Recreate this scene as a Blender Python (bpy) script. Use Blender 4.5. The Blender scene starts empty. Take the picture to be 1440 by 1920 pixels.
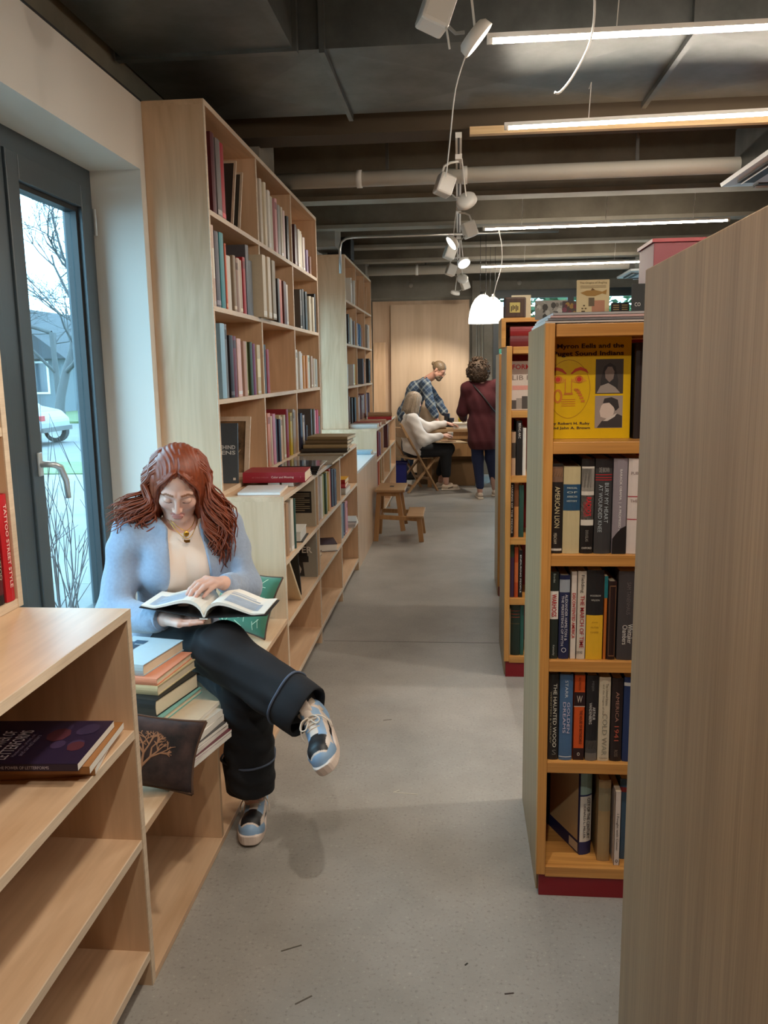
import bpy, bmesh, math, random
import numpy as np
from math import sin, cos, pi, radians, sqrt
from mathutils import Vector, Matrix, Euler

S = bpy.context.scene
C = S.collection
# ------------------------------------------------------------------ camera
cam_d = bpy.data.cameras.new('camera')
cam = bpy.data.objects.new('camera', cam_d); C.objects.link(cam); S.camera = cam
F_PX, YAW, PITCH, ROLL, CAM_H = 1547.0, radians(-5.254), radians(9.726), radians(-0.914), 1.60
_f = Vector((sin(YAW), cos(YAW), 0)); _r = Vector((cos(YAW), -sin(YAW), 0)); _u = Vector((0, 0, 1))
_fw = _f * cos(PITCH) - _u * sin(PITCH); _up = _u * cos(PITCH) + _f * sin(PITCH)
_rr = _r * cos(ROLL) + _up * sin(ROLL); _uu = -_r * sin(ROLL) + _up * cos(ROLL)
_m = Matrix((_rr, _uu, -_fw)).transposed().to_4x4(); _m.translation = (0, 0, CAM_H)
cam.matrix_world = _m
cam_d.sensor_fit = 'VERTICAL'; cam_d.sensor_height = 24.0; cam_d.lens = 24.0 * F_PX / 1920.0
cam_d.clip_start = 0.05; cam_d.clip_end = 300
# ------------------------------------------------------------------ world: bright overcast sky
W = bpy.data.worlds.new('overcast_sky'); S.world = W; W.use_nodes = True
nt = W.node_tree; bg = nt.nodes['Background']
bg.inputs['Color'].default_value = (0.54, 0.81, 1.0, 1); bg.inputs['Strength'].default_value = 9.0
# ------------------------------------------------------------------ exposure
S.view_settings.view_transform = 'Standard'; S.view_settings.look = 'None'
S.view_settings.gamma = 1.0; S.view_settings.use_curve_mapping = False
S.view_settings.exposure = 0.12
TUBE_POWER = 105.0       # radiance of the ceiling tubes
TUBE_COL = (1.0, 0.87, 0.72)
SPOT_W = 40.0

# ------------------------------------------------------------------ materials
MATS = {}
def _nodes(name):
    m = bpy.data.materials.new(name); m.use_nodes = True
    n = m.node_tree.nodes; return m, m.node_tree, n, m.node_tree.links, n['Principled BSDF']
def plain(name, col, rough=0.6, metal=0.0, var=0.0, scale=30.0, bump=0.0, sheen=0.0, coat=0.0, emit=None, estr=0.0, spec=0.5):
    if name in MATS: return MATS[name]
    m, t, n, l, b = _nodes(name)
    b.inputs['Base Color'].default_value = (*col, 1); b.inputs['Roughness'].default_value = rough
    b.inputs['Metallic'].default_value = metal; b.inputs['Specular IOR Level'].default_value = spec
    if sheen: b.inputs['Sheen Weight'].default_value = sheen
    if coat: b.inputs['Coat Weight'].default_value = coat
    if emit: b.inputs['Emission Color'].default_value = (*emit, 1); b.inputs['Emission Strength'].default_value = estr
    if var or bump:
        tc = n.new('ShaderNodeTexCoord'); nz = n.new('ShaderNodeTexNoise'); nz.inputs['Scale'].default_value = scale
        nz.inputs['Detail'].default_value = 5
        l.new(tc.outputs['Object'], nz.inputs['Vector'])
        if var:
            mx = n.new('ShaderNodeMix'); mx.data_type = 'RGBA'; mx.inputs[6].default_value = (*[c * (1 - var) for c in col], 1)
            mx.inputs[7].default_value = (*[min(1, c * (1 + var)) for c in col], 1)
            l.new(nz.outputs['Fac'], mx.inputs[0]); l.new(mx.outputs[2], b.inputs['Base Color'])
        if bump:
            bp = n.new('ShaderNodeBump'); bp.inputs['Strength'].default_value = bump; bp.inputs['Distance'].default_value = 0.004
            l.new(nz.outputs['Fac'], bp.inputs['Height']); l.new(bp.outputs['Normal'], b.inputs['Normal'])
    MATS[name] = m; return m
def wood(name, c1, c2, axis='y', scale=9.0, stretch=14.0, rough=0.5, dist=1.6, contrast=(0.3, 0.72), fine=0.25, offset=0.0):
    """long-grained timber; the grain runs along the given axis"""
    if name in MATS: return MATS[name]
    m, t, n, l, b = _nodes(name)
    tc = n.new('ShaderNodeTexCoord'); mp = n.new('ShaderNodeMapping')
    sc = [scale] * 3; sc['xyz'.index(axis)] = scale / stretch
    mp.inputs['Scale'].default_value = sc; mp.inputs['Location'].default_value = (offset, offset * .7, offset * 1.3)
    l.new(tc.outputs['Object'], mp.inputs['Vector'])
    nz = n.new('ShaderNodeTexNoise'); nz.inputs['Scale'].default_value = 1.0; nz.inputs['Detail'].default_value = 4
    nz.inputs['Distortion'].default_value = dist; l.new(mp.outputs['Vector'], nz.inputs['Vector'])
    rp = n.new('ShaderNodeValToRGB'); rp.color_ramp.elements[0].position = contrast[0]; rp.color_ramp.elements[1].position = contrast[1]
    rp.color_ramp.elements[0].color = (*c1, 1); rp.color_ramp.elements[1].color = (*c2, 1)
    l.new(nz.outputs['Fac'], rp.inputs['Fac'])
    n2 = n.new('ShaderNodeTexNoise'); n2.inputs['Scale'].default_value = 9.0; n2.inputs['Detail'].default_value = 3
    mp2 = n.new('ShaderNodeMapping'); sc2 = [scale * 1.2] * 3; sc2['xyz'.index(axis)] = scale / stretch * .5
    mp2.inputs['Scale'].default_value = sc2; l.new(tc.outputs['Object'], mp2.inputs['Vector']); l.new(mp2.outputs['Vector'], n2.inputs['Vector'])
    mx = n.new('ShaderNodeMix'); mx.data_type = 'RGBA'; mx.blend_type = 'MULTIPLY'; mx.inputs[0].default_value = fine
    rp2 = n.new('ShaderNodeValToRGB'); rp2.color_ramp.elements[0].position = .35; rp2.color_ramp.elements[1].position = .6
    rp2.color_ramp.elements[0].color = (.55, .48, .42, 1); rp2.color_ramp.elements[1].color = (1, 1, 1, 1)
    l.new(n2.outputs['Fac'], rp2.inputs['Fac'])
    l.new(rp.outputs['Color'], mx.inputs[6]); l.new(rp2.outputs['Color'], mx.inputs[7]); l.new(mx.outputs[2], b.inputs['Base Color'])
    b.inputs['Roughness'].default_value = rough
    MATS[name] = m; return m
def attr_mat(name, rough=0.6, sheen=0.0, bump=0.0, scale=200, sss=0.0):
    """colour comes from the mesh colour attribute 'Col'"""
    if name in MATS: return MATS[name]
    m, t, n, l, b = _nodes(name)
    a = n.new('ShaderNodeAttribute'); a.attribute_name = 'Col'
    l.new(a.outputs['Color'], b.inputs['Base Color']); b.inputs['Roughness'].default_value = rough
    if sheen: b.inputs['Sheen Weight'].default_value = sheen
    if sss:
        b.inputs['Subsurface Weight'].default_value = sss; b.inputs['Subsurface Radius'].default_value = (.012, .005, .003)
        b.inputs['Subsurface Scale'].default_value = .5
    if bump:
        tc = n.new('ShaderNodeTexCoord'); nz = n.new('ShaderNodeTexNoise'); nz.inputs['Scale'].default_value = scale
        l.new(tc.outputs['Object'], nz.inputs['Vector']); bp = n.new('ShaderNodeBump'); bp.inputs['Strength'].default_value = bump
        bp.inputs['Distance'].default_value = .003
        l.new(nz.outputs['Fac'], bp.inputs['Height']); l.new(bp.outputs['Normal'], b.inputs['Normal'])
    MATS[name] = m; return m
def lin(r, g, b):
    """8-bit display colour to linear"""
    f = lambda c: (c / 255 / 12.92) if c <= 10 else ((c / 255 + .055) / 1.055) ** 2.4
    return (f(r), f(g), f(b))
def col(c, rough=.55, coat=0.0):
    """paper or cloth of one colour, c = 8-bit display colour of the thing itself"""
    return plain('paper_%02x%02x%02x_%d' % (*c, int(rough * 100)), lin(*c), rough, var=.06, scale=60, coat=coat)

BIRCH = {a: wood('birch_ply_' + a, (.59, .38, .225), (.735, .515, .335), a, scale=5.0, stretch=7, rough=.34, dist=2.6, contrast=(.30, .68), fine=.16) for a in 'xyz'}
BIRCH_EDGE = wood('birch_edge', (.66, .52, .38), (.76, .62, .47), 'y', scale=30, stretch=10, rough=.5, fine=.2)
OAK_PANEL = wood('ash_laminate', (.35, .23, .12), (.50, .345, .19), 'z', scale=26, stretch=26, rough=.42, dist=.5, contrast=(.3, .75), fine=.4)
OAK = {a: wood('oak_' + a, (.50, .225, .055), (.71, .36, .10), a, scale=16, stretch=18, rough=.38, dist=1.2, fine=.35) for a in 'xyz'}
RED_LAM = plain('red_laminate', lin(128, 14, 26), .4)
WHITE_WALL = plain('white_paint', (.74, .70, .64), .7, bump=.03, scale=120)
DARK_FRAME = plain('slate_window_paint', lin(66, 76, 82), .38)
BLACK = plain('black_plastic', (.012, .012, .013), .5)
WHITE_METAL = plain('white_enamel', (.78, .77, .73), .35)
STEEL = plain('satin_steel', (.62, .62, .60), .28, metal=1.0)
PAGES = plain('page_block', lin(226, 212, 186), .8, var=.10, scale=400)
WHITE_PAGES = plain('white_page_block', lin(232, 228, 220), .8, var=.06, scale=400)
def concrete(name, c1, c2, scale=2.0, rough=.8, bump=.25, speck=0.0):
    m, t, n, l, b = _nodes(name)
    tc = n.new('ShaderNodeTexCoord')
    nz = n.new('ShaderNodeTexNoise'); nz.inputs['Scale'].default_value = scale; nz.inputs['Detail'].default_value = 9; nz.inputs['Roughness'].default_value = .62
    l.new(tc.outputs['Object'], nz.inputs['Vector'])
    rp = n.new('ShaderNodeValToRGB'); rp.color_ramp.elements[0].position = .34; rp.color_ramp.elements[1].position = .68
    rp.color_ramp.elements[0].color = (*c1, 1); rp.color_ramp.elements[1].color = (*c2, 1); l.new(nz.outputs['Fac'], rp.inputs['Fac'])
    out = rp.outputs['Color']
    if speck:
        vo = n.new('ShaderNodeTexNoise'); vo.inputs['Scale'].default_value = 95; vo.inputs['Detail'].default_value = 3; l.new(tc.outputs['Object'], vo.inputs['Vector'])
        r2 = n.new('ShaderNodeValToRGB'); r2.color_ramp.elements[0].position = .30; r2.color_ramp.elements[1].position = .72
        e = r2.color_ramp.elements; e[0].color = (.55, .53, .50, 1); e[1].color = (1.45, 1.45, 1.4, 1)
        a = e.new(.42); a.color = (1, 1, 1, 1); a = e.new(.62); a.color = (1, 1, 1, 1)
        l.new(vo.outputs['Fac'], r2.inputs['Fac'])
        mx = n.new('ShaderNodeMix'); mx.data_type = 'RGBA'; mx.blend_type = 'MULTIPLY'; mx.inputs[0].default_value = speck
        l.new(out, mx.inputs[6]); l.new(r2.outputs['Color'], mx.inputs[7]); out = mx.outputs[2]
    l.new(out, b.inputs['Base Color']); b.inputs['Roughness'].default_value = rough
    bp = n.new('ShaderNodeBump'); bp.inputs['Strength'].default_value = bump; bp.inputs['Distance'].default_value = .01
    l.new(nz.outputs['Fac'], bp.inputs['Height']); l.new(bp.outputs['Normal'], b.inputs['Normal'])
    return m
FLOOR_M = concrete('polished_concrete', (.27, .253, .228), (.39, .368, .335), 1.7, .42, .05, .55)
CEIL_M = concrete('raw_concrete', (.125, .116, .085), (.22, .205, .155), 1.6, .85, .35)
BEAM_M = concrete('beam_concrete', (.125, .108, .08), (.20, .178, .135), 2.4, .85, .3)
FARWALL_M = concrete('wall_concrete', (.20, .185, .155), (.33, .31, .27), 1.4, .8, .25)
GALV = concrete('galvanised_sheet', (.115, .125, .122), (.18, .19, .186), 5.0, .42, .04); 
GALV.node_tree.nodes['Principled BSDF'].inputs['Metallic'].default_value = .75
def glass_mat(name, tint=(.93, .985, 1.0), gl=.07):
    m = bpy.data.materials.new(name); m.use_nodes = True; n = m.node_tree.nodes; l = m.node_tree.links; n.remove(n['Principled BSDF'])
    a = n.new('ShaderNodeBsdfTransparent'); a.inputs['Color'].default_value = (*tint, 1)
    g = n.new('ShaderNodeBsdfGlossy'); g.inputs['Roughness'].default_value = .02
    mx = n.new('ShaderNodeMixShader'); mx.inputs[0].default_value = gl
    l.new(a.outputs[0], mx.inputs[1]); l.new(g.outputs[0], mx.inputs[2]); l.new(mx.outputs[0], n['Material Output'].inputs[0]); return m
GLASS = glass_mat('window_glass', (.86, .97, 1.0))
def emitter(name, c, s):
    m = bpy.data.materials.new(name); m.use_nodes = True; n = m.node_tree.nodes; l = m.node_tree.links; n.remove(n['Principled BSDF'])
    e = n.new('ShaderNodeEmission'); e.inputs['Color'].default_value = (*c, 1); e.inputs['Strength'].default_value = s
    l.new(e.outputs[0], n['Material Output'].inputs[0]); return m
TUBE_M = emitter('lit_tube', TUBE_COL, TUBE_POWER)
LAMP_FACE = emitter('lit_lamp_face', (1, .94, .84), 14.0)

# ------------------------------------------------------------------ mesh helpers
class MB:
    """collects geometry, then becomes ONE mesh object"""
    def __init__(s): s.v = []; s.f = []; s.mi = []; s.cur = 0
    def add(s, vs, fs, M=None):
        o = len(s.v)
        s.v += [tuple(M @ Vector(p)) if M is not None else tuple(p) for p in vs]
        s.f += [tuple(i + o for i in f) for f in fs]; s.mi += [s.cur] * len(fs); return s
    def box(s, x0, x1, y0, y1, z0, z1, M=None):
        return s.add([(x0, y0, z0), (x1, y0, z0), (x1, y1, z0), (x0, y1, z0), (x0, y0, z1), (x1, y0, z1), (x1, y1, z1), (x0, y1, z1)],
                     [(0, 3, 2, 1), (4, 5, 6, 7), (0, 1, 5, 4), (1, 2, 6, 5), (2, 3, 7, 6), (3, 0, 4, 7)], M)
    def bar(s, a, b, w, t, up=(0, 0, 1)):
        """straight bar of section w x t from a to b"""
        a = Vector(a); b = Vector(b); d = (b - a); L = d.length; d.normalize(); up = Vector(up)
        x = d.cross(up)
        if x.length < 1e-4: x = d.cross(Vector((1, 0, 0)))
        x.normalize(); z = x.cross(d)
        M = Matrix((x, d, z)).transposed().to_4x4(); M.translation = a
        return s.box(-w / 2, w / 2, 0, L, -t / 2, t / 2, M)
    def prism(s, poly, y0, y1, M=None):
        """poly in x,z; extruded along y"""
        n = len(poly); vs = [(x, y0, z) for x, z in poly] + [(x, y1, z) for x, z in poly]
        fs = [tuple(range(n)), tuple(range(2 * n - 1, n - 1, -1))] + [(i, i + n, (i + 1) % n + n, (i + 1) % n) for i in range(n)]
        return s.add(vs, fs, M)
    def tube(s, pts, r, seg=8, cap=True, flat=1.0):
        pts = [Vector(p) for p in pts]; n = len(pts); rs = r if hasattr(r, '__len__') else [r] * n
        o = len(s.v); prev = None
        for i, p in enumerate(pts):
            t = (pts[min(i + 1, n - 1)] - pts[max(i - 1, 0)])
            if t.length < 1e-9: t = Vector((0, 0, 1))
            t.normalize()
            if prev is None:
                a = Vector((0, 0, 1)) if abs(t.z) < .9 else Vector((1, 0, 0)); u = t.cross(a).normalized()
            else:
                u = prev - t * prev.dot(t); u = u.normalized() if u.length > 1e-6 else t.orthogonal().normalized()
            prev = u; w = t.cross(u)
            for k in range(seg):
                a = 2 * pi * k / seg; s.v.append(tuple(p + (u * cos(a) + w * sin(a) * flat) * rs[i]))
        for i in range(n - 1):
            for k in range(seg):
                s.f.append((o + i * seg + k, o + i * seg + (k + 1) % seg, o + (i + 1) * seg + (k + 1) % seg, o + (i + 1) * seg + k)); s.mi.append(s.cur)
        if cap:
            s.f.append(tuple(o + k for k in range(seg - 1, -1, -1))); s.f.append(tuple(o + (n - 1) * seg + k for k in range(seg))); s.mi += [s.cur] * 2
        return s
    def lathe(s, prof, c=(0, 0, 0), seg=24, M=None, cap=False):
        o = len(s.v); n = len(prof)
        vs = [(c[0] + r * cos(2 * pi * k / seg), c[1] + r * sin(2 * pi * k / seg), c[2] + z) for r, z in prof for k in range(seg)]
        fs = [(i * seg + k, i * seg + (k + 1) % seg, (i + 1) * seg + (k + 1) % seg, (i + 1) * seg + k) for i in range(n - 1) for k in range(seg)]
        if cap: fs += [tuple(range(seg - 1, -1, -1)), tuple((n - 1) * seg + k for k in range(seg))]
        return s.add(vs, fs, M)
    def grid(s, fn, nu, nv):
        """surface patch fn(u,v), u,v in 0..1"""
        vs = [fn(i / nu, j / nv) for j in range(nv + 1) for i in range(nu + 1)]
        fs = [(j * (nu + 1) + i, j * (nu + 1) + i + 1, (j + 1) * (nu + 1) + i + 1, (j + 1) * (nu + 1) + i) for j in range(nv) for i in range(nu)]
        return s.add(vs, fs)
    def build(s, name, mats, parent=None, smooth=False, bevel=0.0, sub=0, solid=0.0):
        me = bpy.data.meshes.new(name); me.from_pydata(s.v, [], s.f); 
        for m in (mats if isinstance(mats, (list, tuple)) else [mats]): me.materials.append(m)
        if any(s.mi): me.polygons.foreach_set('material_index', s.mi)
        if smooth: me.polygons.foreach_set('use_smooth', [True] * len(me.polygons))
        me.update()
        o = link(name, me, parent)
        if solid: md = o.modifiers.new('solid', 'SOLIDIFY'); md.thickness = solid; md.offset = 0
        if bevel: md = o.modifiers.new('bevel', 'BEVEL'); md.width = bevel; md.segments = 2; md.limit_method = 'ANGLE'
        if sub: md = o.modifiers.new('sub', 'SUBSURF'); md.levels = sub; md.render_levels = sub
        return o
def link(name, data, parent=None, M=None):
    o = bpy.data.objects.new(name, data); C.objects.link(o)
    if parent is not None: o.parent = parent
    if M is not None: o.matrix_local = M
    return o
def tag(o, label=None, cat=None, group=None, kind=None):
    if label: o['label'] = label
    if cat: o['category'] = cat
    if group: o['group'] = group
    if kind: o['kind'] = kind
    return o
def thing(name, label, cat, loc=(0, 0, 0), rz=0.0, group=None, M=None):
    o = bpy.data.objects.new(name, None); C.objects.link(o); o.empty_display_size = .05
    if M is not None: o.matrix_world = M
    else: o.location = loc; o.rotation_euler = (0, 0, rz)
    return tag(o, label, cat, group)
def struct(o): o['kind'] = 'structure'; return o
def rbox(name, mat, parent, *b, bevel=0.0, M=None): return MB().box(*b, M=M).build(name, mat, parent, bevel=bevel)
def TRS(loc, rot=(0, 0, 0), sc=(1, 1, 1)):
    return Matrix.Translation(loc) @ Euler(rot).to_matrix().to_4x4() @ Matrix.Diagonal((*sc, 1))
_pending = []
def letter(parent, body, mat, M, fit=None, size=.02, bold=0.0, space=1.0, name='lettering', align='CENTER'):
    """flat lettering; fit=(w,h) scales it into a box; M maps text plane (x right, y up, z out). Meshes are made together at the end"""
    me = bpy.data.meshes.new(name); me.materials.append(mat); o = link(name, me, parent, M); _pending.append((o, body, fit, size, bold, space, align)); return o
def finish_lettering():
    keys = {}
    for o, body, fit, size, bold, space, align in _pending:
        k = (body, align, round(bold, 4), space)
        if k not in keys:
            cu = bpy.data.curves.new('t', 'FONT'); cu.body = body; cu.size = 1.0; cu.align_x = align; cu.align_y = 'CENTER'
            cu.offset = bold; cu.space_character = space; cu.resolution_u = 2
            ob = bpy.data.objects.new('t', cu); C.objects.link(ob); keys[k] = ob
    dg = bpy.context.evaluated_depsgraph_get(); src = {}
    for k, ob in keys.items():
        me = bpy.data.meshes.new_from_object(ob.evaluated_get(dg)); n = len(me.vertices); co = np.empty(n * 3); me.vertices.foreach_get('co', co)
        src[k] = (co.reshape(-1, 3), [tuple(p.vertices) for p in me.polygons]); bpy.data.meshes.remove(me)
    for ob in keys.values(): cu = ob.data; bpy.data.objects.remove(ob); bpy.data.curves.remove(cu)
    for o, body, fit, size, bold, space, align in _pending:
        co, fs = src[(body, align, round(bold, 4), space)]; co = co.copy()
        if len(co) == 0: continue
        if fit:
            lo, hi = co.min(0), co.max(0); c = (lo + hi) / 2
            if align == 'CENTER': co[:, :2] -= c[:2]
            co[:, 0] *= fit[0] / max(1e-6, hi[0] - lo[0]); co[:, 1] *= fit[1] / max(1e-6, hi[1] - lo[1])
        else: co *= size
        o.data.from_pydata([tuple(p) for p in co], [], fs); o.data.update()
# ------------------------------------------------------------------ the setting
XW, XF, XU = -1.372, -0.809, -1.095     # wall face, front of low cases, front of tall cases
SLAB = 3.32
struct(rbox('floor', FLOOR_M, None, -1.8, 7.0, -3.2, 13.2, -.12, 0))
fl = bpy.data.objects['floor']
# saw-cut joints across the floor slab, thin dark grooves
for yy in (4.72, 9.3): struct(rbox('floor_joint', plain('joint_filler', (.10, .095, .085), .9), fl, XF, 7.0, yy - .002, yy + .002, -.01, .0006))
for px, py, L, a, c in ((-.20, 2.93, .09, -.1, (190, 184, 170)), (-.24, 2.945, .03, .7, (190, 184, 170)), (-.47, 2.05, .06, .5, (84, 76, 66)), (-.40, 1.86, .05, .7, (84, 76, 66)), (.13, 1.92, .025, .2, (50, 34, 30)), (.02, 2.02, .012, .9, (40, 38, 36)), (-.33, 3.6, .04, .3, (88, 80, 70))):
    MB().box(-L / 2, L / 2, -.0022, .0022, 0, .0007, TRS((px, py, .0002), (0, 0, a))).build('floor_scuff', col(c), fl)
ce = struct(rbox('ceiling', CEIL_M, None, -1.8, 7.0, -3.2, 13.2, SLAB, SLAB + .15))
def joist(y, zb=2.9, w=.16, mat=BEAM_M, x0=-1.8):
    # tapered concrete stem with a paler bottom ledge
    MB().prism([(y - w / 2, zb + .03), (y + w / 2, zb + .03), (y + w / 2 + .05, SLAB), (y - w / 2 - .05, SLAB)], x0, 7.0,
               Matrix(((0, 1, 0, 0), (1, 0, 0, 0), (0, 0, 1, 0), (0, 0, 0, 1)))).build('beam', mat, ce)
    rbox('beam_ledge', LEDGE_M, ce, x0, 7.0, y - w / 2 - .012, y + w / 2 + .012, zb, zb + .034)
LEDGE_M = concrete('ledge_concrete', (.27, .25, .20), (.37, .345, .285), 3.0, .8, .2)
for y in (6.72, 7.98, 9.25, 10.43): joist(y)
for y in (1.6, .33, -.95, -2.2): joist(y, x0=-.66)
rbox('beam', plain('brown_beam_paint', lin(74, 62, 46), .8, var=.15, scale=3), ce, -1.8, 7.0, 4.84, 5.06, 2.9, SLAB)
rbox('furring_strip', wood('pine_strip', (.55, .38, .19), (.68, .5, .28), 'x', 12), ce, .06, 2.6, 4.80, 4.845, 2.86, 2.90)
# walls
wl = MB()
wl.box(-1.70, XW, -3.2, 1.95, 0, 2.768); wl.box(-1.70, XW, 1.95, 3.66, 2.475, 2.768); wl.box(-1.70, XW, 3.66, 6.62, 0, 2.768)
wl.box(-1.70, XW, 6.62, 8.16, 2.475, 2.768); wl.box(-1.70, XW, 8.16, 13.0, 0, 2.768)
wlo = struct(wl.build('wall_left', WHITE_WALL))
cl = MB()
for y0, y1, z0, z1 in ((-3.2, 1.95, -.2, 2.9), (1.95, 3.66, 2.475, 2.9), (1.95, 3.66, -.2, .40), (3.66, 6.62, -.2, 2.9), (6.62, 8.16, 2.475, 2.9), (6.62, 8.16, -.2, .40), (8.16, 13.0, -.2, 2.9)): cl.box(-1.716, -1.70, y0, y1, z0, z1)
cl.build('cladding', plain('slate_cladding', (.10, .13, .15), .7), wlo)
rbox('upper_wall', CEIL_M, wlo, -1.8, -1.47, -3.2, 13.2, 2.768, SLAB)
rbox('shadow_bead', BLACK, wlo, XW - .004, XW + .003, -3.2, 3.715, 2.764, 2.772)
for y in (5.0, 8.0, 10.6): rbox('column', FARWALL_M, wlo, -1.47, -1.16, y + .02, y + .42, 2.76, SLAB)
struct(rbox('wall_right', plain('brown_wall_paint', (.24, .19, .14), .8), None, 7.0, 7.2, -3.2, 13.2, 0, SLAB))
struct(rbox('wall_near', plain('brown_wall_paint', (.24, .19, .14), .8), None, -1.8, 7.2, -3.4, -3.2, 0, SLAB))
wf = MB(); YW = 12.85
wf.box(-1.8, .52, YW, YW + .3, 0, SLAB); wf.box(.52, 5.9, YW, YW + .3, 2.76, SLAB); wf.box(5.9, 7.2, YW, YW + .3, 0, SLAB)
wf.box(.52, 5.9, YW, YW + .3, 0, .5)
wfo = struct(wf.build('wall_far', FARWALL_M))
for x in (-.72, .22, .9): MB().lathe([(0, 0), (.035, 0), (.035, .02), (.012, .025), (0, .03)], seg=14, M=TRS((x, YW, 2.86), (pi / 2, 0, 0))).build('tie_hole_plug', plain('pale_plug', (.42, .4, .36), .6), wfo, smooth=True)
rbox('trim_line', LEDGE_M, wfo, -1.4, .52, YW - .02, YW, 2.66, 2.68)
rbox('pilaster', FARWALL_M, wfo, .20, .50, YW - .12, YW, 0, 2.9)
for x in (.27, .31, .36): MB().tube([(x, YW - .14, .0), (x, YW - .14, 2.6)], .009, 6).build('conduit', STEEL, wfo)
# far window band
w3 = struct(thing('window_3', None, None)); 
def frame_bar(p, *b): return rbox('frame', DARK_FRAME, p, *b)
frame_bar(w3, .52, 5.9, YW + .02, YW + .12, 2.64, 2.76); frame_bar(w3, .52, 5.9, YW + .02, YW + .12, .5, .58)
for x in (.52, 1.62, 2.62, 3.62, 4.8, 5.82): frame_bar(w3, x, x + .09, YW + .02, YW + .12, .58, 2.64)
for a, b in ((.61, 1.62), (1.71, 2.62), (2.71, 3.62), (3.71, 4.8), (4.89, 5.82)): rbox('pane', GLASS, w3, a, b, YW + .065, YW + .072, .58, 2.64)
# left windows: slate aluminium frames deep in the wall
def left_window(name, y0, y1, mull, handle_y=None):
    w = struct(thing(name, None, None)); xa, xb = -1.70, -1.60
    frame_bar(w, xa, xb, y0, y1, 2.40, 2.475); frame_bar(w, xa, xb, y0, y1, .40, .47)
    for y in (y0, y1 - .045): frame_bar(w, xa, xb, y, y + .045, .47, 2.40)
    for y in mull: frame_bar(w, xa, xb + .005, y - .05, y + .05, .47, 2.40)
    ed = [y0 + .045] + [q for y in mull for q in (y - .05, y + .05)] + [y1 - .045]
    for i in range(0, len(ed), 2):
        a, b = ed[i] + .004, ed[i + 1] - .004; lf = MB(); xl, xr = -1.675, -1.585
        lf.box(xl, xr, a, a + .085, .475, 2.395); lf.box(xl, xr, b - .085, b, .475, 2.395)
        lf.box(xl, xr, a + .085, b - .085, .475, .56); lf.box(xl, xr, a + .085, b - .085, 2.30, 2.395)
        s = lf.build('sash', DARK_FRAME, w, bevel=.004)
        st = MB(); xs, xt = -1.655, -1.605     # stepped glazing bead, black all round
        for p, q in ((a + .085, a + .105), (b - .105, b - .085)): st.box(xs, xt, p, q, .56, 2.30)
        st.box(xs, xt, a + .105, b - .105, .56, .58); st.box(xs, xt, a + .105, b - .105, 2.28, 2.30)
        st.build('glazing_bead', BLACK, s)
        rbox('pane', GLASS, s, -1.634, -1.628, a + .105, b - .105, .58, 2.28)
    return w
W1 = left_window('window_1', 1.95, 3.66, (2.88,))
left_window('window_2', 6.62, 8.16, (7.4,))
h = MB(); h.tube([(-1.585, 2.985, 1.27), (-1.545, 2.985, 1.27), (-1.528, 2.99, 1.268), (-1.520, 3.02, 1.255), (-1.518, 3.055, 1.20), (-1.518, 3.062, 1.13)], [.013, .012, .0125, .013, .0125, .011], 12)
HANDLE_M = plain('handle_steel', (.60, .62, .63), .3, metal=.55)
hp = h.build('handle', HANDLE_M, W1, smooth=True); rbox('handle_plate', HANDLE_M, W1, -1.586, -1.575, 2.970, 3.0, 1.225, 1.315, bevel=.004)
hg = MB(); hg.tube([(-1.578, 3.630, 2.20), (-1.578, 3.630, 2.31)], .008, 8); hg.build('hinge', STEEL, W1)

# ------------------------------------------------------------------ ducts, pipes, lamps under the ceiling
d = thing('air_duct', 'wide galvanised air duct crossing the ceiling in front of the brown beam', 'duct')
def crease_panel(x0, x1, y0, y1, z, dz=.022):
    cx, cy = (x0 + x1) / 2, (y0 + y1) / 2
    return MB().add([(x0, y0, z), (x1, y0, z), (x1, y1, z), (x0, y1, z), (cx, cy, z - dz)], [(1, 0, 4), (2, 1, 4), (3, 2, 4), (0, 3, 4)])
xs = [-1.46, -.575, .96, 2.5, 4.0]
for a, b in zip(xs, xs[1:]):
    crease_panel(a, b, 3.75, 4.66, 2.95).build('duct_panel', GALV, d)
    rbox('side_panel', GALV, d, a, b, 3.75, 3.76, 2.95, 3.31); rbox('side_panel', GALV, d, a, b, 4.65, 4.66, 2.95, 3.31)
for a in xs[1:-1]: rbox('standing_seam', GALV, d, a - .012, a + .012, 3.72, 4.70, 2.925, 3.31)
d2 = thing('air_duct', 'galvanised duct running along the wall above the left window', 'duct')
crease_panel(-1.43, -.69, -2.6, 3.66, 2.93, .012).build('duct_panel', GALV, d2)
MB().box(-1.43, -1.42, -2.6, 3.66, 2.93, 3.3).box(-.70, -.69, -2.6, 3.66, 2.93, 3.3).build('side_panel', GALV, d2)
rbox('end_flange', GALV, d2, -1.45, -.67, 3.66, 3.70, 2.915, 3.31)
PIPE_M = plain('white_pipe_paint', (.60, .57, .50), .45, var=.1, scale=4)
def pipe(name, label, y, z, r, x0, x1, hang):
    p = thing(name, label, 'pipe'); q = MB(); q.tube([(x0, y, z), (x1, y, z)], r, 16); q.build('pipe_run', PIPE_M, p, smooth=True)
    for x in hang[0]: MB().tube([(x, y, z), (x + .035, y, z)], r * 1.12, 16).build('coupling', WHITE_METAL, p, smooth=True)
    for x in hang[1]: rbox('hanger', plain('dark_steel', (.07, .068, .062), .6), p, x - .01, x + .01, y - .008, y + .008, z, SLAB)
pipe('ceiling_pipe', 'thick white pipe crossing the ceiling just behind the brown beam', 5.62, 2.83, .05, -1.4, 5.0, ((-.66, .02), (-.46, 1.12)))
pipe('ceiling_pipe', 'white pipe crossing the ceiling close to the far wall', 10.9, 2.86, .06, -1.4, 5.0, ((-.55,), (-.42, 1.6)))
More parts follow.
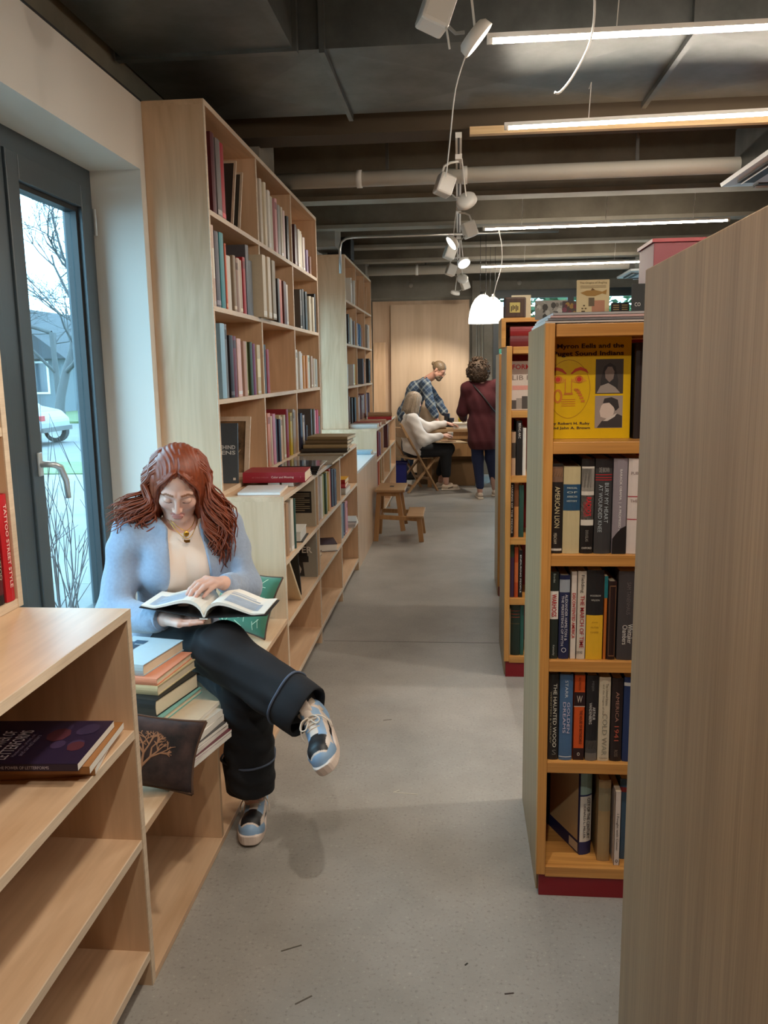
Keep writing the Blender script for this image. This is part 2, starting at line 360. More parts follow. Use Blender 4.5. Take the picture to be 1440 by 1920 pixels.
cd = MB(); cd.tube([(-1.10, 7.9, 2.5), (-1.10, 7.9, 2.72), (-1.085, 7.9, 2.78), (-1.04, 7.9, 2.81), (-.98, 7.9, 2.82), (.9, 7.9, 2.82)], .012, 8)
tag(cd.build('conduit', STEEL, smooth=True), 'thin bent metal conduit rising beside the tall shelves to the ceiling', 'conduit')
rbx = MB().box(-1.35, -1.10, 8.75, 9.0, 2.74, 2.96).build('black_box', BLACK, bevel=.01)
tag(rbx, 'small black speaker box on top of the far tall bookcase', 'speaker')
def led_tube(label, x0, x1, y, z, tilt=0.0, wires=(), ztop=SLAB):
    t = thing('led_tube', label, 'light', (x0, y, z), group='linear ceiling lights'); L = x1 - x0
    t.rotation_euler = (0, -tilt, 0)
    MB().prism([(.013 * cos(a), .013 * sin(a)) for a in np.linspace(pi, 2 * pi, 9)], .02, L - .02, Matrix(((0, 1, 0, 0), (1, 0, 0, 0), (0, 0, 1, 0), (0, 0, 0, 1)))).build('tube', TUBE_M, t)
    rbox('housing', WHITE_METAL, t, 0, L, -.015, .015, .001, .018)
    for x in (0, L - .02): MB().tube([(x, 0, 0), (x + .02, 0, 0)], .0145, 12).build('end_cap', WHITE_METAL, t, smooth=True)
    for x in wires: MB().tube([(x, 0, .02), (x + .01, 0, .18), (x, 0, ztop - z)], .0022, 5).build('suspension_wire', WHITE_METAL, t)
led_tube('bright linear tube light nearest the camera, under the duct', .10, 2.5, 3.19, 2.75, 0, (.45, 1.9))
led_tube('long linear tube light fixed below the brown beam', .22, 2.6, 4.28, 2.75, .012, (.4, 1.7), 2.90)
led_tube('suspended tube light third from the camera, over the right shelves', .20, 2.19, 7.22, 2.75, .006, (.32, 1.0, 1.7))
led_tube('suspended tube light farthest from the camera near the far wall', .24, 2.2, 9.8, 2.75, .006, (.5, 1.5))
led_tube('added tube light above the nearest oak bookcase, out of view', .25, 2.6, 1.25, 2.78, 0, (.45, 1.9))  # unseen tube, added to light the foreground shelf fronts
def track(y0, y1, z, label):
    t = thing('light_track', label, 'light track', (0, 0, 0)); m = MB()
    m.box(-.018, .018, y0, y1, z, z + .03); m.build('rail', WHITE_METAL, t)
    MB().box(-.006, .006, y0, y1, z - .002, z + .0005).build('slot', BLACK, t)
    for y in np.arange(y0 + .1, y1, 1.26): MB().tube([(0, y, z + .03), (0, y, SLAB)], .006, 6).build('hanger_rod', STEEL, t)
    return t
track(4.86, 12.3, 2.86, 'white light track running down the aisle to the far wall')
track(-1.0, 3.1, 2.955, 'white light track above the camera end of the aisle')
def spot(label, x, y, z, aim, lit=True, side=1, power=1.0):
    """track head: driver box, curved yoke and round flat lamp"""
    t = thing('track_spotlight', label, 'spotlight', (x, y, z), group='track spotlights')
    rbox('adapter', WHITE_METAL, t, -.02, .02, -.05, .05, -.03, 0)
    MB().box(-.05, .05, -.055, .055, -.06, .06, TRS((-.085 * side, .02, -.16), (0, .35 * side, .3))).build('driver_box', WHITE_METAL, t, bevel=.012)
    MB().tube([(0, 0, -.03), (-.05 * side, .01, -.035), (-.085 * side, .02, -.05), (-.1 * side, .02, -.09), (-.1 * side, .02, -.12)], .008, 8).build('bracket', WHITE_METAL, t, smooth=True)
    MB().bar((.02 * side, 0, -.02), (.045 * side, 0, -.235), .035, .006, (1, 0, 0)).build('arm', WHITE_METAL, t)
    a = Vector(aim).normalized(); q = a.to_track_quat('-Z', 'Y').to_matrix().to_4x4(); P = Matrix.Translation((.045 * side, 0, -.255)) @ q
    hd = MB().lathe([(0, .02), (.05, .02), (.062, .008), (.065, -.018), (.058, -.02)], seg=28, M=P).build('lamp_head', WHITE_METAL, t, smooth=True)
    MB().lathe([(0, -.0165), (.058, -.0165)], seg=28, M=P).build('lamp_face', LAMP_FACE if lit else WHITE_METAL, t)
    MB().tube([(-.06 * side, .01, -.2), (-.02 * side, .015, -.235), (.01 * side, .01, -.235)], .006, 6).build('cable', plain('grey_cable', (.3, .3, .28), .5), t, smooth=True)
    if lit:
        ld = bpy.data.lights.new('lamp_light', 'SPOT'); ld.energy = SPOT_W * power; ld.spot_size = radians(100); ld.spot_blend = .5; ld.shadow_soft_size = .035; ld.color = (1, .9, .76)
        lo = link('lamp_light', ld, t, Matrix.Translation((.045 * side, 0, -.255)) @ Matrix.Translation(a * .04) @ q)
    return t
spot('large white track lamp hanging in front of the first tube light', 0.01, 3.02, 2.955, (.74, .12, -.65), True, 1, 2.0)
spot('added lit track lamp above the window bench, out of the picture', 0.0, 1.75, 2.955, (-.50, .12, -.85), True, 1, 1.25)  # unseen lamp, added to brighten the left wall and near shelves
spot('added lit track lamp above the camera, out of the picture', 0.0, .35, 2.955, (.02, .40, -.9), True, -1, 1.25)  # added outside the view for warm light on the foreground
spot('unlit track lamp nearest the brown beam, facing away', 0.0, 5.25, 2.86, (.35, .7, -.6), False, 1)
spot('lit track lamp second behind the brown beam, its box on the right', 0.0, 6.9, 2.86, (-.75, -.25, -.6), True, -1)
spot('lit track lamp with round glowing face, third behind the brown beam', 0.0, 8.2, 2.86, (.35, -.55, -.75), True, 1)
spot('shaded track lamp fourth behind the brown beam, aimed at the work table', 0.0, 9.6, 2.86, (-.1, .75, -.66), True, 1, 1.2)
spot('lit ring lamp at the far end of the track', 0.0, 11.3, 2.86, (-.25, .35, -.9), True, -1, 2.2)
tk = thing('light_track', 'added white light track above the oak bookcases, out of view', 'light track'); rbox('rail', WHITE_METAL, tk, 2.58, 2.62, .4, 3.6, 2.86, 2.89)  # unseen rail, added to carry the extra lamp at the right
for y in (.6, 2.0, 3.4): MB().tube([(2.6, y, 2.89), (2.6, y, SLAB)], .006, 6).build('hanger_rod', STEEL, tk)
spot('added lit track lamp over the right oak bookcases, out of view', 2.6, 3.35, 2.86, (-.8, -.15, -.75), True, -1, 2.6)  # added lamp out of view, gives the floor more contrast
# pendant
def pendant(label, x, y, z):
    pd = thing('pendant_lamp', label, 'lamp', (x, y, z), group='dome pendants')
    prof = [(.152, 0), (.150, .05), (.140, .12), (.118, .19), (.085, .25), (.045, .285), (.02, .30), (0, .30)]
    MB().lathe(prof, seg=32).build('shade', plain('opal_shade', (.85, .83, .78), .5, emit=(1, .95, .85), estr=1.6), pd, smooth=True, solid=.003)
    MB().lathe([(0, .1), (.03, .11), (.045, .15), (.03, .19), (.015, .22), (0, .22)], seg=16).build('bulb', BULB_M, pd, smooth=True)
    for dx in (-.03, .03): MB().tube([(dx, 0, .29), (dx * .9, 0, SLAB - z)], .0028, 5).build('suspension_cable', BLACK, pd)
    MB().lathe([(.03, 0), (.03, .03), (0, .035)], (0, 0, .295), 16).build('cap', STEEL, pd, smooth=True)
BULB_M = emitter('lit_bulb', (1, .88, .70), 70)
pendant('nearer glowing white dome pendant lamp above the work area', .255, 9.0, 2.075)
pendant('second white dome pendant lamp half hidden behind the nearer one', .395, 10.0, 2.13)
# air-conditioning cassettes
def cassette(label, x, y, z=2.72, s=.9):
    t = thing('ceiling_cassette', label, 'air conditioner', (x, y, z), group='ceiling air conditioners')
    m = MB(); h = s / 2; fr = [(-h, -h), (h, -h), (h, h), (-h, h)]; i_ = h * .52
    m.add([(*p, .035) for p in fr] + [(p[0] * .985, p[1] * .985, 0.012) for p in fr] + [(p[0] * .55, p[1] * .55, 0) for p in fr],
          [(0, 1, 5, 4), (1, 2, 6, 5), (2, 3, 7, 6), (3, 0, 4, 7), (4, 5, 9, 8), (5, 6, 10, 9), (6, 7, 11, 10), (7, 4, 8, 11), (8, 9, 10, 11), (3, 2, 1, 0)])
    m.build('fascia', plain('cool_white_plastic', (.72, .76, .78), .4), t)
    for a in range(4):
        M = Matrix.Rotation(a * pi / 2, 4, 'Z'); MB().box(-.26, .26, -.40, -.30, -.004, .012, M).build('louvre_slot', plain('slot_dark', (.04, .04, .04), .6), t)
        MB().box(-.255, .255, -.012, .030, -.006, .0, M @ TRS((0, -.37, -.002), (.5, 0, 0))).build('louvre_flap', plain('cool_white_plastic', (.72, .76, .78), .4), t)
    rbox('casing', GALV, t, -h * .86, h * .86, -h * .86, h * .86, .036, .34)
    return t
cassette('white ceiling air conditioner with open louvres at upper right', 2.13, 5.33)
cassette('white ceiling air conditioner far away above the window wall', 2.5, 10.9)
# loose wires
def wire(label, pts, r=.004):
    tag(MB().tube(pts, r, 6).build('loose_wire', WHITE_METAL, smooth=True), label, 'wire')
def bez(p, n=16):
    p = [Vector(q) for q in p]; out = []
    P = [p[0]] + p + [p[-1]]
    for i in range(len(P) - 3):
        for k in range(n // (len(P) - 3) + 1):
            t = k / (n // (len(P) - 3) + 1); a, b, c, d_ = P[i:i + 4]
            out.append(.5 * ((2 * b) + (-a + c) * t + (2 * a - 5 * b + 4 * c - d_) * t * t + (-a + 3 * b - 3 * c + d_) * t ** 3))
    out.append(p[-1]); return out
wire('white wire dangling and curling in front of the first tube light', bez([(.43, 3.05, 2.95), (.452, 3.05, 2.80), (.44, 3.05, 2.68), (.39, 3.05, 2.58), (.345, 3.05, 2.525), (.325, 3.05, 2.525)]))
wire('thin white wire hanging left of the nearest track lamp', bez([(-.06, 3.0, 2.92), (-.055, 3.0, 2.8), (-.04, 3.0, 2.72), (-.03, 3.0, 2.66)], 10))
wire('thin white wire trailing from the nearest track lamp to the next one', bez([(.03, 3.02, 2.66), (-.01, 3.05, 2.55), (-.03, 3.1, 2.4), (-.045, 3.15, 2.285)], 12), .0025)
wire('thin white wire drooping beside the dome pendant', bez([(.33, 7.2, 2.74), (.36, 7.25, 2.6), (.36, 7.3, 2.45), (.31, 7.3, 2.28), (.29, 7.3, 2.18)], 12), .004)
# ------------------------------------------------------------------ birch bookcases along the left wall
T = .022
def birch_case(name, label, y0, y1, xb, xf, tops, divs, ztop, kick=0.0, ends=(True, True), back=True, cat='bookcase', edge=True):
    """tops: z of shelf upper surfaces; divs: y of dividers (z ranges follow the shelves)"""
    t = thing(name, label, cat, ((xb + xf) / 2, y0, 0)); t_inv = Matrix.Translation((-(xb + xf) / 2, -y0, 0))
    def b(n, axis, x0, x1, ya, yb, za, zb, fe=True):
        o = rbox(n, BIRCH[axis], t, x0, x1 - (.0035 if fe else 0), ya, yb, za, zb, M=t_inv)
        if fe: rbox('edge_band', BIRCH_EDGE, o, x1 - .0035, x1, ya, yb, za, zb, M=t_inv)
        return o
    zb0 = min(tops) - T
    if ends[0]: b('side_panel', 'z', xb, xf, y0, y0 + T, 0 if tops[0] < .3 else zb0, ztop - T)
    if ends[1]: b('side_panel', 'z', xb, xf, y1 - T, y1, 0 if tops[0] < .3 else zb0, ztop - T)
    ya, yb = y0 + (T if ends[0] else 0), y1 - (T if ends[1] else 0)
    b('top', 'y', xb, xf + .001, y0 if not ends[0] else y0, y1, ztop - T, ztop + .0005)
    for z in tops: b('shelf', 'y', xb + (.012 if back else 0), xf - .002, ya, yb, z - T, z)
    lv = list(tops) + [ztop]
    for y in divs:
        lo = 0 if tops[0] < .3 else tops[0]
        for i in range(len(lv) - 1): b('divider', 'z', xb + .012, xf - .003, y - T / 2, y + T / 2, lv[i], lv[i + 1] - T)
        if tops[0] > .05 and tops[0] < .3: b('foot', 'z', xb + .2, xf - .004, y - T / 2, y + T / 2, 0, tops[0] - T)
    if back: rbox('back_panel', BIRCH['z'], t, xb, xb + .012, ya, yb, zb0 if tops[0] > .3 else 0, ztop - T, M=t_inv)
    return t
LOW = (.10, .42, .72)
birch_case('low_bookcase', 'low birch counter bookcase in the foreground at the bottom left', -.6, 1.905, XW, XF, LOW, (.35,), 1.03)
birch_case('wall_bookcase', 'birch bookcase standing on the foreground counter at the left picture edge', -.6, 1.925, XW, XU, (1.0535, 1.48, 1.90, 2.32), (.35,), 2.765)
birch_case('low_bookcase', 'low birch counter bookcase below the first tall shelves behind the reading woman', 3.715, 6.52, XW, XF, LOW, (4.684, 5.588), 1.03)
birch_case('tall_bookcase', 'tall birch bookcase directly behind the reading woman, filled with books', 3.715, 6.568, XW + .001, XU, (1.0535, 1.48, 1.90, 2.315), (4.66, 5.60), 2.766)
birch_case('tall_bookcase', 'tall birch bookcase farther back, its end panel lit by daylight', 8.185, 10.60, XW + .001, XU, (1.0535, 1.45, 1.87, 2.29), (9.06, 9.86), 2.71)
birch_case('low_bookcase', 'low birch counter bookcase below the far tall shelves, behind the stool', 8.12, 10.58, XW, XF, LOW, (8.9, 9.7), 1.03)
# window seats: bench boxes built between the cases
bn = thing('window_bench', 'birch window bench the young woman is sitting on', 'bench', (-1.2, 1.906, 0)); bi = Matrix.Translation((1.2, -1.906, 0))
def bb(n, ax, *b): return rbox(n, BIRCH[ax], bn, *b, M=bi, bevel=.0012)
bb('seat', 'y', -1.598, XF, 1.906, 3.714, .425, .447); bb('floor_board', 'y', -1.36, XF, 1.906, 3.714, .001, .022)
for y in (2.56, 3.13): bb('divider', 'z', -1.36, XF - .003, y - .011, y + .011, .022, .425)
bb('back_panel', 'y', -1.371, -1.36, 1.906, 3.714, .022, .425)
b2 = thing('window_bench', 'birch boxed sill under the second window, bright with daylight', 'bench', (-1.2, 6.521, 0)); b2i = Matrix.Translation((1.2, -6.521, 0))
rbox('top', plain('daylit_sill_top', (.66, .68, .68), .35), b2, -1.598, XF, 6.521, 8.119, .785, .807, M=b2i)  # top coloured near white, the window's brightness put into its colour
for a, b in ((6.521, 7.25), (7.254, 8.119)): rbox('front_panel', BIRCH['z'], b2, XF - .02, XF - .001, a, b, .002, .785, M=b2i)

# ------------------------------------------------------------------ oak gondolas on the right
XO = .238
def gondola(label, y0, y1, x1=2.6, XO=XO, h=1.722, tops=(.099, .44, .757, 1.074, 1.396), plinth=.07, open_front=True, dx=.0, back=.28):
    t = thing('oak_bookcase', label, 'bookcase', (XO, y0, 0)); 
    def b(n, m, x0, xx, ya, yb, za, zb, bv=.0015): return rbox(n, m, t, x0, xx, ya - y0, yb - y0, za, zb, bevel=bv)
    W_ = x1 - XO
    p = b('end_panel', OAK_PANEL, 0, .022, y0 + .028, y1 - .004, .0, h)
    b('front_stile', OAK['z'], -.003, .024, y0 - .012, y0 + .028, plinth + .004, h - .002); b('end_panel', OAK_PANEL, W_ - .028, W_, y0, y1, 0, h)
    b('plinth', RED_LAM, .006, W_ - .006, y0 - .004, y0 + .02, 0, plinth); b('plinth', RED_LAM, .03, W_ - .03, y1 - .03, y1 - .01, 0, plinth)
    for z in tops:
        b('shelf', OAK['x'], .024, W_ - .03, y0, y0 + back, z - .022, z, .002)
        b('shelf_lip', OAK['x'], .024, W_ - .03, y0 - .008, y0, z - .034, z, .002)
    b('top', OAK['x'], .028, W_ - .028, y0 - .004, y1 - .004, h - .038, h - .004)
    b('spine_panel', RED_LAM, .028, W_ - .03, y0 + back, y0 + back + .02, .1, h - .04)
    b('side_liner', RED_LAM, .022, .0235, y0 + .03, y0 + back, .12, h - .04, 0)
    for z in tops: b('rear_shelf', OAK['x'], .024, W_ - .03, y0 + back + .021, y1 - .006, z - .022, z, .002)
    return t
gondola('oak bookcase nearest the camera, blank veneered panel at the right edge', .55, 1.122)
gondola('oak bookcase with red plinth, facing camera with the yellow book', 2.342, 2.924)
gondola('oak bookcase with red plinth, second row behind the yellow book', 4.183, 4.75, tops=(.112, .426, .745, 1.065, 1.392), h=1.71, plinth=.082)
gondola('oak bookcase third row back, only a thin pale edge showing', 5.75, 6.3, h=1.70, XO=.276)
rb = thing('riser_shelf', 'small oak box shelf on top of the second oak bookcase', 'shelf', (.215, 4.30, 1.7065))
for n, b in (('side', (0, .022, 0, .3, 0, .125)), ('top', (0, .9, 0, .3, .125, .145)), ('side', (.878, .9, 0, .3, 0, .125)), ('back', (.022, .878, .28, .3, 0, .125))):
    rbox(n, OAK['x'], rb, *b, bevel=.001)
# tall red cabinet
rc = thing('red_cabinet', 'tall red cabinet top rising behind the oak panel on the right', 'cabinet', (1.14, 5.15, 0))
rbox('body', plain('dusty_red_laminate', lin(108, 38, 48), .5), rc, 0, 1.0, 0, .4, .08, 2.315, bevel=.004); rbox('cornice', RED_LAM, rc, -.012, 1.012, -.012, .41, 2.315, 2.335); rbox('plinth', BLACK, rc, .02, .98, .02, .38, 0, .08)

# ------------------------------------------------------------------ step stool
ST_A, ST_D = wood('stained_beech', (.40, .20, .075), (.52, .29, .12), 'z', 14), wood('stained_beech_top', (.33, .18, .08), (.46, .27, .13), 'x', 14)
st = thing('step_stool', 'two-step wooden stool standing in the aisle', 'step stool', (-.575, 7.86, 0))
def leg(a, b): return MB().bar(a, b, .045, .03, (0, 1, 0)).build('leg', ST_A, st, bevel=.003)
# the lower step reaches towards the aisle (+x)
for sy in (-.20, .17):
    leg((-.21, sy, 0), (-.175, sy * .93, .475)); leg((.05, sy * .98, .10), (.0, sy * .93, .475))
    leg((.225, sy * 1.15, 0), (.20, sy * 1.1, .235))
    MB().bar((-.19, sy * .98, .235), (.21, sy * 1.06, .215), .022, .04).build('side_rail', ST_A, st, bevel=.002)
    MB().bar((-.18, sy * .95, .455), (.0, sy * .95, .455), .02, .045).build('apron', ST_A, st)
for x, z in ((-.19, .235), (-.175, .455), (.0, .455)): MB().bar((x, -.2, z), (x, .17, z), .02, .04).build('cross_rail', ST_A, st)
tp = MB(); tp.box(-.205, .075, -.26, .24, .475, .5); tp.build('top_step', ST_D, st, bevel=.006)
MB().box(-.085, -.045, -.05, .03, .4985, .5012).build('grip_slot', BLACK, st)
MB().box(.085, .245, -.27, .25, .233, .255).build('lower_step', ST_D, st, bevel=.006)

# ------------------------------------------------------------------ far end: leaning plywood, table, chair, boxes
def sheet(label, x0, x1, y, ztop, lean, thick=.018, z0=0.0, mat=None):
    M = Matrix.Translation((x0, y, z0)) @ Matrix.Rotation(-lean, 4, 'X')
    L = (ztop - z0) / cos(lean)
    t = thing('plywood_sheet', label, 'plywood', M=M, group='plywood sheets leaning on the far wall')
    rbox('face', mat, t, 0, x1 - x0, 0, thick, 0, L, bevel=.001); rbox('edge', BIRCH_EDGE, t, -.0025, 0, 0, thick, 0, L)
PLY = wood('pink_birch_sheet', (.60, .40, .255), (.74, .55, .385), 'z', 2.2, 9, .5, 1.6, (.36, .62), .15)
sheet('wide plywood sheet leaning rearmost against the concrete wall', -1.30, .16, 12.62, 2.63, .07, mat=PLY)
sheet('plywood sheet leaning in front of the widest one', -1.02, .15, 12.55, 2.57, .07, mat=wood('birch_sheet_b', (.58, .41, .265), (.70, .52, .36), 'z', 2.0, 9, .5, 1.6, (.36, .62), .15, 3.0))
sheet('narrow low plywood offcut leaning at the left of the sheets', -1.28, -1.10, 12.44, 2.02, .10, mat=BIRCH['z'])
tb = thing('work_table', 'wooden work table with books at the far end', 'table', (-.10, 11.5, 0)); TW = ST_A
rbox('table_top', wood('table_oak', (.38, .23, .11), (.5, .33, .18), 'x', 12), tb, -.36, 1.5, -.22, .62, .76, .80, bevel=.004)
for x in (-.30, 1.42):
    for y in (-.16, .56): rbox('leg', TW, tb, x - .03, x + .03, y - .03, y + .03, 0, .76)
rbox('apron', TW, tb, -.30, 1.42, -.17, -.15, .66, .76); rbox('apron', TW, tb, -.30, 1.42, .55, .57, .66, .76); rbox('shelf_panel', TW, tb, -.05, 1.42, -.14, -.12, .42, .66)
def box_carton(label, x, y, w, d, h, z=0, c=(128, 98, 66), rz=0, open_=True):
    t = thing('cardboard_box', label, 'cardboard box', (x, y, z), rz); m = plain('cardboard_%d_%d' % (c[0], c[1]), lin(*c), .85, var=.08, scale=20)
    k = .004; q = MB(); q.box(-w / 2, w / 2, -d / 2, -d / 2 + k, 0, h); q.box(-w / 2, w / 2, d / 2 - k, d / 2, 0, h); q.box(-w / 2, -w / 2 + k, -d / 2, d / 2, 0, h); q.box(w / 2 - k, w / 2, -d / 2, d / 2, 0, h); q.box(-w / 2, w / 2, -d / 2, d / 2, 0, k)
    q.build('carton', m, t)
    if open_:
        MB().bar((-w / 2, -d / 2, h), (-w / 2 - .10, -d / 2, h + .07), d, .004, (0, 1, 0)).build('flap', m, t)
        MB().add([(-w / 2, d / 2, h), (w / 2, d / 2, h), (w / 2, d / 2 + .05, h + .12), (-w / 2, d / 2 + .05, h + .12)], [(0, 1, 2, 3)]).build('flap', m, t, solid=.004)
        MB().box(-w / 2 + .01, w / 2 - .01, -d / 2 + .01, d / 2 - .01, .02, h * .85).build('contents', col((150, 140, 120)), t)
    else: MB().box(-w / 2, w / 2, -d / 2, d / 2, h - .004, h).build('lid', m, t); MB().box(-.03, .03, -d / 2 - .001, d / 2 + .001, h, h + .001).build('tape', col((160, 130, 90)), t)
box_carton('open cardboard carton on the floor under the table', .02, 11.62, .42, .36, .34)
box_carton('closed brown cardboard carton beside the seated woman shoes', -.42, 11.78, .34, .34, .36, open_=False, c=(112, 88, 62))
box_carton('pale carton on the floor behind the maroon coat woman', .72, 11.7, .36, .36, .42, c=(150, 140, 124), open_=False)
bnn = thing('blue_bin', 'dark blue bin beside the low bookcase behind the folding chair', 'bin', (-.80, 11.0, 0))
MB().lathe([(.0, 0), (.13, 0), (.155, .38), (.165, .385), (.16, .39), (.148, .38), (.126, .012), (0, .012)], seg=4, M=Matrix.Rotation(pi / 4, 4, 'Z')).build('tub', plain('blue_plastic', lin(30, 38, 120), .45), bnn)
MB().lathe([(.165, .37), (.172, .375), (.172, .392), (.160, .395)], seg=4, M=Matrix.Rotation(pi / 4, 4, 'Z')).build('rim', plain('dark_blue_plastic', lin(22, 27, 84), .4), bnn)
# folding chair, seen from behind-left
ch = thing('folding_chair', 'wooden folding chair the white-haired seated woman uses', 'chair', (-.57, 11.05, 0), radians(33)); CHW = wood('chair_beech', (.38, .22, .10), (.50, .31, .16), 'z', 14)
for sy in (-.22, .22):
    MB().bar((-.36, sy, .92), (.20, sy, 0), .022, .045, (0, 1, 0)).build('back_leg', CHW, ch, bevel=.003)
    MB().bar((.20, sy * .86, .45), (-.24, sy * .86, 0), .022, .04, (0, 1, 0)).build('front_leg', CHW, ch, bevel=.003)
for i in range(5): rbox('seat_slat', CHW, ch, -.19 + i * .085, -.115 + i * .085, -.2, .2, .44, .458, bevel=.003)
MB().box(-.012, .012, -.25, .25, -.075, .075, TRS((-.305, 0, .80), (0, -.5, 0))).build('back_rest', CHW, ch, bevel=.004)
MB().bar((.10, -.22, .165), (.10, .22, .165), .02, .03).build('stretcher', CHW, ch); MB().bar((-.16, -.19, .085), (-.16, .19, .085), .02, .03).build('stretcher', CHW, ch)
# things on the table
def bottle(label, x, y, z, r, h, c, cap, lab=None):
    t = thing('bottle', label, 'bottle', (x, y, z)); MB().lathe([(0, 0), (r, 0), (r, h * .68), (r * .45, h * .8), (r * .42, h * .86), (0, h * .86)], seg=18).build('body', plain('plastic_%d_%d_%d' % c, lin(*c), .35), t, smooth=True)
    MB().lathe([(0, h * .86), (r * .5, h * .86), (r * .3, h), (0, h)], seg=14).build('cap', plain('plastic_%d_%d_%d' % cap, lin(*cap), .4), t, smooth=True)
    if lab: MB().lathe([(r * 1.02, h * .15), (r * 1.02, h * .55)], seg=18).build('wrapper', col(lab), t, smooth=True)
bottle('yellow glue bottle with black cap on the far table', .03, 11.75, .80, .035, .20, (214, 200, 40), (20, 20, 22), (190, 170, 30))
for i, (x, y, hh, rr) in enumerate(((-.165, 11.72, .19, .04), (-.10, 11.68, .13, .035))):
    t = thing('canister', ('taller', 'shorter')[i] + ' black canister on the far table beside the glue', 'canister', (x, y, .80)); MB().lathe([(0, 0), (rr, 0), (rr, hh * .8), (0, hh * .8)], seg=16).build('body', BLACK, t, smooth=False)
    MB().lathe([(rr * 1.05, hh * .8), (rr * 1.05, hh), (0, hh)], seg=16).build('lid', plain('navy_plastic', lin(24, 30, 52), .4), t)
# ------------------------------------------------------------------ books
RNG = random.Random(11)
PAL = {'black': (24, 22, 22), 'charcoal': (64, 60, 60), 'grey': (132, 128, 124), 'pale grey': (180, 180, 174), 'white': (224, 220, 212), 'cream': (205, 192, 166),
       'tan': (168, 140, 110), 'brown': (96, 64, 46), 'dark red': (92, 26, 32), 'red': (168, 26, 36), 'pink': (208, 146, 150), 'magenta': (160, 54, 86), 'orange': (208, 88, 34),
       'mustard yellow': (200, 150, 36), 'yellow': (226, 190, 20), 'olive': (158, 150, 76), 'green': (60, 84, 50), 'teal': (26, 128, 136), 'light blue': (150, 190, 215), 'blue': (76, 112, 150),
       'navy': (38, 46, 86), 'purple': (98, 56, 106), 'slate': (76, 82, 92), 'peach': (206, 134, 100), 'mauve': (140, 116, 122)}
def cname(c): return min(PAL, key=lambda k: sum((a - b) ** 2 for a, b in zip(PAL[k], c)))
ORD = ['first', 'second', 'third', 'fourth', 'fifth', 'sixth', 'seventh', 'eighth', 'ninth', 'tenth', 'eleventh', 'twelfth', 'thirteenth', 'fourteenth', 'fifteenth', 'sixteenth', 'seventeenth', 'eighteenth', 'nineteenth', 'twentieth']
def book(label, M, t, h, d, c, hard=True, bands=(), title=(), group=None, pages=PAGES, art=None, rough=.45, name='book', cat='book'):
    """local frame: spine in the plane y=0 facing -y, thickness along x, height along z.
    bands: (z0,z1,colour) as fractions of the height; title: (text, colour, zc, length, across, xc[, bold]) fractions; upright text uses '^' prefix"""
    o = thing(name, label, cat, M=M, group=group); cm = col(c, rough)
    k = .0028 if hard else .0012; q = MB(); bul = min(.005, t * .12) if hard and t > .015 else 0
    q.box(0, k, .002, d, 0, h); q.box(t - k, t, .002, d, 0, h); n = 4 if bul else 1
    pr = [(t * i / n, .002 - bul * sin(pi * i / n)) for i in range(n + 1)]
    for (xa, ya), (xb, yb) in zip(pr, pr[1:]): q.add([(xa, ya, 0), (xb, yb, 0), (xb, yb, h), (xa, ya, h), (xa, ya + k, 0), (xb, yb + k, 0), (xb, yb + k, h), (xa, ya + k, h)],
                                                      [(0, 1, 2, 3), (7, 6, 5, 4), (3, 2, 6, 7), (1, 0, 4, 5)])
    cov = q.build('cover', cm, o)
    i_ = .003 if hard else .0
    rbox('pages', pages, o, k, t - k, .003 + (.002 if hard else 0), d - i_, i_, h - i_)
    def sp(x):     # spine surface y at x
        return .002 - bul * sin(pi * min(max(x / t, 0), 1)) - .0007
    for z0, z1, bc in bands:
        b = MB(); xs = [t * .0 + t * i / max(n, 1) for i in range(n + 1)]
        for xa, xb in zip(xs, xs[1:]): b.add([(xa, sp(xa) + .0003, z0 * h), (xb, sp(xb) + .0003, z0 * h), (xb, sp(xb) + .0003, z1 * h), (xa, sp(xa) + .0003, z1 * h)], [(0, 1, 2, 3)])
        b.build('spine_band', col(bc, rough), cov)
    for tt in title:
        txt, tc, zc, ln, ac, xc = tt[:6]; bo = tt[6] if len(tt) > 6 else 0
        y = .002 - bul - .0012
        if txt.startswith('^'): Mt = Matrix.Translation((xc * t, y, zc * h)) @ Matrix(((1, 0, 0, 0), (0, 0, -1, 0), (0, 1, 0, 0), (0, 0, 0, 1))); fit = (ac * t, ln * h); txt = txt[1:]
        else: Mt = Matrix.Translation((xc * t, y, zc * h)) @ Matrix(((0, 1, 0, 0), (0, 0, -1, 0), (-1, 0, 0, 0), (0, 0, 0, 1))); fit = (ln * h, ac * t)
        letter(cov, txt, col(tc, .5), Mt, fit=fit, bold=bo)
    if art: art(o, t, h, d)
    return o
RX = Matrix.Rotation(pi / 2, 4, 'Z')
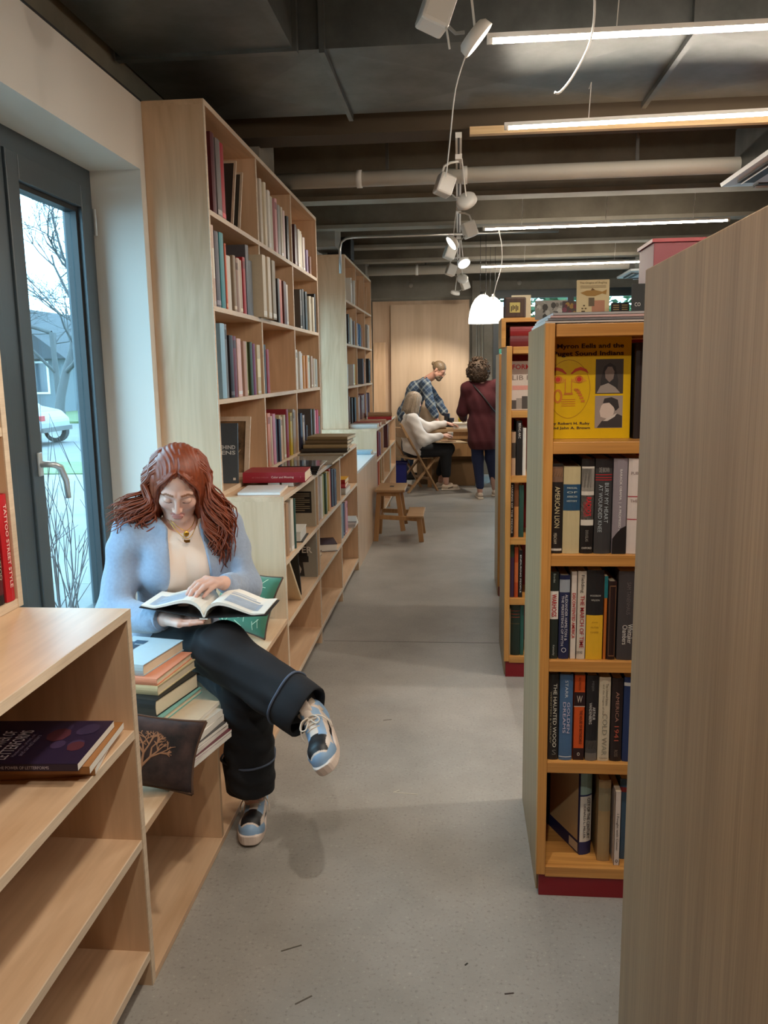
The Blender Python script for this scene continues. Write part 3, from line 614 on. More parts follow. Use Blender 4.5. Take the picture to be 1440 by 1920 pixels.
def left_row(cell, z, xs, items, grp, depth=.235, first=1, tilt_last=0.0):
    """books on the left cases: spine towards the aisle (+X), running away from the camera"""
    n = first - 1
    for y0, t, h, c in items:
        if t > .25: y0, t = y0 + t - .036, .034
        parts = 1 if t <= .075 else int(math.ceil(t / .062))
        for k in range(parts):
            n += 1; tt = t / parts; cc = c if k == 0 else tuple(max(8, min(235, int(v + RNG.uniform(-16, 16)))) for v in c)
            hh = h if k == 0 else h * RNG.uniform(.93, 1.0); dd = depth * RNG.uniform(.85, 1.0)
            M = Matrix.Translation((xs - RNG.uniform(.0, .016), y0 + k * tt, z + .0008)) @ RX
            hard = tt > .018
            bands = ()
            r = RNG.random()
            if r < .25: bands = ((.04, .10, tuple(min(235, v + 70) for v in cc)),)
            elif r < .4: bands = ((.80, .93, tuple(max(10, v - 50) for v in cc)),)
            elif r < .5: bands = ((.35, .72, tuple(min(235, v + 40) for v in cc)), (.03, .07, (210, 205, 195)))
            nm = cname(cc)
            book('%s %s book, %s from the left, %s' % ('thick' if tt > .05 else 'slim', nm, ORD[n - 1], cell), M, tt - .0012, hh, dd, cc, hard, bands, group=grp, pages=PAGES if RNG.random() < .6 else WHITE_PAGES)
B1, B2, B3 = 'near bay', 'middle bay', 'far bay'
G1 = 'books in the tall bookcase behind the reading woman'
TN = ' of first tall bookcase'
r1 = [(3.850, .060, .355, (86, 26, 32)), (3.931, .074, .35, (120, 112, 110)), (4.006, .07, .35, (168, 22, 34))]
left_row('top row, near bay' + TN, 2.315, XU - .006, r1, G1)
left_row('top row, middle bay' + TN, 2.315, XU - .006, [(4.80, .10, .36, (200, 190, 175)), (4.963, .045, .33, (225, 220, 212)), (5.011, .12, .335, (190, 180, 165)), (5.144, .06, .32, (205, 150, 155)), (5.235, .07, .30, (150, 146, 140)), (5.36, .10, .31, (200, 188, 168)), (5.5, .06, .28, (26, 20, 20))], G1)
left_row('top row, far bay' + TN, 2.315, XU - .006, [(5.75, .12, .27, (60, 22, 26)), (5.885, .12, .26, (212, 205, 190)), (6.03, .14, .25, (200, 192, 178)), (6.23, .07, .17, (130, 100, 140)), (6.37, .07, .14, (120, 70, 40))], G1)
left_row('second row, near bay' + TN, 1.90, XU - .006, [(3.80, .030, .36, (215, 190, 175)), (3.862, .068, .345, (70, 62, 72)), (3.935, .07, .35, (24, 128, 136)), (4.012, .025, .31, (205, 90, 50)), (4.04, .075, .26, (205, 196, 182)), (4.123, .09, .27, (150, 132, 110)), (4.219, .115, .27, (196, 172, 146)), (4.343, .05, .29, (170, 28, 36)), (4.401, .065, .36, (84, 84, 90)), (4.472, .07, .29, (120, 126, 134))], G1)
left_row('second row, middle bay' + TN, 1.90, XU - .006, [(5.179, .05, .27, (40, 36, 36)), (5.236, .07, .27, (206, 84, 30)), (5.33, .08, .27, (96, 50, 44)), (5.43, .07, .26, (205, 195, 185))], G1)
left_row('second row, far bay' + TN, 1.90, XU - .006, [(5.90, .06, .27, (76, 72, 68)), (5.98, .06, .28, (66, 64, 62)), (6.056, .07, .27, (44, 60, 66)), (6.216, .07, .25, (205, 195, 170)), (6.312, .07, .26, (190, 178, 150)), (6.40, .06, .26, (210, 200, 180)), (6.47, .055, .29, (22, 22, 24))], G1)
left_row('third row, near bay' + TN, 1.48, XU - .006, [(3.86, .075, .35, (150, 190, 215)), (3.945, .049, .35, (120, 122, 126)), (3.995, .065, .30, (36, 28, 30)), (4.066, .065, .30, (110, 26, 48)), (4.146, .075, .29, (222, 186, 180)), (4.242, .06, .28, (188, 150, 132)), (4.309, .06, .28, (150, 142, 72)), (4.374, .055, .28, (52, 66, 36)), (4.435, .045, .27, (110, 42, 88)), (4.484, .05, .275, (150, 60, 84)), (4.542, .075, .27, (200, 184, 140))], G1)
left_row('third row, middle bay' + TN, 1.48, XU + .004, [(4.677, .05, .275, (62, 58, 58)), (4.74, .06, .25, (150, 18, 28))], G1)
left_row('third row, far bay' + TN, 1.48, XU - .006, [(5.676, .07, .27, (220, 214, 200)), (5.768, .06, .26, (212, 206, 196)), (5.845, .05, .25, (226, 220, 210)), (5.95, .07, .235, (206, 142, 28)), (6.05, .05, .235, (200, 130, 30)), (6.12, .09, .24, (210, 200, 176)), (6.25, .12, .235, (186, 160, 140)), (6.42, .10, .22, (170, 170, 160))], G1)
left_row('bottom row, middle bay' + TN, 1.0535, XU - .004, [(4.748, .07, .31, (206, 134, 100)), (4.83, .03, .29, (214, 196, 170)), (4.874, .07, .30, (205, 130, 150)), (4.958, .10, .27, (44, 46, 54)), (5.075, .15, .28, (214, 196, 152)), (5.246, .10, .31, (150, 40, 52)), (5.393, .07, .28, (196, 170, 46)), (5.48, .10, .30, (160, 146, 128))], G1)
left_row('bottom row, far bay' + TN, 1.0535, XU - .004, [(5.731, .07, .26, (40, 44, 70)), (5.827, .05, .24, (200, 190, 180)), (5.886, .07, .24, (46, 50, 98)), (5.979, .05, .16, (60, 30, 20)), (6.157, .14, .27, (90, 84, 80)), (6.335, .055, .25, (220, 150, 165)), (6.40, .07, .25, (186, 50, 88)), (6.485, .05, .2, (120, 116, 110))], G1)
# grey-cream slip cases that stand out past the shelf edge
for i, (y, t, h, c, nm) in enumerate(((4.565, .075, .33, (206, 192, 166), 'cream slipcase protruding'), (4.69, .075, .335, (214, 200, 176), 'pale slipcase protruding'), (4.80, .085, .33, (150, 134, 108), 'tan slipcase protruding'))):
    book(nm + ' from the second row of the first tall bookcase', Matrix.Translation((XU + .035, y, 1.901)) @ RX, t, h, .26, c, True, ((.03, .10, (226, 220, 206)),), group='slipcases on the second row', name='slipcase', cat='slipcase')
G2 = 'books in the low bookcase behind the reading woman'; TL = ' of low bookcase behind woman'
left_row('upper row, near bay' + TL, .72, XF - .008, [(3.755, .075, .25, (190, 150, 128)), (3.84, .06, .26, (170, 140, 112)), (3.905, .04, .25, (150, 132, 118)), (3.955, .06, .26, (215, 210, 200)), (4.02, .02, .255, (52, 84, 78))], G2, .26)
left_row('upper row, middle bay' + TL, .72, XF - .008, [(4.76, .07, .27, (92, 60, 110)), (4.86, .05, .26, (224, 220, 210)), (4.94, .07, .26, (176, 166, 84)), (5.026, .04, .255, (56, 80, 50)), (5.078, .12, .26, (190, 172, 80)), (5.224, .06, .26, (190, 52, 36)), (5.303, .14, .25, (66, 74, 86))], G2, .26)
left_row('second row, far bay' + TL, .42, XF - .008, [(5.62, .07, .25, (90, 120, 84)), (5.73, .07, .25, (130, 140, 146)), (5.83, .05, .24, (44, 46, 84)), (5.90, .12, .24, (206, 150, 150))], G2, .26)
G3 = 'books in the far tall bookcase'; TF = ' of far tall bookcase'
left_row('top row' + TF, 2.29, XU - .004, [(8.74, .09, .26, (214, 218, 214)), (8.92, .06, .25, (200, 200, 195))], G3)
left_row('second row' + TF, 1.87, XU - .004, [(8.50, .07, .30, (40, 38, 34)), (8.60, .06, .27, (205, 205, 190)), (8.70, .07, .26, (140, 138, 132)), (8.85, .06, .25, (120, 112, 112)), (9.104, .06, .24, (160, 140, 140)), (9.28, .14, .25, (44, 60, 110)), (9.48, .07, .24, (26, 30, 60)), (9.66, .06, .22, (160, 110, 90)), (10.12, .05, .28, (150, 140, 128)), (10.3, .06, .28, (210, 205, 198))], G3)
left_row('third row' + TF, 1.45, XU - .004, [(8.32, .06, .22, (190, 190, 185)), (8.78, .07, .22, (186, 188, 186)), (8.9, .06, .22, (190, 170, 40)), (9.68, .06, .29, (70, 78, 92)), (9.76, .05, .25, (176, 110, 60)), (10.4, .05, .30, (14, 14, 16)), (10.5, .05, .28, (30, 28, 28))], G3)
left_row('bottom row' + TF, 1.0535, XU - .004, [(8.42, .06, .29, (120, 96, 80)), (8.59, .07, .27, (60, 56, 54)), (8.78, .12, .27, (24, 22, 22)), (9.137, .06, .26, (180, 160, 150)), (9.289, .07, .27, (150, 120, 116)), (9.43, .12, .27, (120, 100, 104)), (9.62, .07, .27, (170, 156, 150)), (9.73, .07, .28, (110, 30, 44)), (9.93, .14, .28, (86, 40, 60)), (10.2, .14, .28, (70, 46, 44))], G3)
G4 = 'books in the low bookcase behind the stool'
left_row('upper row of low bookcase behind stool', .72, XF - .006, [(8.5, .07, .27, (120, 22, 34)), (8.66, .07, .24, (120, 84, 110)), (9.50, .06, .27, (86, 44, 48))], G4, .26)
left_row('second row of low bookcase behind stool', .42, XF - .006, [(8.2, .07, .27, (120, 30, 36)), (8.35, .07, .27, (170, 70, 56)), (8.5, .07, .27, (200, 110, 70)), (8.66, .06, .26, (160, 130, 70)), (9.74, .07, .26, (50, 96, 78)), (9.95, .07, .27, (190, 190, 180))], G4, .26)

# face-on covers --------------------------------------------------------------
FACE = Matrix(((1, 0, 0, 0), (0, 0, -1, 0), (0, 1, 0, 0), (0, 0, 0, 1)))      # text plane standing in XZ, facing -y
SIDE = Matrix(((0, 0, -1, 0), (-1, 0, 0, 0), (0, 1, 0, 0), (0, 0, 0, 1)))     # text plane on the x=0 cover: reads from spine(y=0)... facing -x
def patch(parent, name, c, pts, off, plane='side', rough=.5):
    """flat printed polygon on the x=0 cover (plane 'side': coordinates measured from fore-edge to spine, z) """
    vs = [(off, d_, z) for d_, z in pts] if plane == 'top' else [((-off), d_, z) for d_, z in pts] if plane == 'side' else [(x, -off, z) for x, z in pts]
    return MB().add(vs, [tuple(range(len(vs)))]).build(name, col(c, rough), parent)
def R4(a, b, c, d): return [(a, b), (c, b), (c, d), (a, d)]
def art_text(o, t, h, d):
    patch(o, 'printed_panel', (24, 20, 18), R4(.02, h * .28, d * .86, h * .72), .0006)
    for i in range(9): patch(o, 'text_line', (150, 136, 110), R4(.03 + (.03 if i % 3 == 2 else 0), h * (.66 - i * .042), d * .82, h * (.675 - i * .042)), .0010)
    patch(o, 'ornament', (96, 80, 56), [(d * .4, h * .84), (d * .48, h * .87), (d * .56, h * .84), (d * .48, h * .825)], .0008)
    patch(o, 'text_line', (110, 94, 70), R4(d * .28, h * .80, d * .68, h * .81), .0008)
book('beige book with black text panel on its cover, against the divider', Matrix.Translation((XF - .012, 4.615, .7205)) @ RX, .035, .285, .26, (168, 158, 138), True, art=art_text)
def art_skate(o, t, h, d):
    patch(o, 'figure_head', (26, 24, 24), [(d * .40, h * .80), (d * .38, h * .88), (d * .44, h * .95), (d * .52, h * .94), (d * .55, h * .87), (d * .53, h * .80), (d * .53, h * .74), (d * .76, h * .68), (d * .80, h * .40), (d * .22, h * .40), (d * .26, h * .68), (d * .40, h * .74)], .0006)
    patch(o, 'figure_face', (150, 140, 126), [(d * .42, h * .83), (d * .43, h * .91), (d * .50, h * .91), (d * .51, h * .83), (d * .46, h * .79)], .0010)
    letter(o, 'SKATER', col((226, 220, 208)), Matrix.Translation((-.0014, d * .5, h * .55)) @ Matrix(((0, 0, -1, 0), (-1, 0, 0, 0), (0, 1, 0, 0), (0, 0, 0, 1))), fit=(d * .78, h * .13), bold=.02)
    patch(o, 'subtitle_bar', (40, 38, 36), R4(d * .2, h * .30, d * .62, h * .42), .0008)
    patch(o, 'figure_legs', (46, 43, 40), [(d * .3, h * .02), (d * .34, h * .3), (d * .7, h * .3), (d * .74, h * .02)], .0006)
    patch(o, 'emblem', (190, 182, 168), [(d * .40, h * .08), (d * .37, h * .16), (d * .42, h * .24), (d * .52, h * .25), (d * .57, h * .16), (d * .50, h * .07)], .0010)
book('grey book with SKATER cover and a standing figure, on second row', Matrix.Translation((XF - .010, 4.620, .4205)) @ RX, .03, .295, .25, (142, 136, 124), False, art=art_skate)
book('cream book leaning steeply beside the SKATER cover', TRS((XF - .012, 4.13, .4215), (.80, 0, 0)) @ RX, .018, .37, .25, (205, 186, 152), True)
book('dark book tucked behind the leaning cream one', TRS((XF - .03, 4.22, .4215), (.25, 0, 0)) @ RX, .02, .27, .24, (30, 28, 27), True)
bxw = thing('white_box', 'small white box lying before the beige book', 'box', (XF - .12, 4.27, .7206), .05); rbox('body', col((206, 204, 196)), bxw, -.11, .10, -.10, .12, .004, .05, bevel=.002); rbox('lid', col((216, 214, 206)), bxw, -.112, .102, -.102, .122, .05, .056); rbox('base', col((40, 38, 38)), bxw, -.113, .112, -.104, .124, 0, .005)
def art_lens(o, t, h, d):
    for s, z in (('BEHIND', .60), ('LENS', .51)): letter(o, s, col((205, 214, 218)), Matrix.Translation((-.0012, d * .27, h * z)) @ Matrix(((0, 0, -1, 0), (-1, 0, 0, 0), (0, 1, 0, 0), (0, 0, 0, 1))), fit=(d * .42, h * .065), bold=.02)
    patch(o, 'cover_stripe', (190, 198, 200), [(d * .42, h * .66), (d * .46, h * .66), (d * .44, h * .76), (d * .42, h * .76)], .001)
    patch(o, 'corner_mark', (220, 215, 205), R4(d * .06, h * .05, d * .12, h * .09), .001)
book('slate blue book with BEHIND LENS cover, leaning in an empty cell', TRS((-1.100, 4.02, 1.055), (-.12, 0, 0)) @ RX, .016, .30, .22, (70, 82, 92), False, art=art_lens)
fr = thing('framed_photo', 'framed photograph leaning behind the slate blue book', 'picture frame', M=TRS((-1.355, 4.26, 1.0545), (-.30, 0, 0)))
w_, h_ = .245, .33
for b in ((0, w_, 0, .014, 0, .025), (0, w_, 0, .014, h_ - .025, h_), (0, .025, 0, .014, .025, h_ - .025), (w_ - .025, w_, 0, .014, .025, h_ - .025)): rbox('frame_bar', BIRCH_EDGE, fr, *b)
rbox('photo', concrete('photo_print', lin(30, 24, 18), lin(150, 118, 84), 9, .5, 0), fr, .025, w_ - .025, .004, .010, .025, h_ - .025)
for i in range(7): MB().bar((.06 + i * .012, .003, .06), (.04 + i * .026, .003, .15 + .01 * (i % 3)), .0012, .004).build('grass_stroke', col((176, 142, 96)), fr)
# leaning boards on the top row
for i, (y, L, c, nm) in enumerate(((4.20, .36, (56, 52, 48), 'nearer'), (4.33, .33, (70, 64, 56), 'farther'))):
    t = thing('leaning_frame', nm + ' dark framed board leaning on the top row of the tall bookcase', 'picture frame', M=TRS((-1.34, y, 2.3165), (-.34, 0, 0)), group='leaning boards')
    rbox('board', col(c), t, .012, .21, .002, .010, .012, L - .012)
    for b in ((0, .222, 0, .012, 0, .012), (0, .222, 0, .012, L - .012, L), (0, .012, 0, .012, .012, L - .012), (.21, .222, 0, .012, .012, L - .012)): rbox('frame_bar', BIRCH_EDGE, t, *b)
for y, nm in ((9.42, 'middle'), (10.16, 'far')):
    t = thing('plank', 'thin birch board leaning in the %s top cell of the far tall bookcase' % nm, 'board', M=TRS((-1.34, y, 2.292), (-.48, 0, 0)), group='leaning birch boards'); rbox('board', BIRCH['z'], t, 0, .22, 0, .012, 0, .36); rbox('edge', BIRCH_EDGE, t, .22, .223, 0, .012, 0, .36)

# lying books and magazines ---------------------------------------------------
def lying(label, x, y, z, w, d, t, c, rz=0.0, spine='near', title=(), group=None, hard=True, pages=PAGES, art=None, bands=(), rough=.45, name='book', cat='book'):
    """flat book: w along the spine, d away from it; the spine faces -y (rotate with rz). x,y = centre"""
    M = TRS((x, y, z), (0, 0, rz)) @ Matrix.Translation((w / 2, -d / 2, 0)) @ Matrix(((0, 0, -1, 0), (0, 1, 0, 0), (1, 0, 0, 0), (0, 0, 0, 1)))
    return book(label, M, t, w, d, c, hard, bands, title, group, pages, art, rough, name, cat)
# in this frame: local x=t is the TOP cover, local z runs along world -x
GC = 'things lying on the counter behind the woman'
ctr = 1.0315
lying('thin white notepad lying at the near end of the counter', -.945, 3.90, ctr, .20, .26, .012, (222, 224, 224), .06, group=GC, hard=False, pages=WHITE_PAGES)
for i, (x, n) in enumerate(((-.93, 'first'), (-.86, 'second'))): lying('white booklet under the thick red book, %s one' % n, x, 4.17, ctr, .06, .22, .02, (205, 205, 200), .0, group=GC, hard=False, pages=WHITE_PAGES)
lying('thick crimson book with COLOR AND MEANING title lying on the counter', -.932, 4.17, ctr + .0205, .315, .235, .052, (150, 26, 44), .05, group=GC, title=(('Color and Meaning', (226, 190, 180), .36, .36, .26, .52, .012), ('ART  SCIENCE  SYMBOLISM', (190, 110, 116), .72, .26, .12, .52), ('\u03c8', (196, 120, 120), .07, .04, .3, .5)))
for i in range(5): lying('glossy black magazine, %s from the bottom of the counter stack' % ORD[i], -.925 + .005 * i, 4.66 + .018 * i, ctr + i * .0088, .24, .30, .0085, (20, 20, 23) if i % 2 else (46, 44, 46), .10 - .02 * i, group='black magazine stack', hard=False, pages=WHITE_PAGES, rough=.12, name='magazine', cat='magazine')
for i in range(4): lying('grey magazine, %s from the bottom beside the crimson book' % ORD[i], -.95, 4.42, ctr + i * .0082, .26, .20, .008, ((120, 116, 112), (60, 58, 58), (176, 170, 162), (96, 92, 90))[i], -.05 + .03 * i, group='grey magazine stack', hard=False, pages=WHITE_PAGES, rough=.2, name='magazine', cat='magazine')
for i in range(4): lying('old brown book, %s from the bottom of the far counter stack' % ORD[i], -.94 + .01 * i, 5.80 + .03 * i, ctr + .014 + i * .026, .32 - .01 * i, .30, .025, ((44, 36, 28), (150, 128, 92), (98, 80, 54), (128, 108, 74))[i], .08 - .05 * i, group='old book stack', rough=.6)
lying('thin grey folder under the old brown books', -.95, 5.75, ctr, .34, .42, .012, (140, 130, 112), .0, hard=False)
lying('pale open-faced magazine beyond the black ones on the counter', -.93, 5.22, ctr, .30, .42, .013, (156, 150, 140), .02, hard=False, rough=.15, name='magazine', cat='magazine')
lying('yellow book lying on top of the far bay pile', -.945, 5.98, .72 + .075, .25, .2, .03, (206, 150, 24), 0, group='pile in the far bay', bands=((0, .12, (150, 30, 26)),))
lying('red floral book in the middle of the far bay pile', -.945, 5.97, .72 + .045, .25, .22, .029, (176, 60, 66), .03, group='pile in the far bay')
lying('thick pale grey book at the bottom of the far bay pile', -.94, 5.96, .7206, .26, .24, .043, (176, 172, 164), -.02, group='pile in the far bay', pages=WHITE_PAGES)
lying('tan paperback lying in the middle bay of the low bookcase', -.97, 4.86, .4206, .24, .2, .038, (176, 142, 72), .05, bands=((.55, .85, (96, 66, 34)),))
lying('grey book lying behind the tan paperback in the middle bay', -1.0, 5.12, .4206, .22, .18, .03, (112, 96, 84), .0)
lying('dark purple book lying on its side next to the tan paperback', -.93, 5.40, .4206, .22, .2, .05, (44, 36, 56), -1.3, pages=WHITE_PAGES)
for i in range(4): lying('white booklet, %s from the bottom in the far bay' % ORD[i], -.90, 6.25, .4206 + i * .013, .22, .24, .0125, ((206, 206, 200), (180, 184, 180), (214, 212, 205), (170, 180, 184))[i], .04 * i, group='white booklets', hard=False, pages=WHITE_PAGES)
lying('pale blue printed book lying on the bright sill', -.96, 7.95, .8076, .24, .2, .03, (150, 176, 190), .0)
for i, (x, y, z, c, nm) in enumerate(((-.95, 8.35, ctr, (190, 186, 180), 'white book at the near end'), (-.95, 8.62, ctr, (150, 60, 52), 'coral red book'), (-.93, 9.0, ctr, (190, 150, 130), 'peach book'), (-.93, 9.75, ctr, (168, 30, 44), 'red book under the tan one'), (-.93, 9.75, ctr + .041, (150, 116, 84), 'tan book on top of the red one'))):
    lying(nm + ' lying on the far low bookcase', x, y, z, .28, .24, .04, c, .03 * i, group='books on the far counter')
# foreground counter
lying('brown cardboard-bound book at the bottom of the foreground pile', -.975, 1.735, .7206, .30, .235, .016, (168, 116, 66), .18, group='foreground pile', hard=False, pages=WHITE_PAGES)
lying('brown cardboard-bound book in the middle of the foreground pile', -.965, 1.725, .737, .30, .235, .018, (158, 106, 58), .08, group='foreground pile', hard=False, pages=WHITE_PAGES)
TOPM = Matrix(((0, 0, 1, 0), (1, 0, 0, 0), (0, 1, 0, 0), (0, 0, 0, 1)))      # text plane on the upper cover of a lying book
def art_power(o, t, h, d):
    for s, z, sz, w in (('THE POWER OF', .70, .030, .62), ('LETTERFORMS', .58, .030, .66)): letter(o, s, col((206, 200, 214)), Matrix.Translation((t + .0012, d * .42, h * z)) @ TOPM, fit=(d * w, sz), bold=.008)
    for s, z, w in (('Handwritten, printed, cut', .50, .5), ('and carved letters', .46, .46)): letter(o, s, col((150, 140, 168)), Matrix.Translation((t + .0012, d * .40, h * z)) @ TOPM, fit=(d * w, .011))
    rnd = random.Random(4)
    for i in range(9):
        y, z = d * rnd.uniform(.3, .85), h * rnd.uniform(.1, .40); r = rnd.uniform(.012, .03)
        patch(o, 'cover_print', ((62, 46, 78), (84, 40, 52), (54, 42, 72))[i % 3], [(y + r * cos(a) * 1.3, z + r * sin(a)) for a in np.linspace(0, 2 * pi, 9)[:-1]], t + .0006 + i * .00005, 'top')
lying('purple book titled THE POWER OF LETTERFORMS on the foreground pile', -.985, 1.70, .7555, .315, .225, .017, (40, 28, 56), .06, group='foreground pile', hard=False, pages=WHITE_PAGES, art=art_power,
      title=(('THE POWER OF LETTERFORMS', (196, 190, 206), .38, .36, .42, .5), ('Rosemary Sassoon', (190, 184, 200), .72, .17, .36, .5)))
# near wall case: books at the picture edge
book('red TATTOO STREET STYLE book, last of its row at the picture edge', Matrix.Translation((XU - .004, 1.862, 1.0545)) @ RX, .038, .265, .23, (190, 30, 40), True, title=(('TATTOO STREET STYLE', (240, 205, 195), .52, .78, .34, .5, .01),))
book('black VINTAGE TATTOO book second from the end at the picture edge', Matrix.Translation((XU - .008, 1.830, 1.0545)) @ RX, .030, .245, .23, (34, 26, 26), True, title=(('VINTAGE TATTOO', (200, 190, 170), .55, .6, .36, .5),), bands=((.1, .3, (90, 30, 36)),))
book('yellow tattoo book third from the end at the picture edge', Matrix.Translation((XU - .008, 1.790, 1.0545)) @ RX, .038, .225, .23, (206, 176, 24), True, bands=((.5, .7, (60, 50, 24)),))
book('white book on the second row at the left picture edge', Matrix.Translation((XU - .006, 1.857, 1.481)) @ RX, .042, .25, .23, (205, 196, 180), True, bands=((.05, .25, (150, 140, 124)),))

# stack beside the reader -----------------------------------------------------
SB = .4478
rzb = -.24
cx, cy = -.872, 2.335
for i, (c, t, dx, dy, a) in enumerate((((206, 196, 196), .016, .0, .0, .0), ((96, 40, 52), .009, -.002, .004, -.03), ((218, 212, 208), .014, -.010, .006, .02), ((60, 58, 60), .012, -.014, .0, -.02), ((224, 218, 214), .020, -.02, .004, .05), ((190, 182, 170), .022, -.028, .004, -.03), ((206, 186, 160), .012, -.034, .02, .1))):
    z = SB + sum((.016, .009, .014, .012, .020, .022, .012)[:i])
    lying('pale art magazine, %s from the bottom of the stack beside the woman' % ORD[i], cx + dx, cy + dy, z, .23, .27, t, c, rzb + a, group='magazines beside the woman', hard=False, pages=WHITE_PAGES, rough=.3, name='magazine', cat='magazine')
zt = SB + .105 + .0005
def art_blue(o, t, h, d):
    rnd = random.Random(9)
    for i in range(14): y0, z0 = rnd.uniform(.02, d * .8), rnd.uniform(.01, h * .45); patch(o, 'cover_print', ((62, 84, 104), (130, 160, 178), (44, 58, 74))[i % 3], R4(y0, z0 + h * .5, min(d - .01, y0 + rnd.uniform(.02, .06)), min(h - .005, z0 + h * .5 + rnd.uniform(.02, .07))), t + .0006 + i * .00003, 'top')
for i, (nm, c, t, dx, dy, a, pg) in enumerate((('thin teal book at the bottom', (120, 176, 170), .018, 0, 0, .06, PAGES), ('thick black book', (22, 24, 26), .052, .002, -.01, .0, PAGES), ('cream book', (206, 190, 150), .030, .004, .012, .10, PAGES), ('peach orange book', (222, 146, 116), .022, .012, .0, .16, PAGES), ('pale blue photo book at the top', (176, 196, 206), .036, -.012, .012, .06, PAGES))):
    z = zt + sum((.018, .052, .030, .022, .036)[:i]) + .0004 * i
    lying(nm + ' of the stack beside the woman', -.968 - .016 * i + dx, 2.435 + .013 * i + dy, z, .19, .25, t, c, a * .6 - .22, group='books beside the woman', pages=pg, art=art_blue if i == 4 else None)
# ------------------------------------------------------------------ books in the oak bookcases (spines to the camera)
GB = 'books in the oak bookcase facing the camera'
def ob(label, x0, x1, z, h, c, y=2.352, d=.215, **k):
    return book(label, Matrix.Translation((x0, y, z + .0006)), x1 - x0, h, d, c, group=k.pop('group', GB), **k)
W_, R_, BK = (226, 222, 214), (172, 26, 34), (26, 24, 24)
z = 1.074
def portrait(o, t, h, d): pass
ob('black AMERICAN LION book, first on the second shelf of oak bookcase', .264, .294, z, .258, (34, 30, 28), bands=((.80, .97, (120, 92, 74)), (.86, .95, (196, 150, 116)), (.03, .055, (205, 200, 190))), title=(('AMERICAN LION', (206, 190, 150), .52, .46, .46, .5), ('MEACHAM', (190, 180, 160), .17, .12, .3, .36)))
ob('cream linen book with blue spine label on the second oak shelf', .296, .343, z, .25, (196, 182, 142), bands=((.50, .80, (38, 76, 106)),), title=tuple(('^' + s, (196, 206, 200), .76 - .05 * i, .022, .6, .5) for i, s in enumerate(('MANUAL', 'OF', 'AMERICAN', 'HISTORY'))))
ob('black and white RADIO book on the second oak shelf', .346, .381, z, .272, (28, 26, 26), bands=((.30, .92, (214, 208, 198)), (.66, .90, (120, 116, 110)), (.36, .62, (24, 22, 24)), (.66, .70, (214, 208, 198))), title=(("RADIO'S", (206, 40, 50), .50, .20, .42, .6, .02), ('CENTURY', (196, 50, 56), .47, .16, .22, .28), ('^OXFORD', (214, 208, 198), .06, .022, .8, .5), ('DOUGLAS', (150, 146, 140), .19, .12, .22, .5)))
ob('dark grey BURY MY HEART AT WOUNDED KNEE book on the second oak shelf', .384, .430, z, .272, (58, 58, 60), bands=((.90, 1, (34, 32, 34)), (.775, .785, (170, 40, 44)), (.80, .81, (170, 40, 44)), (.83, .84, (170, 40, 44))), title=(('BURY MY HEART', (176, 188, 194), .54, .42, .24, .68), ('AT WOUNDED KNEE', (176, 188, 194), .48, .50, .24, .32), ('^DEE BROWN', (160, 156, 152), .885, .05, .6, .5)))
def swoosh(o, t, h, d): patch(o, 'jacket_shape', (26, 24, 26), [(0, .0), (t, .0), (t, h * .30), (t * .6, h * .27), (t * .25, h * .21), (0, h * .16)], .0052, 'face')
ob('lilac grey book with black swoosh, A PROMISED LAND, on the second oak shelf', .434, .472, z, .272, (146, 138, 146), title=(('BARACK OBAMA  |  A PROMISED LAND', (240, 238, 236), .52, .74, .22, .5),), bands=(), art=swoosh)
ob('white book with red rules at the end of the second oak shelf', .475, .515, z, .272, (222, 210, 204), bands=((.60, .61, (170, 40, 60)), (.36, .37, (170, 40, 60))), title=(('^THE', (120, 90, 84), .56, .03, .5, .4), ('^PUB', (130, 110, 104), .85, .03, .5, .4)))
z = .757
ob('dark green WARHOGS book, first on the third oak shelf', .264, .288, z, .262, (38, 46, 42), bands=((.46, .78, W_),), title=(('WARHOGS', R_, .62, .26, .58, .5, .02), ('Brandes', (170, 180, 170), .93, .1, .28, .5), ('Kentucky', (190, 196, 190), .10, .12, .3, .5)))
ob('navy HAMILTON PERSISTENCE OF MYTH book on the third oak shelf', .291, .320, z, .252, (34, 42, 78), bands=((.80, .95, (150, 158, 168)),), title=(('ALEXANDER HAMILTON &', (214, 214, 220), .50, .55, .26, .68), ('THE PERSISTENCE OF MYTH', (214, 214, 220), .46, .60, .24, .32), ('^O', (190, 194, 206), .11, .06, .5, .5)))
ob('white DISCONTENTED AMERICA book with red letters on the third oak shelf', .324, .341, z, .262, (216, 206, 196), hard=False, title=(('DISCONTENTED AMERICA', R_, .50, .52, .55, .5, .02),))
ob('cream book titled THE MARCH OF TIME on the third oak shelf', .343, .367, z, .264, (206, 196, 182), title=(('Fielding', (40, 36, 36), .86, .2, .5, .5), ('THE MARCH OF TIME', (160, 30, 40), .43, .60, .5, .55, .01), ('^OXFORD', (60, 50, 50), .08, .03, .8, .3)))
ob('black and yellow WOODROW WILSON book on the third oak shelf', .369, .416, z, .268, (34, 34, 36), bands=((0, .50, (226, 176, 44)),), title=(('^WOODROW', (200, 198, 190), .72, .02, .66, .5), ('^WILSON', (200, 198, 190), .67, .02, .5, .5), ('^JOHN', (150, 110, 30), .42, .018, .36, .5), ('^MILTON', (150, 110, 30), .365, .018, .46, .5), ('^COOPER', (150, 110, 30), .31, .018, .5, .5)))
ob('thin orange paperback with teal top on the third oak shelf', .418, .428, z, .25, (186, 104, 40), hard=False, bands=((.74, 1, (30, 110, 118)),))
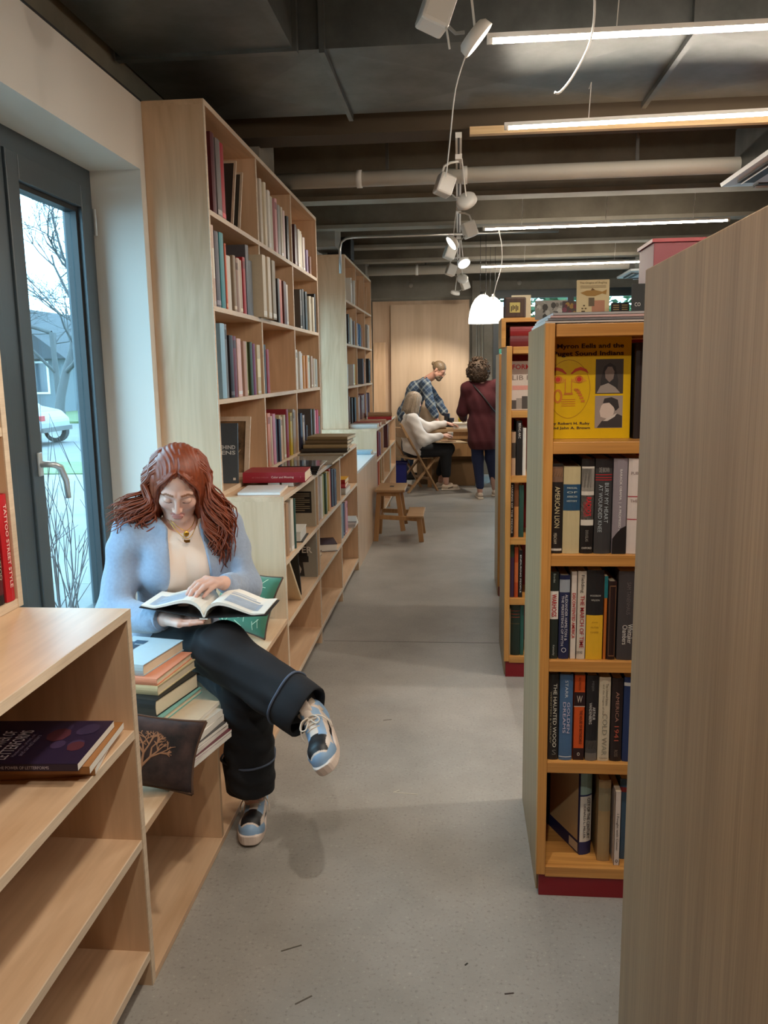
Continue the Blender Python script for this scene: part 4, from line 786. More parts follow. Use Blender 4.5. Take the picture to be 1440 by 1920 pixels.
ob('dark brown book with gold spine border on the third oak shelf', .430, .453, z, .235, (44, 28, 26), bands=(), art=lambda o, t, h, d: [patch(o, 'gilt_line', (140, 100, 70), q, .0052, 'face') for q in (R4(t * .12, h * .05, t * .16, h * .95), R4(t * .84, h * .05, t * .88, h * .95), R4(t * .12, h * .94, t * .88, h * .95), R4(t * .12, h * .05, t * .88, h * .06))])
ob('dark grey WHITTAKER CHAMBERS book ending the third oak shelf', .458, .515, z, .265, (66, 62, 64), title=(('Whittaker', (226, 222, 214), .30, .22, .24, .62), ('Chambers', (226, 222, 214), .29, .22, .24, .36), ('SAM TANENHAUS', (110, 104, 104), .70, .36, .2, .5)))
z = .44
ob('black THE HAUNTED WOOD book, first on the fourth oak shelf', .266, .295, z, .27, (38, 36, 36), title=(('THE HAUNTED WOOD', (224, 220, 206), .52, .74, .36, .62), ('WEINSTEIN & VASSILIEV', (170, 160, 130), .50, .6, .16, .22), ('^S', (120, 118, 112), .09, .06, .4, .6)))
ob('blue GOLDEN DREAMS book on the fourth oak shelf', .298, .336, z, .27, (74, 108, 148), title=(('STARR', (206, 214, 226), .83, .2, .22, .5), ('GOLDEN', (206, 196, 216), .50, .36, .22, .68), ('DREAMS', (206, 196, 216), .50, .36, .22, .36)), bands=((.035, .045, (200, 210, 220)),))
ob('orange and dark brown ROTHSCHILD paperback on the fourth oak shelf', .340, .372, z, .267, (206, 84, 32), hard=False, bands=((0, .14, (44, 26, 30)), (.64, .80, (44, 26, 30)), (.63, .638, (220, 200, 180))), title=(('THE HOUSE OF ROTHSCHILD', (60, 24, 20), .39, .40, .26, .66, .01), ('NIALL FERGUSON', (120, 50, 26), .90, .15, .2, .5), ('^W', (205, 190, 176), .72, .08, .5, .5), ('^o', (220, 205, 190), .07, .04, .25, .5)))
ob('black VANDENBERG book with small portrait on the fourth oak shelf', .376, .409, z, .267, (34, 33, 36), bands=((0, .09, (110, 106, 102)), (.09, .24, (70, 68, 68)), (.14, .24, (120, 112, 106))), title=(('ARTHUR', (222, 218, 212), .56, .15, .24, .66), ('VANDENBERG', (222, 218, 212), .56, .25, .24, .36), ('MEIJER', (110, 108, 108), .88, .12, .24, .5)))
ob('cream COLD WAR origins book on the fourth oak shelf', .412, .445, z, .262, (206, 194, 170), title=(('The United States', (96, 86, 70), .80, .26, .22, .68), ('and the Origins of the', (96, 86, 70), .74, .36, .2, .36), ('COLD WAR', (140, 134, 118), .32, .50, .44, .55), ('^Columbia', (90, 80, 70), .04, .02, .7, .5)))
ob('dark AMERICA 1941 book on the fourth oak shelf', .449, .481, z, .26, (40, 30, 30), title=(('AMERICA', (170, 126, 110), .66, .36, .3, .5), ('1941', (186, 90, 70), .34, .18, .4, .5), ('ROSS', (130, 110, 96), .10, .08, .3, .5)))
ob('dark blue book ending the fourth oak shelf', .484, .515, z, .263, (34, 52, 96), bands=((.9, .94, (190, 190, 190)),))
z = .099
def city_back(o, t, h, d):
    patch(o, 'jacket_back', (196, 172, 130), R4(.012, h * .16, d - .03, h * .985), .0006)
    patch(o, 'barcode', (206, 196, 176), R4(.01, h * .02, .06, h * .13), .0010)
book('navy CITY OF THE CENTURY book turned to show its back cover', TRS((.374, 2.40, z + .0006), (0, 0, .42)), .040, .272, .21, (36, 44, 92), True, bands=((.16, .72, W_), (.74, 1, (150, 180, 172))), title=(('CITY OF THE CENTURY', (30, 30, 34), .45, .50, .26, .66, .01), ('DONALD L. MILLER', (40, 40, 46), .42, .42, .2, .34)), group=GB, art=city_back)
ob('tan book with faint script spine on the bottom oak shelf', .424, .460, z, .268, (158, 132, 92), bands=((.62, .9, (140, 128, 100)),), y=2.375)
ob('short white paperback, I FOUGHT WITH CUSTER, on the bottom oak shelf', .470, .487, z, .242, (214, 200, 192), y=2.352, hard=False, title=(('I Fought with Custer', (40, 34, 34), .45, .50, .5, .45), ('^o', (40, 34, 34), .06, .04, .5, .5)))
ob('blue book behind the short white paperback on the bottom shelf', .490, .520, z, .265, (58, 84, 106), y=2.39, bands=((.84, .9, (140, 40, 40)),))
# the yellow book standing face-out ------------------------------------------
YC = (222, 180, 8)
yb = thing('book', 'large yellow book with mask drawing standing face-out on the top shelf', 'book', M=TRS((.247, 2.435, 1.3968), (-.05, 0, 0)), group=GB)
w, h = .243, .288
rbox('cover', col(YC, .35), yb, 0, w, 0, .0025, 0, h); rbox('back_cover', col(YC, .35), yb, 0, w, .016, .0185, 0, h); rbox('spine', col(YC, .35), yb, -.001, .0015, 0, .0185, 0, h); rbox('pages', PAGES, yb, .0015, w - .003, .0025, .016, .002, h - .002)
FT = lambda x, zz, k=.0012: Matrix.Translation((x, -k, zz)) @ FACE
INK = col((44, 20, 30)); RED = col((196, 62, 26)); ORG = col((206, 120, 24)); 
letter(yb, 'Myron Eells and the', INK, FT(.128, .262), fit=(.188, .017), bold=.025); letter(yb, 'Puget Sound Indians', INK, FT(.123, .241), fit=(.198, .017), bold=.025)
letter(yb, 'by Robert H. Ruby', INK, FT(.076, .043), fit=(.108, .0095), bold=.02); letter(yb, 'and John A. Brown', INK, FT(.076, .030), fit=(.110, .0095), bold=.02)
def fl(pts, name, m, k): return MB().add([(x, -k, zz) for x, zz in pts], [tuple(range(len(pts)))]).build(name, m, yb)
def ring(cx, cz, rx, rz, wd, m, k=.0010, a0=0, a1=2 * pi, n=40, name='drawn_line', shape=lambda a: 1.0):
    q = MB(); A = np.linspace(a0, a1, n); vs = []
    for a in A: s = shape(a); vs += [(cx + (rx * s) * cos(a), -k, cz + (rz * s) * sin(a)), (cx + (rx * s - wd) * cos(a), -k, cz + (rz * s - wd) * sin(a))]
    q.add(vs, [(2 * i, 2 * i + 1, 2 * i + 3, 2 * i + 2) for i in range(n - 1)]); return q.build(name, m, yb)
mx, mz = .068, .142
ring(mx, mz, .062, .084, .0011, col((170, 110, 20)), shape=lambda a: 1 - .06 * max(0, -sin(a)) * abs(cos(a)))
for sx in (-1, 1):
    fl([(mx + sx * a_, mz + b_) for a_, b_ in ((.005, .044), (.018, .058), (.034, .063), (.050, .056), (.057, .044), (.046, .050), (.033, .054), (.020, .050), (.010, .043))], 'drawn_brow', RED, .0010)
    fl([(mx + sx * .008, mz + .024), (mx + sx * .020, mz + .036), (mx + sx * .040, mz + .034), (mx + sx * .052, mz + .024), (mx + sx * .036, mz + .018), (mx + sx * .018, mz + .018)], 'drawn_eye', col((214, 150, 20)), .0008)
    ring(mx + sx * .030, mz + .028, .0105, .0105, .0014, RED, .0014); fl([(mx + sx * .030 + .007 * cos(a), mz + .028 + .007 * sin(a)) for a in np.linspace(0, 2 * pi, 17)[:-1]], 'drawn_pupil', col((196, 40, 24)), .0013)
ring(mx - .030, mz - .02, .013, .02, .006, ORG, .0010, name='drawn_motif'); 
q = MB(); 
for i in range(6):
    a = i / 6; q.box(mx + .016 + .024 * a, mx + .028 + .022 * a, -.0011, -.0010, mz - .004 - .044 * a ** 1.5, mz + .002 - .044 * a ** 1.5)
q.build('drawn_motif', ORG, yb)
for b in (R4(mx - .010, mz - .012, mx - .008, mz + .03), R4(mx + .008, mz - .012, mx + .010, mz + .03), R4(mx - .012, mz - .016, mx + .012, mz - .010)): fl(b, 'drawn_nose', ORG, .0011)
for i in range(4): fl(R4(mx - .020, mz - .030 - i * .006, mx + .020, mz - .0285 - i * .006), 'drawn_mouth', ORG, .0011)
fl(R4(.144, .128, .222, .226), 'photo_ground', col((58, 50, 46)), .0008); fl(R4(.144, .030, .222, .122), 'photo_ground', col((150, 138, 132)), .0008)
fl([(.160, .130), (.158, .165), (.168, .205), (.184, .216), (.200, .205), (.208, .165), (.206, .130)], 'photo_hair', col((30, 26, 26)), .0010); fl([(.172, .172), (.170, .190), (.178, .204), (.190, .204), (.197, .190), (.194, .170), (.183, .160)], 'photo_face', col((120, 104, 96)), .0012)
fl([(.148, .130), (.158, .150), (.180, .158), (.200, .146), (.214, .130)], 'photo_shawl', col((150, 140, 132)), .0013)
fl([(.150, .031), (.164, .050), (.186, .062), (.208, .070), (.221, .064), (.221, .031)], 'photo_coat', col((52, 46, 46)), .0010); fl([(.160, .062), (.157, .078), (.162, .094), (.172, .104), (.190, .104), (.200, .090), (.196, .068), (.178, .056)], 'photo_face', col((206, 190, 180)), .0011)
fl([(.166, .100), (.170, .114), (.190, .118), (.208, .110), (.212, .088), (.202, .078), (.196, .090), (.184, .102)], 'photo_hair', col((44, 38, 38)), .0013); fl([(.166, .050), (.186, .062), (.206, .072), (.200, .062), (.180, .050)], 'photo_collar', col((205, 196, 188)), .0012)
ob('dark book leaning beside the large yellow face-out book', .498, .520, 1.396, .27, (34, 26, 28), y=2.42)
# on top of the oak bookcase --------------------------------------------------
zt2 = 1.722
for i in range(4): lying('flat %s folder on top of the yellow-book oak bookcase, %s from the bottom' % (('white', 'grey', 'pink-edged', 'pale')[i], ORD[i]), .62 + .006 * i, 2.60, zt2 + i * .0072, .76, .44, .007, ((206, 200, 196), (120, 120, 126), (206, 176, 176), (176, 178, 184))[i], .004 * i, group='folders on top of the oak bookcase', hard=False, pages=WHITE_PAGES, name='folder', cat='folder')
ztop = zt2 + .0295
def card(label, x, y, w, h, c, t=.012, lean=-.08, rz=0.0, art=None, name='book', cat='book', z=None):
    o = thing(name, label, cat, M=TRS((x, y, z or ztop), (lean, 0, rz)), group='face-out books on top of the oak bookcase')
    rbox('cover', col(c, .4), o, 0, w, 0, .002, 0, h); rbox('pages', WHITE_PAGES, o, .002, w - .002, .002, t - .002, .002, h - .002); rbox('back_cover', col(c, .4), o, 0, w, t - .002, t, 0, h)
    if art: art(o, w, h)
    return o
def poly(o, n, c, pts, k=.0006): return MB().add([(x, -k, zz) for x, zz in pts], [tuple(range(len(pts)))]).build(n, col(c), o)
def art_fish(o, w, h):
    letter(o, 'The Origins of Angling', col((110, 90, 50)), Matrix.Translation((w / 2, -.001, h * .91)) @ FACE, fit=(w * .84, h * .07))
    poly(o, 'fish_body', (156, 116, 50), [(w * .10, h * .64), (w * .3, h * .70), (w * .55, h * .71), (w * .78, h * .66), (w * .92, h * .72), (w * .9, h * .58), (w * .78, h * .61), (w * .55, h * .54), (w * .3, h * .55)], .0008)
    poly(o, 'fish_fin', (110, 76, 34), [(w * .42, h * .70), (w * .47, h * .77), (w * .56, h * .71)], .0009)
    poly(o, 'printed_block', (176, 120, 92), R4(w * .46, h * .04, w * .86, h * .42), .0007); poly(o, 'printed_block', (100, 84, 60), R4(w * .36, h * .26, w * .54, h * .5), .0008)
    for i in range(5): poly(o, 'printed_hook', (90, 70, 40), R4(w * (.14 + .05 * (i % 3)), h * (.10 + .08 * (i // 2)), w * (.20 + .05 * (i % 3)), h * (.14 + .08 * (i // 2))), .0009)
    for i in range(3): poly(o, 'text_line', (150, 130, 96), R4(w * .1, h * (.83 - .03 * i), w * .9, h * (.84 - .03 * i)), .0008)
card('cream ORIGINS OF ANGLING book with fish drawing atop the oak bookcase', .350, 2.56, .094, .104, (206, 186, 142), art=art_fish)
def art_crowd(o, w, h):
    rnd = random.Random(3)
    for i in range(26): x, zz, r = rnd.uniform(.05, .93) * w, rnd.uniform(.08, .8) * h, rnd.uniform(.004, .010); poly(o, 'photo_print', [(60, 58, 54), (150, 146, 136), (100, 96, 90), (180, 176, 166)][i % 4], [(x + r * cos(a), zz + r * 1.2 * sin(a)) for a in np.linspace(0, 2 * pi, 8)[:-1]], .0006 + i * .00003)
card('book with a black and white crowd photo atop the oak bookcase', .240, 2.70, .100, .058, (150, 146, 138), art=art_crowd)
def art_flow(o, w, h):
    rnd = random.Random(5)
    for i in range(10): x, zz, r = rnd.uniform(.1, .9) * w, rnd.uniform(.15, .85) * h, rnd.uniform(.004, .008); poly(o, 'printed_flower', [(150, 120, 70), (96, 40, 60), (120, 60, 80)][i % 3], [(x + r * cos(a), zz + r * sin(a)) for a in np.linspace(0, 2 * pi, 8)[:-1]], .0006 + i * .00004)
card('small floral dark book atop the oak bookcase, left of the fish', .318, 2.64, .045, .05, (70, 58, 62), art=art_flow)
card('small black text card atop the oak bookcase, right of the fish', .446, 2.53, .050, .034, (26, 22, 20), art=lambda o, w, h: [poly(o, 'text_line', (180, 150, 90), R4(w * (.08 + .5 * (i % 2)), h * (.2 + .18 * (i // 2)), w * (.42 + .5 * (i % 2)), h * (.26 + .18 * (i // 2)))) for i in range(8)], name='card', cat='card')
card('charcoal book with white letters CO at the oak panel edge', .490, 2.46, .09, .08, (52, 54, 54), art=lambda o, w, h: letter(o, 'CO', col((230, 228, 222)), Matrix.Translation((w * .17, -.001, h * .28)) @ FACE, fit=(w * .18, h * .13)))
# second row bookcase
GB2 = 'books in the second oak bookcase'
def art_form(o, w, h):
    letter(o, 'FORMING', col((196, 30, 40)), Matrix.Translation((w * .5, -.001, h * .88)) @ FACE, fit=(w * .9, h * .1), bold=.02); letter(o, 'LIB FRO', col((130, 120, 110)), Matrix.Translation((w * .5, -.001, h * .66)) @ FACE, fit=(w * .9, h * .10), bold=.01); poly(o, 'printed_band', (206, 150, 140), R4(w * .05, h * .41, w * .95, h * .50))
    for i in range(6): poly(o, 'photo_print', [(70, 68, 66), (150, 148, 142)][i % 2], R4(w * i / 6, h * .02, w * (i + 1) / 6, h * (.2 + .04 * (i % 3))), .0008)
card('white FORMING book standing face-out on the second oak bookcase', .262, 4.26, .17, .245, (206, 200, 192), art=art_form, z=1.3925)
def ob2(label, x0, x1, z, h, c, **k): return ob(label, x0, x1, z, h, c, y=4.20, group=GB2, **k)
ob2('book with pale photo spine, first below the FORMING book', .266, .286, 1.065, .22, (176, 150, 124), bands=((.4, .75, (60, 54, 50)),))
ob2('thin black book with vertical white title in second oak bookcase', .289, .318, 1.065, .275, (26, 25, 25), title=(('BEING ARC', (226, 222, 214), .82, .28, .4, .55),))
ob2('white book at the end of the second row of the second oak bookcase', .321, .338, 1.065, .24, (214, 206, 192))
ob2('black book with white lettering, third row of second oak bookcase', .262, .280, .745, .29, (28, 26, 28), title=(('MAKING OF THE MIDDLE', (214, 210, 206), .5, .86, .4, .5),))
ob2('tan and brown spine, third row of second oak bookcase', .282, .304, .745, .29, (196, 136, 80), bands=((.55, .95, (110, 64, 34)),))
ob2('dark green book, third row of second oak bookcase', .307, .330, .745, .27, (40, 74, 62))
ob2('purple book, fourth row of second oak bookcase', .262, .284, .426, .285, (54, 38, 70), bands=((.75, .98, (34, 60, 46)),))
ob2('burnt orange book, fourth row of second oak bookcase', .287, .306, .426, .265, (176, 72, 30), bands=((.3, .7, (196, 104, 56)),))
ob2('black book with white title, fourth row of second oak bookcase', .309, .328, .426, .25, (24, 22, 24), title=(('ENDURING PEOPLE', (226, 222, 216), .5, .8, .36, .5),))
ob2('cream pamphlet, bottom row of second oak bookcase', .264, .270, .112, .25, (206, 190, 150), hard=False)
ob2('thick dark green law book, bottom row of second oak bookcase', .272, .318, .112, .285, (22, 44, 36), bands=((.72, .73, (150, 60, 40)), (.78, .79, (150, 60, 40)), (.84, .85, (150, 60, 40)), (.6, .605, (130, 100, 50))))
ob2('teal green book, bottom row of second oak bookcase', .320, .338, .112, .27, (30, 84, 74))
lying('dark red book in the riser box on the second oak bookcase', .46, 4.42, 1.7075, .40, .2, .055, (96, 20, 26), 0, title=(('THE', (30, 12, 14), .2, .12, .5, .5),))
lying('second dark red book lying on the first in the riser box', .46, 4.42, 1.7635, .40, .2, .045, (130, 24, 30), 0)
ck = thing('table_clock', 'small brown cube clock on top of the riser box', 'clock', (.285, 4.38, 1.852), .05)
rbox('case', wood('dark_walnut', (.035, .016, .010), (.07, .032, .018), 'z', 20), ck, -.055, .055, -.03, .03, 0, .105, bevel=.008); rbox('face', col((176, 160, 90)), ck, -.028, .024, -.0315, -.030, .028, .078)
for i in range(5): rbox('face_motif', col((60, 50, 30)), ck, -.022 + .008 * i, -.017 + .008 * i, -.0325, -.0315, .034 + .006 * (i % 3), .06 + .005 * (i % 2))
card('beige book behind the cube clock', .275, 4.47, .10, .125, (176, 166, 140), z=1.852)
# ------------------------------------------------------------------ smooth bodies: distance fields turned into one surface
V3 = lambda *a: np.array(a, float)
def nrm(v): v = np.array(v, float); return v / np.linalg.norm(v)
def cap(P, a, b, ra, rb=None):
    a = np.array(a, float); b = np.array(b, float); rb = ra if rb is None else rb
    ab = b - a; t = np.clip(((P - a) @ ab) / max(1e-12, ab @ ab), 0, 1)
    return np.linalg.norm(P - a - t[:, None] * ab, axis=1) - (ra + (rb - ra) * t)
def ell(P, c, r, R=None):
    q = P - np.array(c, float)
    if R is not None: q = q @ np.array(R, float).T      # rows of R are the ellipsoid's axes
    r = np.array(r, float); k0 = np.linalg.norm(q / r, axis=1); k1 = np.linalg.norm(q / (r * r), axis=1)
    return k0 * (k0 - 1) / np.maximum(k1, 1e-9)
def smin(a, b, k): h = np.clip(.5 + .5 * (b - a) / k, 0, 1); return b + (a - b) * h - k * h * (1 - h)
def smax(a, b, k): return -smin(-a, -b, k)
def U(k, *ds):
    o = ds[0]
    for d in ds[1:]: o = smin(o, d, k)
    return o
def chain(P, pts, rs, k=.03):
    o = None
    for i in range(len(pts) - 1):
        d = cap(P, pts[i], pts[i + 1], rs[i], rs[i + 1]); o = d if o is None else smin(o, d, k)
    return o
def surface(fn, lo, hi, h):
    """naive surface nets; returns vertices and quads of fn(P)=0 in the box"""
    lo = np.array(lo, float); n = (np.ceil((np.array(hi) - lo) / h)).astype(int) + 1
    ax = [lo[i] + h * np.arange(n[i]) for i in range(3)]
    B = 5; nb = (n + B - 1) // B      # coarse blocks first, fine samples only where the surface can be
    cx = [lo[i] + h * (np.arange(nb[i]) * B + (B - 1) / 2) for i in range(3)]
    Gc = np.stack(np.meshgrid(*cx, indexing='ij'), -1).reshape(-1, 3); Dc = fn(Gc)
    V = np.repeat(np.repeat(np.repeat(Dc.reshape(nb), B, 0), B, 1), B, 2)
    actb = np.argwhere(np.abs(Dc.reshape(nb)) < h * B * 1.45 + .004)
    off = np.stack(np.meshgrid(*[np.arange(B)] * 3, indexing='ij'), -1).reshape(-1, 3)
    I = (actb[:, None, :] * B + off[None]).reshape(-1, 3)
    for i in range(0, len(I), 60000): q = I[i:i + 60000]; V[q[:, 0], q[:, 1], q[:, 2]] = fn(lo + h * q)
    V = V[:n[0], :n[1], :n[2]]
    s = V < 0
    c = [s[i:n[0] - 1 + i, j:n[1] - 1 + j, k:n[2] - 1 + k] for i in (0, 1) for j in (0, 1) for k in (0, 1)]
    cnt = sum(x.astype(np.int8) for x in c); act = (cnt > 0) & (cnt < 8); idx = np.argwhere(act)
    acc = np.zeros((len(idx), 3)); num = np.zeros(len(idx))
    offs = [(i, j, k) for i in (0, 1) for j in (0, 1) for k in (0, 1)]
    for a in offs:
        for d in range(3):
            if a[d]: continue
            b = list(a); b[d] = 1
            va = V[idx[:, 0] + a[0], idx[:, 1] + a[1], idx[:, 2] + a[2]]; vb = V[idx[:, 0] + b[0], idx[:, 1] + b[1], idx[:, 2] + b[2]]
            m = (va < 0) != (vb < 0); t = np.where(m, va / np.where(m, va - vb, 1), 0)
            p = np.tile(np.array(a, float), (len(idx), 1)); p[:, d] += t
            acc[m] += p[m]; num[m] += 1
    verts = lo + h * (idx + acc / np.maximum(num, 1)[:, None])
    im = -np.ones(act.shape, int); im[act] = np.arange(len(idx)); quads = []
    for d in range(3):
        e1, e2 = (d + 1) % 3, (d + 2) % 3
        sl = [slice(None)] * 3; sl2 = [slice(None)] * 3; sl[d] = slice(0, n[d] - 1); sl2[d] = slice(1, n[d])
        A = s[tuple(sl)]; B = s[tuple(sl2)]; ed = np.argwhere(A != B)
        ed = ed[(ed[:, e1] > 0) & (ed[:, e2] > 0) & (ed[:, e1] < n[e1] - 1) & (ed[:, e2] < n[e2] - 1)]
        def g(da, db): q = ed.copy(); q[:, e1] -= da; q[:, e2] -= db; return im[q[:, 0], q[:, 1], q[:, 2]]
        Q = np.stack([g(1, 1), g(0, 1), g(0, 0), g(1, 0)], 1); fl = ~A[ed[:, 0], ed[:, 1], ed[:, 2]]
        Q[fl] = Q[fl][:, ::-1]; quads.append(Q[(Q >= 0).all(1)])
    return verts, np.concatenate(quads)
def soft(verts, quads, it=1, w=.5):
    for _ in range(it):
        a = np.zeros_like(verts); c = np.zeros(len(verts))
        for i in range(4):
            u, v = quads[:, i], quads[:, (i + 1) % 4]
            np.add.at(a, u, verts[v]); np.add.at(c, u, 1); np.add.at(a, v, verts[u]); np.add.at(c, v, 1)
        verts = verts * (1 - w) + w * a / np.maximum(c, 1)[:, None]
    return verts
def skin_object(name, pieces, mats, parent=None, colour=None, smooth_it=1):
    """pieces: list of (fn, lo, hi, h); all become ONE mesh; colour(P)->Nx3 linear for the 'Col' attribute"""
    vs, fs, o = [], [], 0
    for fn, lo, hi, h in pieces:
        v, q = surface(fn, lo, hi, h); v = soft(v, q, smooth_it); vs.append(v); fs.append(q + o); o += len(v)
    v = np.concatenate(vs); q = np.concatenate(fs)
    me = bpy.data.meshes.new(name); me.vertices.add(len(v)); me.vertices.foreach_set('co', v.ravel())
    me.loops.add(len(q) * 4); me.loops.foreach_set('vertex_index', q.ravel()); me.polygons.add(len(q)); me.polygons.foreach_set('loop_start', np.arange(0, len(q) * 4, 4))
    me.polygons.foreach_set('use_smooth', np.ones(len(q), bool)); me.update(calc_edges=True); me.validate()
    for m in (mats if isinstance(mats, (list, tuple)) else [mats]): me.materials.append(m)
    if colour is not None:
        at = me.color_attributes.new('Col', 'FLOAT_COLOR', 'POINT'); cc = np.ones((len(v), 4)); cc[:, :3] = colour(v); at.data.foreach_set('color', cc.ravel())
    ob_ = link(name, me, parent)
    if parent is not None: ob_.matrix_parent_inverse = parent.matrix_world.inverted() if parent.matrix_world != Matrix() else Matrix()
    return ob_
def local_parent(o, p):
    """geometry given in world space under an Empty that stands elsewhere"""
    o.parent = p; o.matrix_parent_inverse = Matrix.Translation(-Vector(p.location)); return o
def frame(f, up):
    """rows: right-of-figure's-left axis, back axis, up axis (world) for head-like things; f = facing direction"""
    f = nrm(f); up = np.array(up, float); up = nrm(up - f * (up @ f)); l = np.cross(up, f); return np.stack([l, -f, up])
def to_local(P, c, R): return (P - np.array(c, float)) @ R.T
def head_sdf(p, nose=1.0, female=True, beard=False):
    """p in head coordinates: x = figure's left, y = back, z = up; chin to crown about .22"""
    ax = p.copy(); ax[:, 0] = np.abs(ax[:, 0])
    d = ell(p, (0, .012, .034), (.073, .092, .084))
    d = smin(d, ell(p, (0, -.030, -.030), (.053, .058, .077)), .03)
    d = smin(d, ell(p, (0, -.074, -.098), (.020, .016, .014)), .03)
    d = smin(d, cap(ax, (.052, -.005, -.055), (.018, -.068, -.098), .020, .012), .03)
    d = smin(d, ell(ax, (.036, -.060, -.030), (.022, .020, .020)), .02)
    d = smin(d, cap(ax, (.010, -.083, .020), (.042, -.070, .018), .0068, .0065), .018)
    d = smax(d, -ell(ax, (.030, -.101, .001), (.017, .0155, .0105)), .012)
    d = smin(d, ell(ax, (.0305, -.0755, -.0035), (.0145, .0125, .0115)), .004)
    d = smin(d, cap(p, (0, -.089, .010), (0, -.1035 * nose, -.034), .0055, .0090), .010)
    d = smin(d, ell(ax, (.0105, -.094, -.038), (.0065, .008, .006)), .006)
    d = smin(d, ell(p, (0, -.0895, -.0635), (.021, .0065, .0050)), .004)
    d = smin(d, ell(p, (0, -.0880, -.0735), (.018, .0070, .0055)), .004)
    d = smax(d, -ell(p, (0, -.0975, -.0685), (.020, .005, .0011)), .002)
    d = smin(d, ell(ax, (.074, .012, -.008), (.008, .018, .030)), .008)
    return d
def face_colour(p, base, lip, brow, browdark=True):
    c = np.tile(np.array(base, float), (len(p), 1)); ax = np.abs(p[:, 0]); y, z = p[:, 1], p[:, 2]
    front = y < -.045
    m = front & (ax < .024) & (np.abs(z + .0685) < .0105 * np.clip(1.15 - (ax / .024) ** 2, 0, 1)); c[m] = lip
    m = front & (ax > .012) & (ax < .050) & (np.abs(z - (.0235 + .05 * (ax - .012) - 1.6 * np.maximum(ax - .034, 0) ** 1.2)) < .0036); c[m] = brow
    m = front & (ax > .016) & (ax < .045) & (np.abs(z - (-.0105 + 6 * (ax - .030) ** 2)) < .0021) & (y < -.066); c[m] = np.array(brow) * .35
    k = np.exp(-(((ax - .040) / .018) ** 2 + ((z + .030) / .018) ** 2)) * front; c = c * (1 - .30 * k[:, None]) + np.array((base[0] * 1.0, base[1] * .62, base[2] * .60)) * .30 * k[:, None]
    k = np.exp(-((ax / .012) ** 2 + ((z + .035) / .012) ** 2)) * (y < -.09); c = c * (1 - .3 * k[:, None]) + np.array((base[0], base[1] * .7, base[2] * .66)) * .3 * k[:, None]
    return c
def hand_sdf(P, wrist, palm_c, knuckles, fingers, thumb, r=.0088):
    """knuckles: four points; fingers: four lists of joints after the knuckle; thumb: joints from the palm side"""
    wrist = np.array(wrist); d = None
    for k in knuckles:
        q = cap(P, wrist + (np.array(k) - wrist) * .12, k, .0145, .0118); d = q if d is None else smin(d, q, .014)
    for i, (k, f) in enumerate(zip(knuckles, fingers)):
        rr = r * (1.0, 1.05, 1.0, .86)[i]; q = chain(P, [k] + list(f), [rr * 1.12, rr * 1.0, rr * .92, rr * .78][:len(f) + 1], .004); d = smin(d, q, .005)
    q = chain(P, thumb, [.016, .0115, .0098, .0082][:len(thumb)], .006); return smin(d, q, .010)
SKIN = attr_mat('skin', .5, sss=.12)
HAIRM = lambda n, c, r=.38: plain(n, c, r, var=.35, scale=40)
def locks(mb, guides, seg=6):
    for pts, r in guides:
        n = len(pts); rs = [r * (.55 + .45 * sin(pi * min(1, (i / (n - 1)) * 1.1 + .18))) * (1 if i < n - 1 else .25) for i in range(n)]
        mb.tube(pts, rs, seg, True, .6)
# ------------------------------------------------------------------ the reading young woman on the bench
g = thing('person', 'young woman with auburn hair and blue cardigan reading on the bench', 'person', (-1.07, 2.95, .447))
def GP(o): return local_parent(o, g)
fdir = nrm((.53, -.85, 0)); ldir = nrm((.85, .53, 0)); UP = V3(0, 0, 1)
pel = V3(-1.08, 2.97, .545); hipL, hipR = pel + ldir * .085, pel - ldir * .085
kneeL, ankL = V3(-.735, 2.665, .505), V3(-.735, 2.70, .085)
kneeR, ankR = V3(-.775, 2.640, .655), V3(-.478, 2.480, .525)
chest = V3(-1.055, 2.955, .90); neckb = V3(-1.035, 2.945, 1.075)
shL, shR = V3(-.885, 3.045, 1.035), V3(-1.205, 2.865, 1.020)
elL, wrL = V3(-.80, 2.955, .805), V3(-.835, 2.795, .862)
elR, wrR = V3(-1.235, 2.775, .745), V3(-1.010, 2.655, .770)
HC = V3(-1.020, 2.905, 1.195)
hf = nrm(V3(.20, -.80, -.60)); HR = frame(hf, (.10, -.1, 1)); HS = 1.10
HC = HC - .1 * (-.08 * HR[1] - .11 * HR[2])
def torso(P, k=0.0):
    R = np.stack([ldir, -fdir, UP])
    d = ell(P, pel + UP * .03, (.175 + k, .125 + k, .125 + k), R)
    d = smin(d, ell(P, pel + UP * .17, (.140 + k, .105 + k, .13 + k), R), .06)
    d = smin(d, ell(P, chest + fdir * .012, (.152 + k, .108 + k, .155 + k), R), .06)
    d = smin(d, cap(P, shL - ldir * .03, shR + ldir * .03, .050 + k, .050 + k), .06)
    b = to_local(P, chest + fdir * .075 - UP * .01, R); b[:, 0] = np.abs(b[:, 0])
    return smin(d, ell(b, (.068, 0, 0), (.062 + k, .055 + k, .06 + k)), .05)
def neck(P, k=0): return cap(P, neckb - fdir * .02 - UP * .03, HC - hf * .020 - HR[2] * .05, .056 + k, .049 + k)
def arms(P, k=0, r=(.052, .042, .028)): return np.minimum(chain(P, [shL, elL, wrL], [r[0] + k, r[1] + k, r[2] + k], .02), chain(P, [shR, elR, wrR], [r[0] + k, r[1] + k, r[2] + k], .02))
def upper(P):
    return U(.03, head_sdf(to_local(P, HC, HR) / HS) * HS, neck(P), torso(P, -.012))
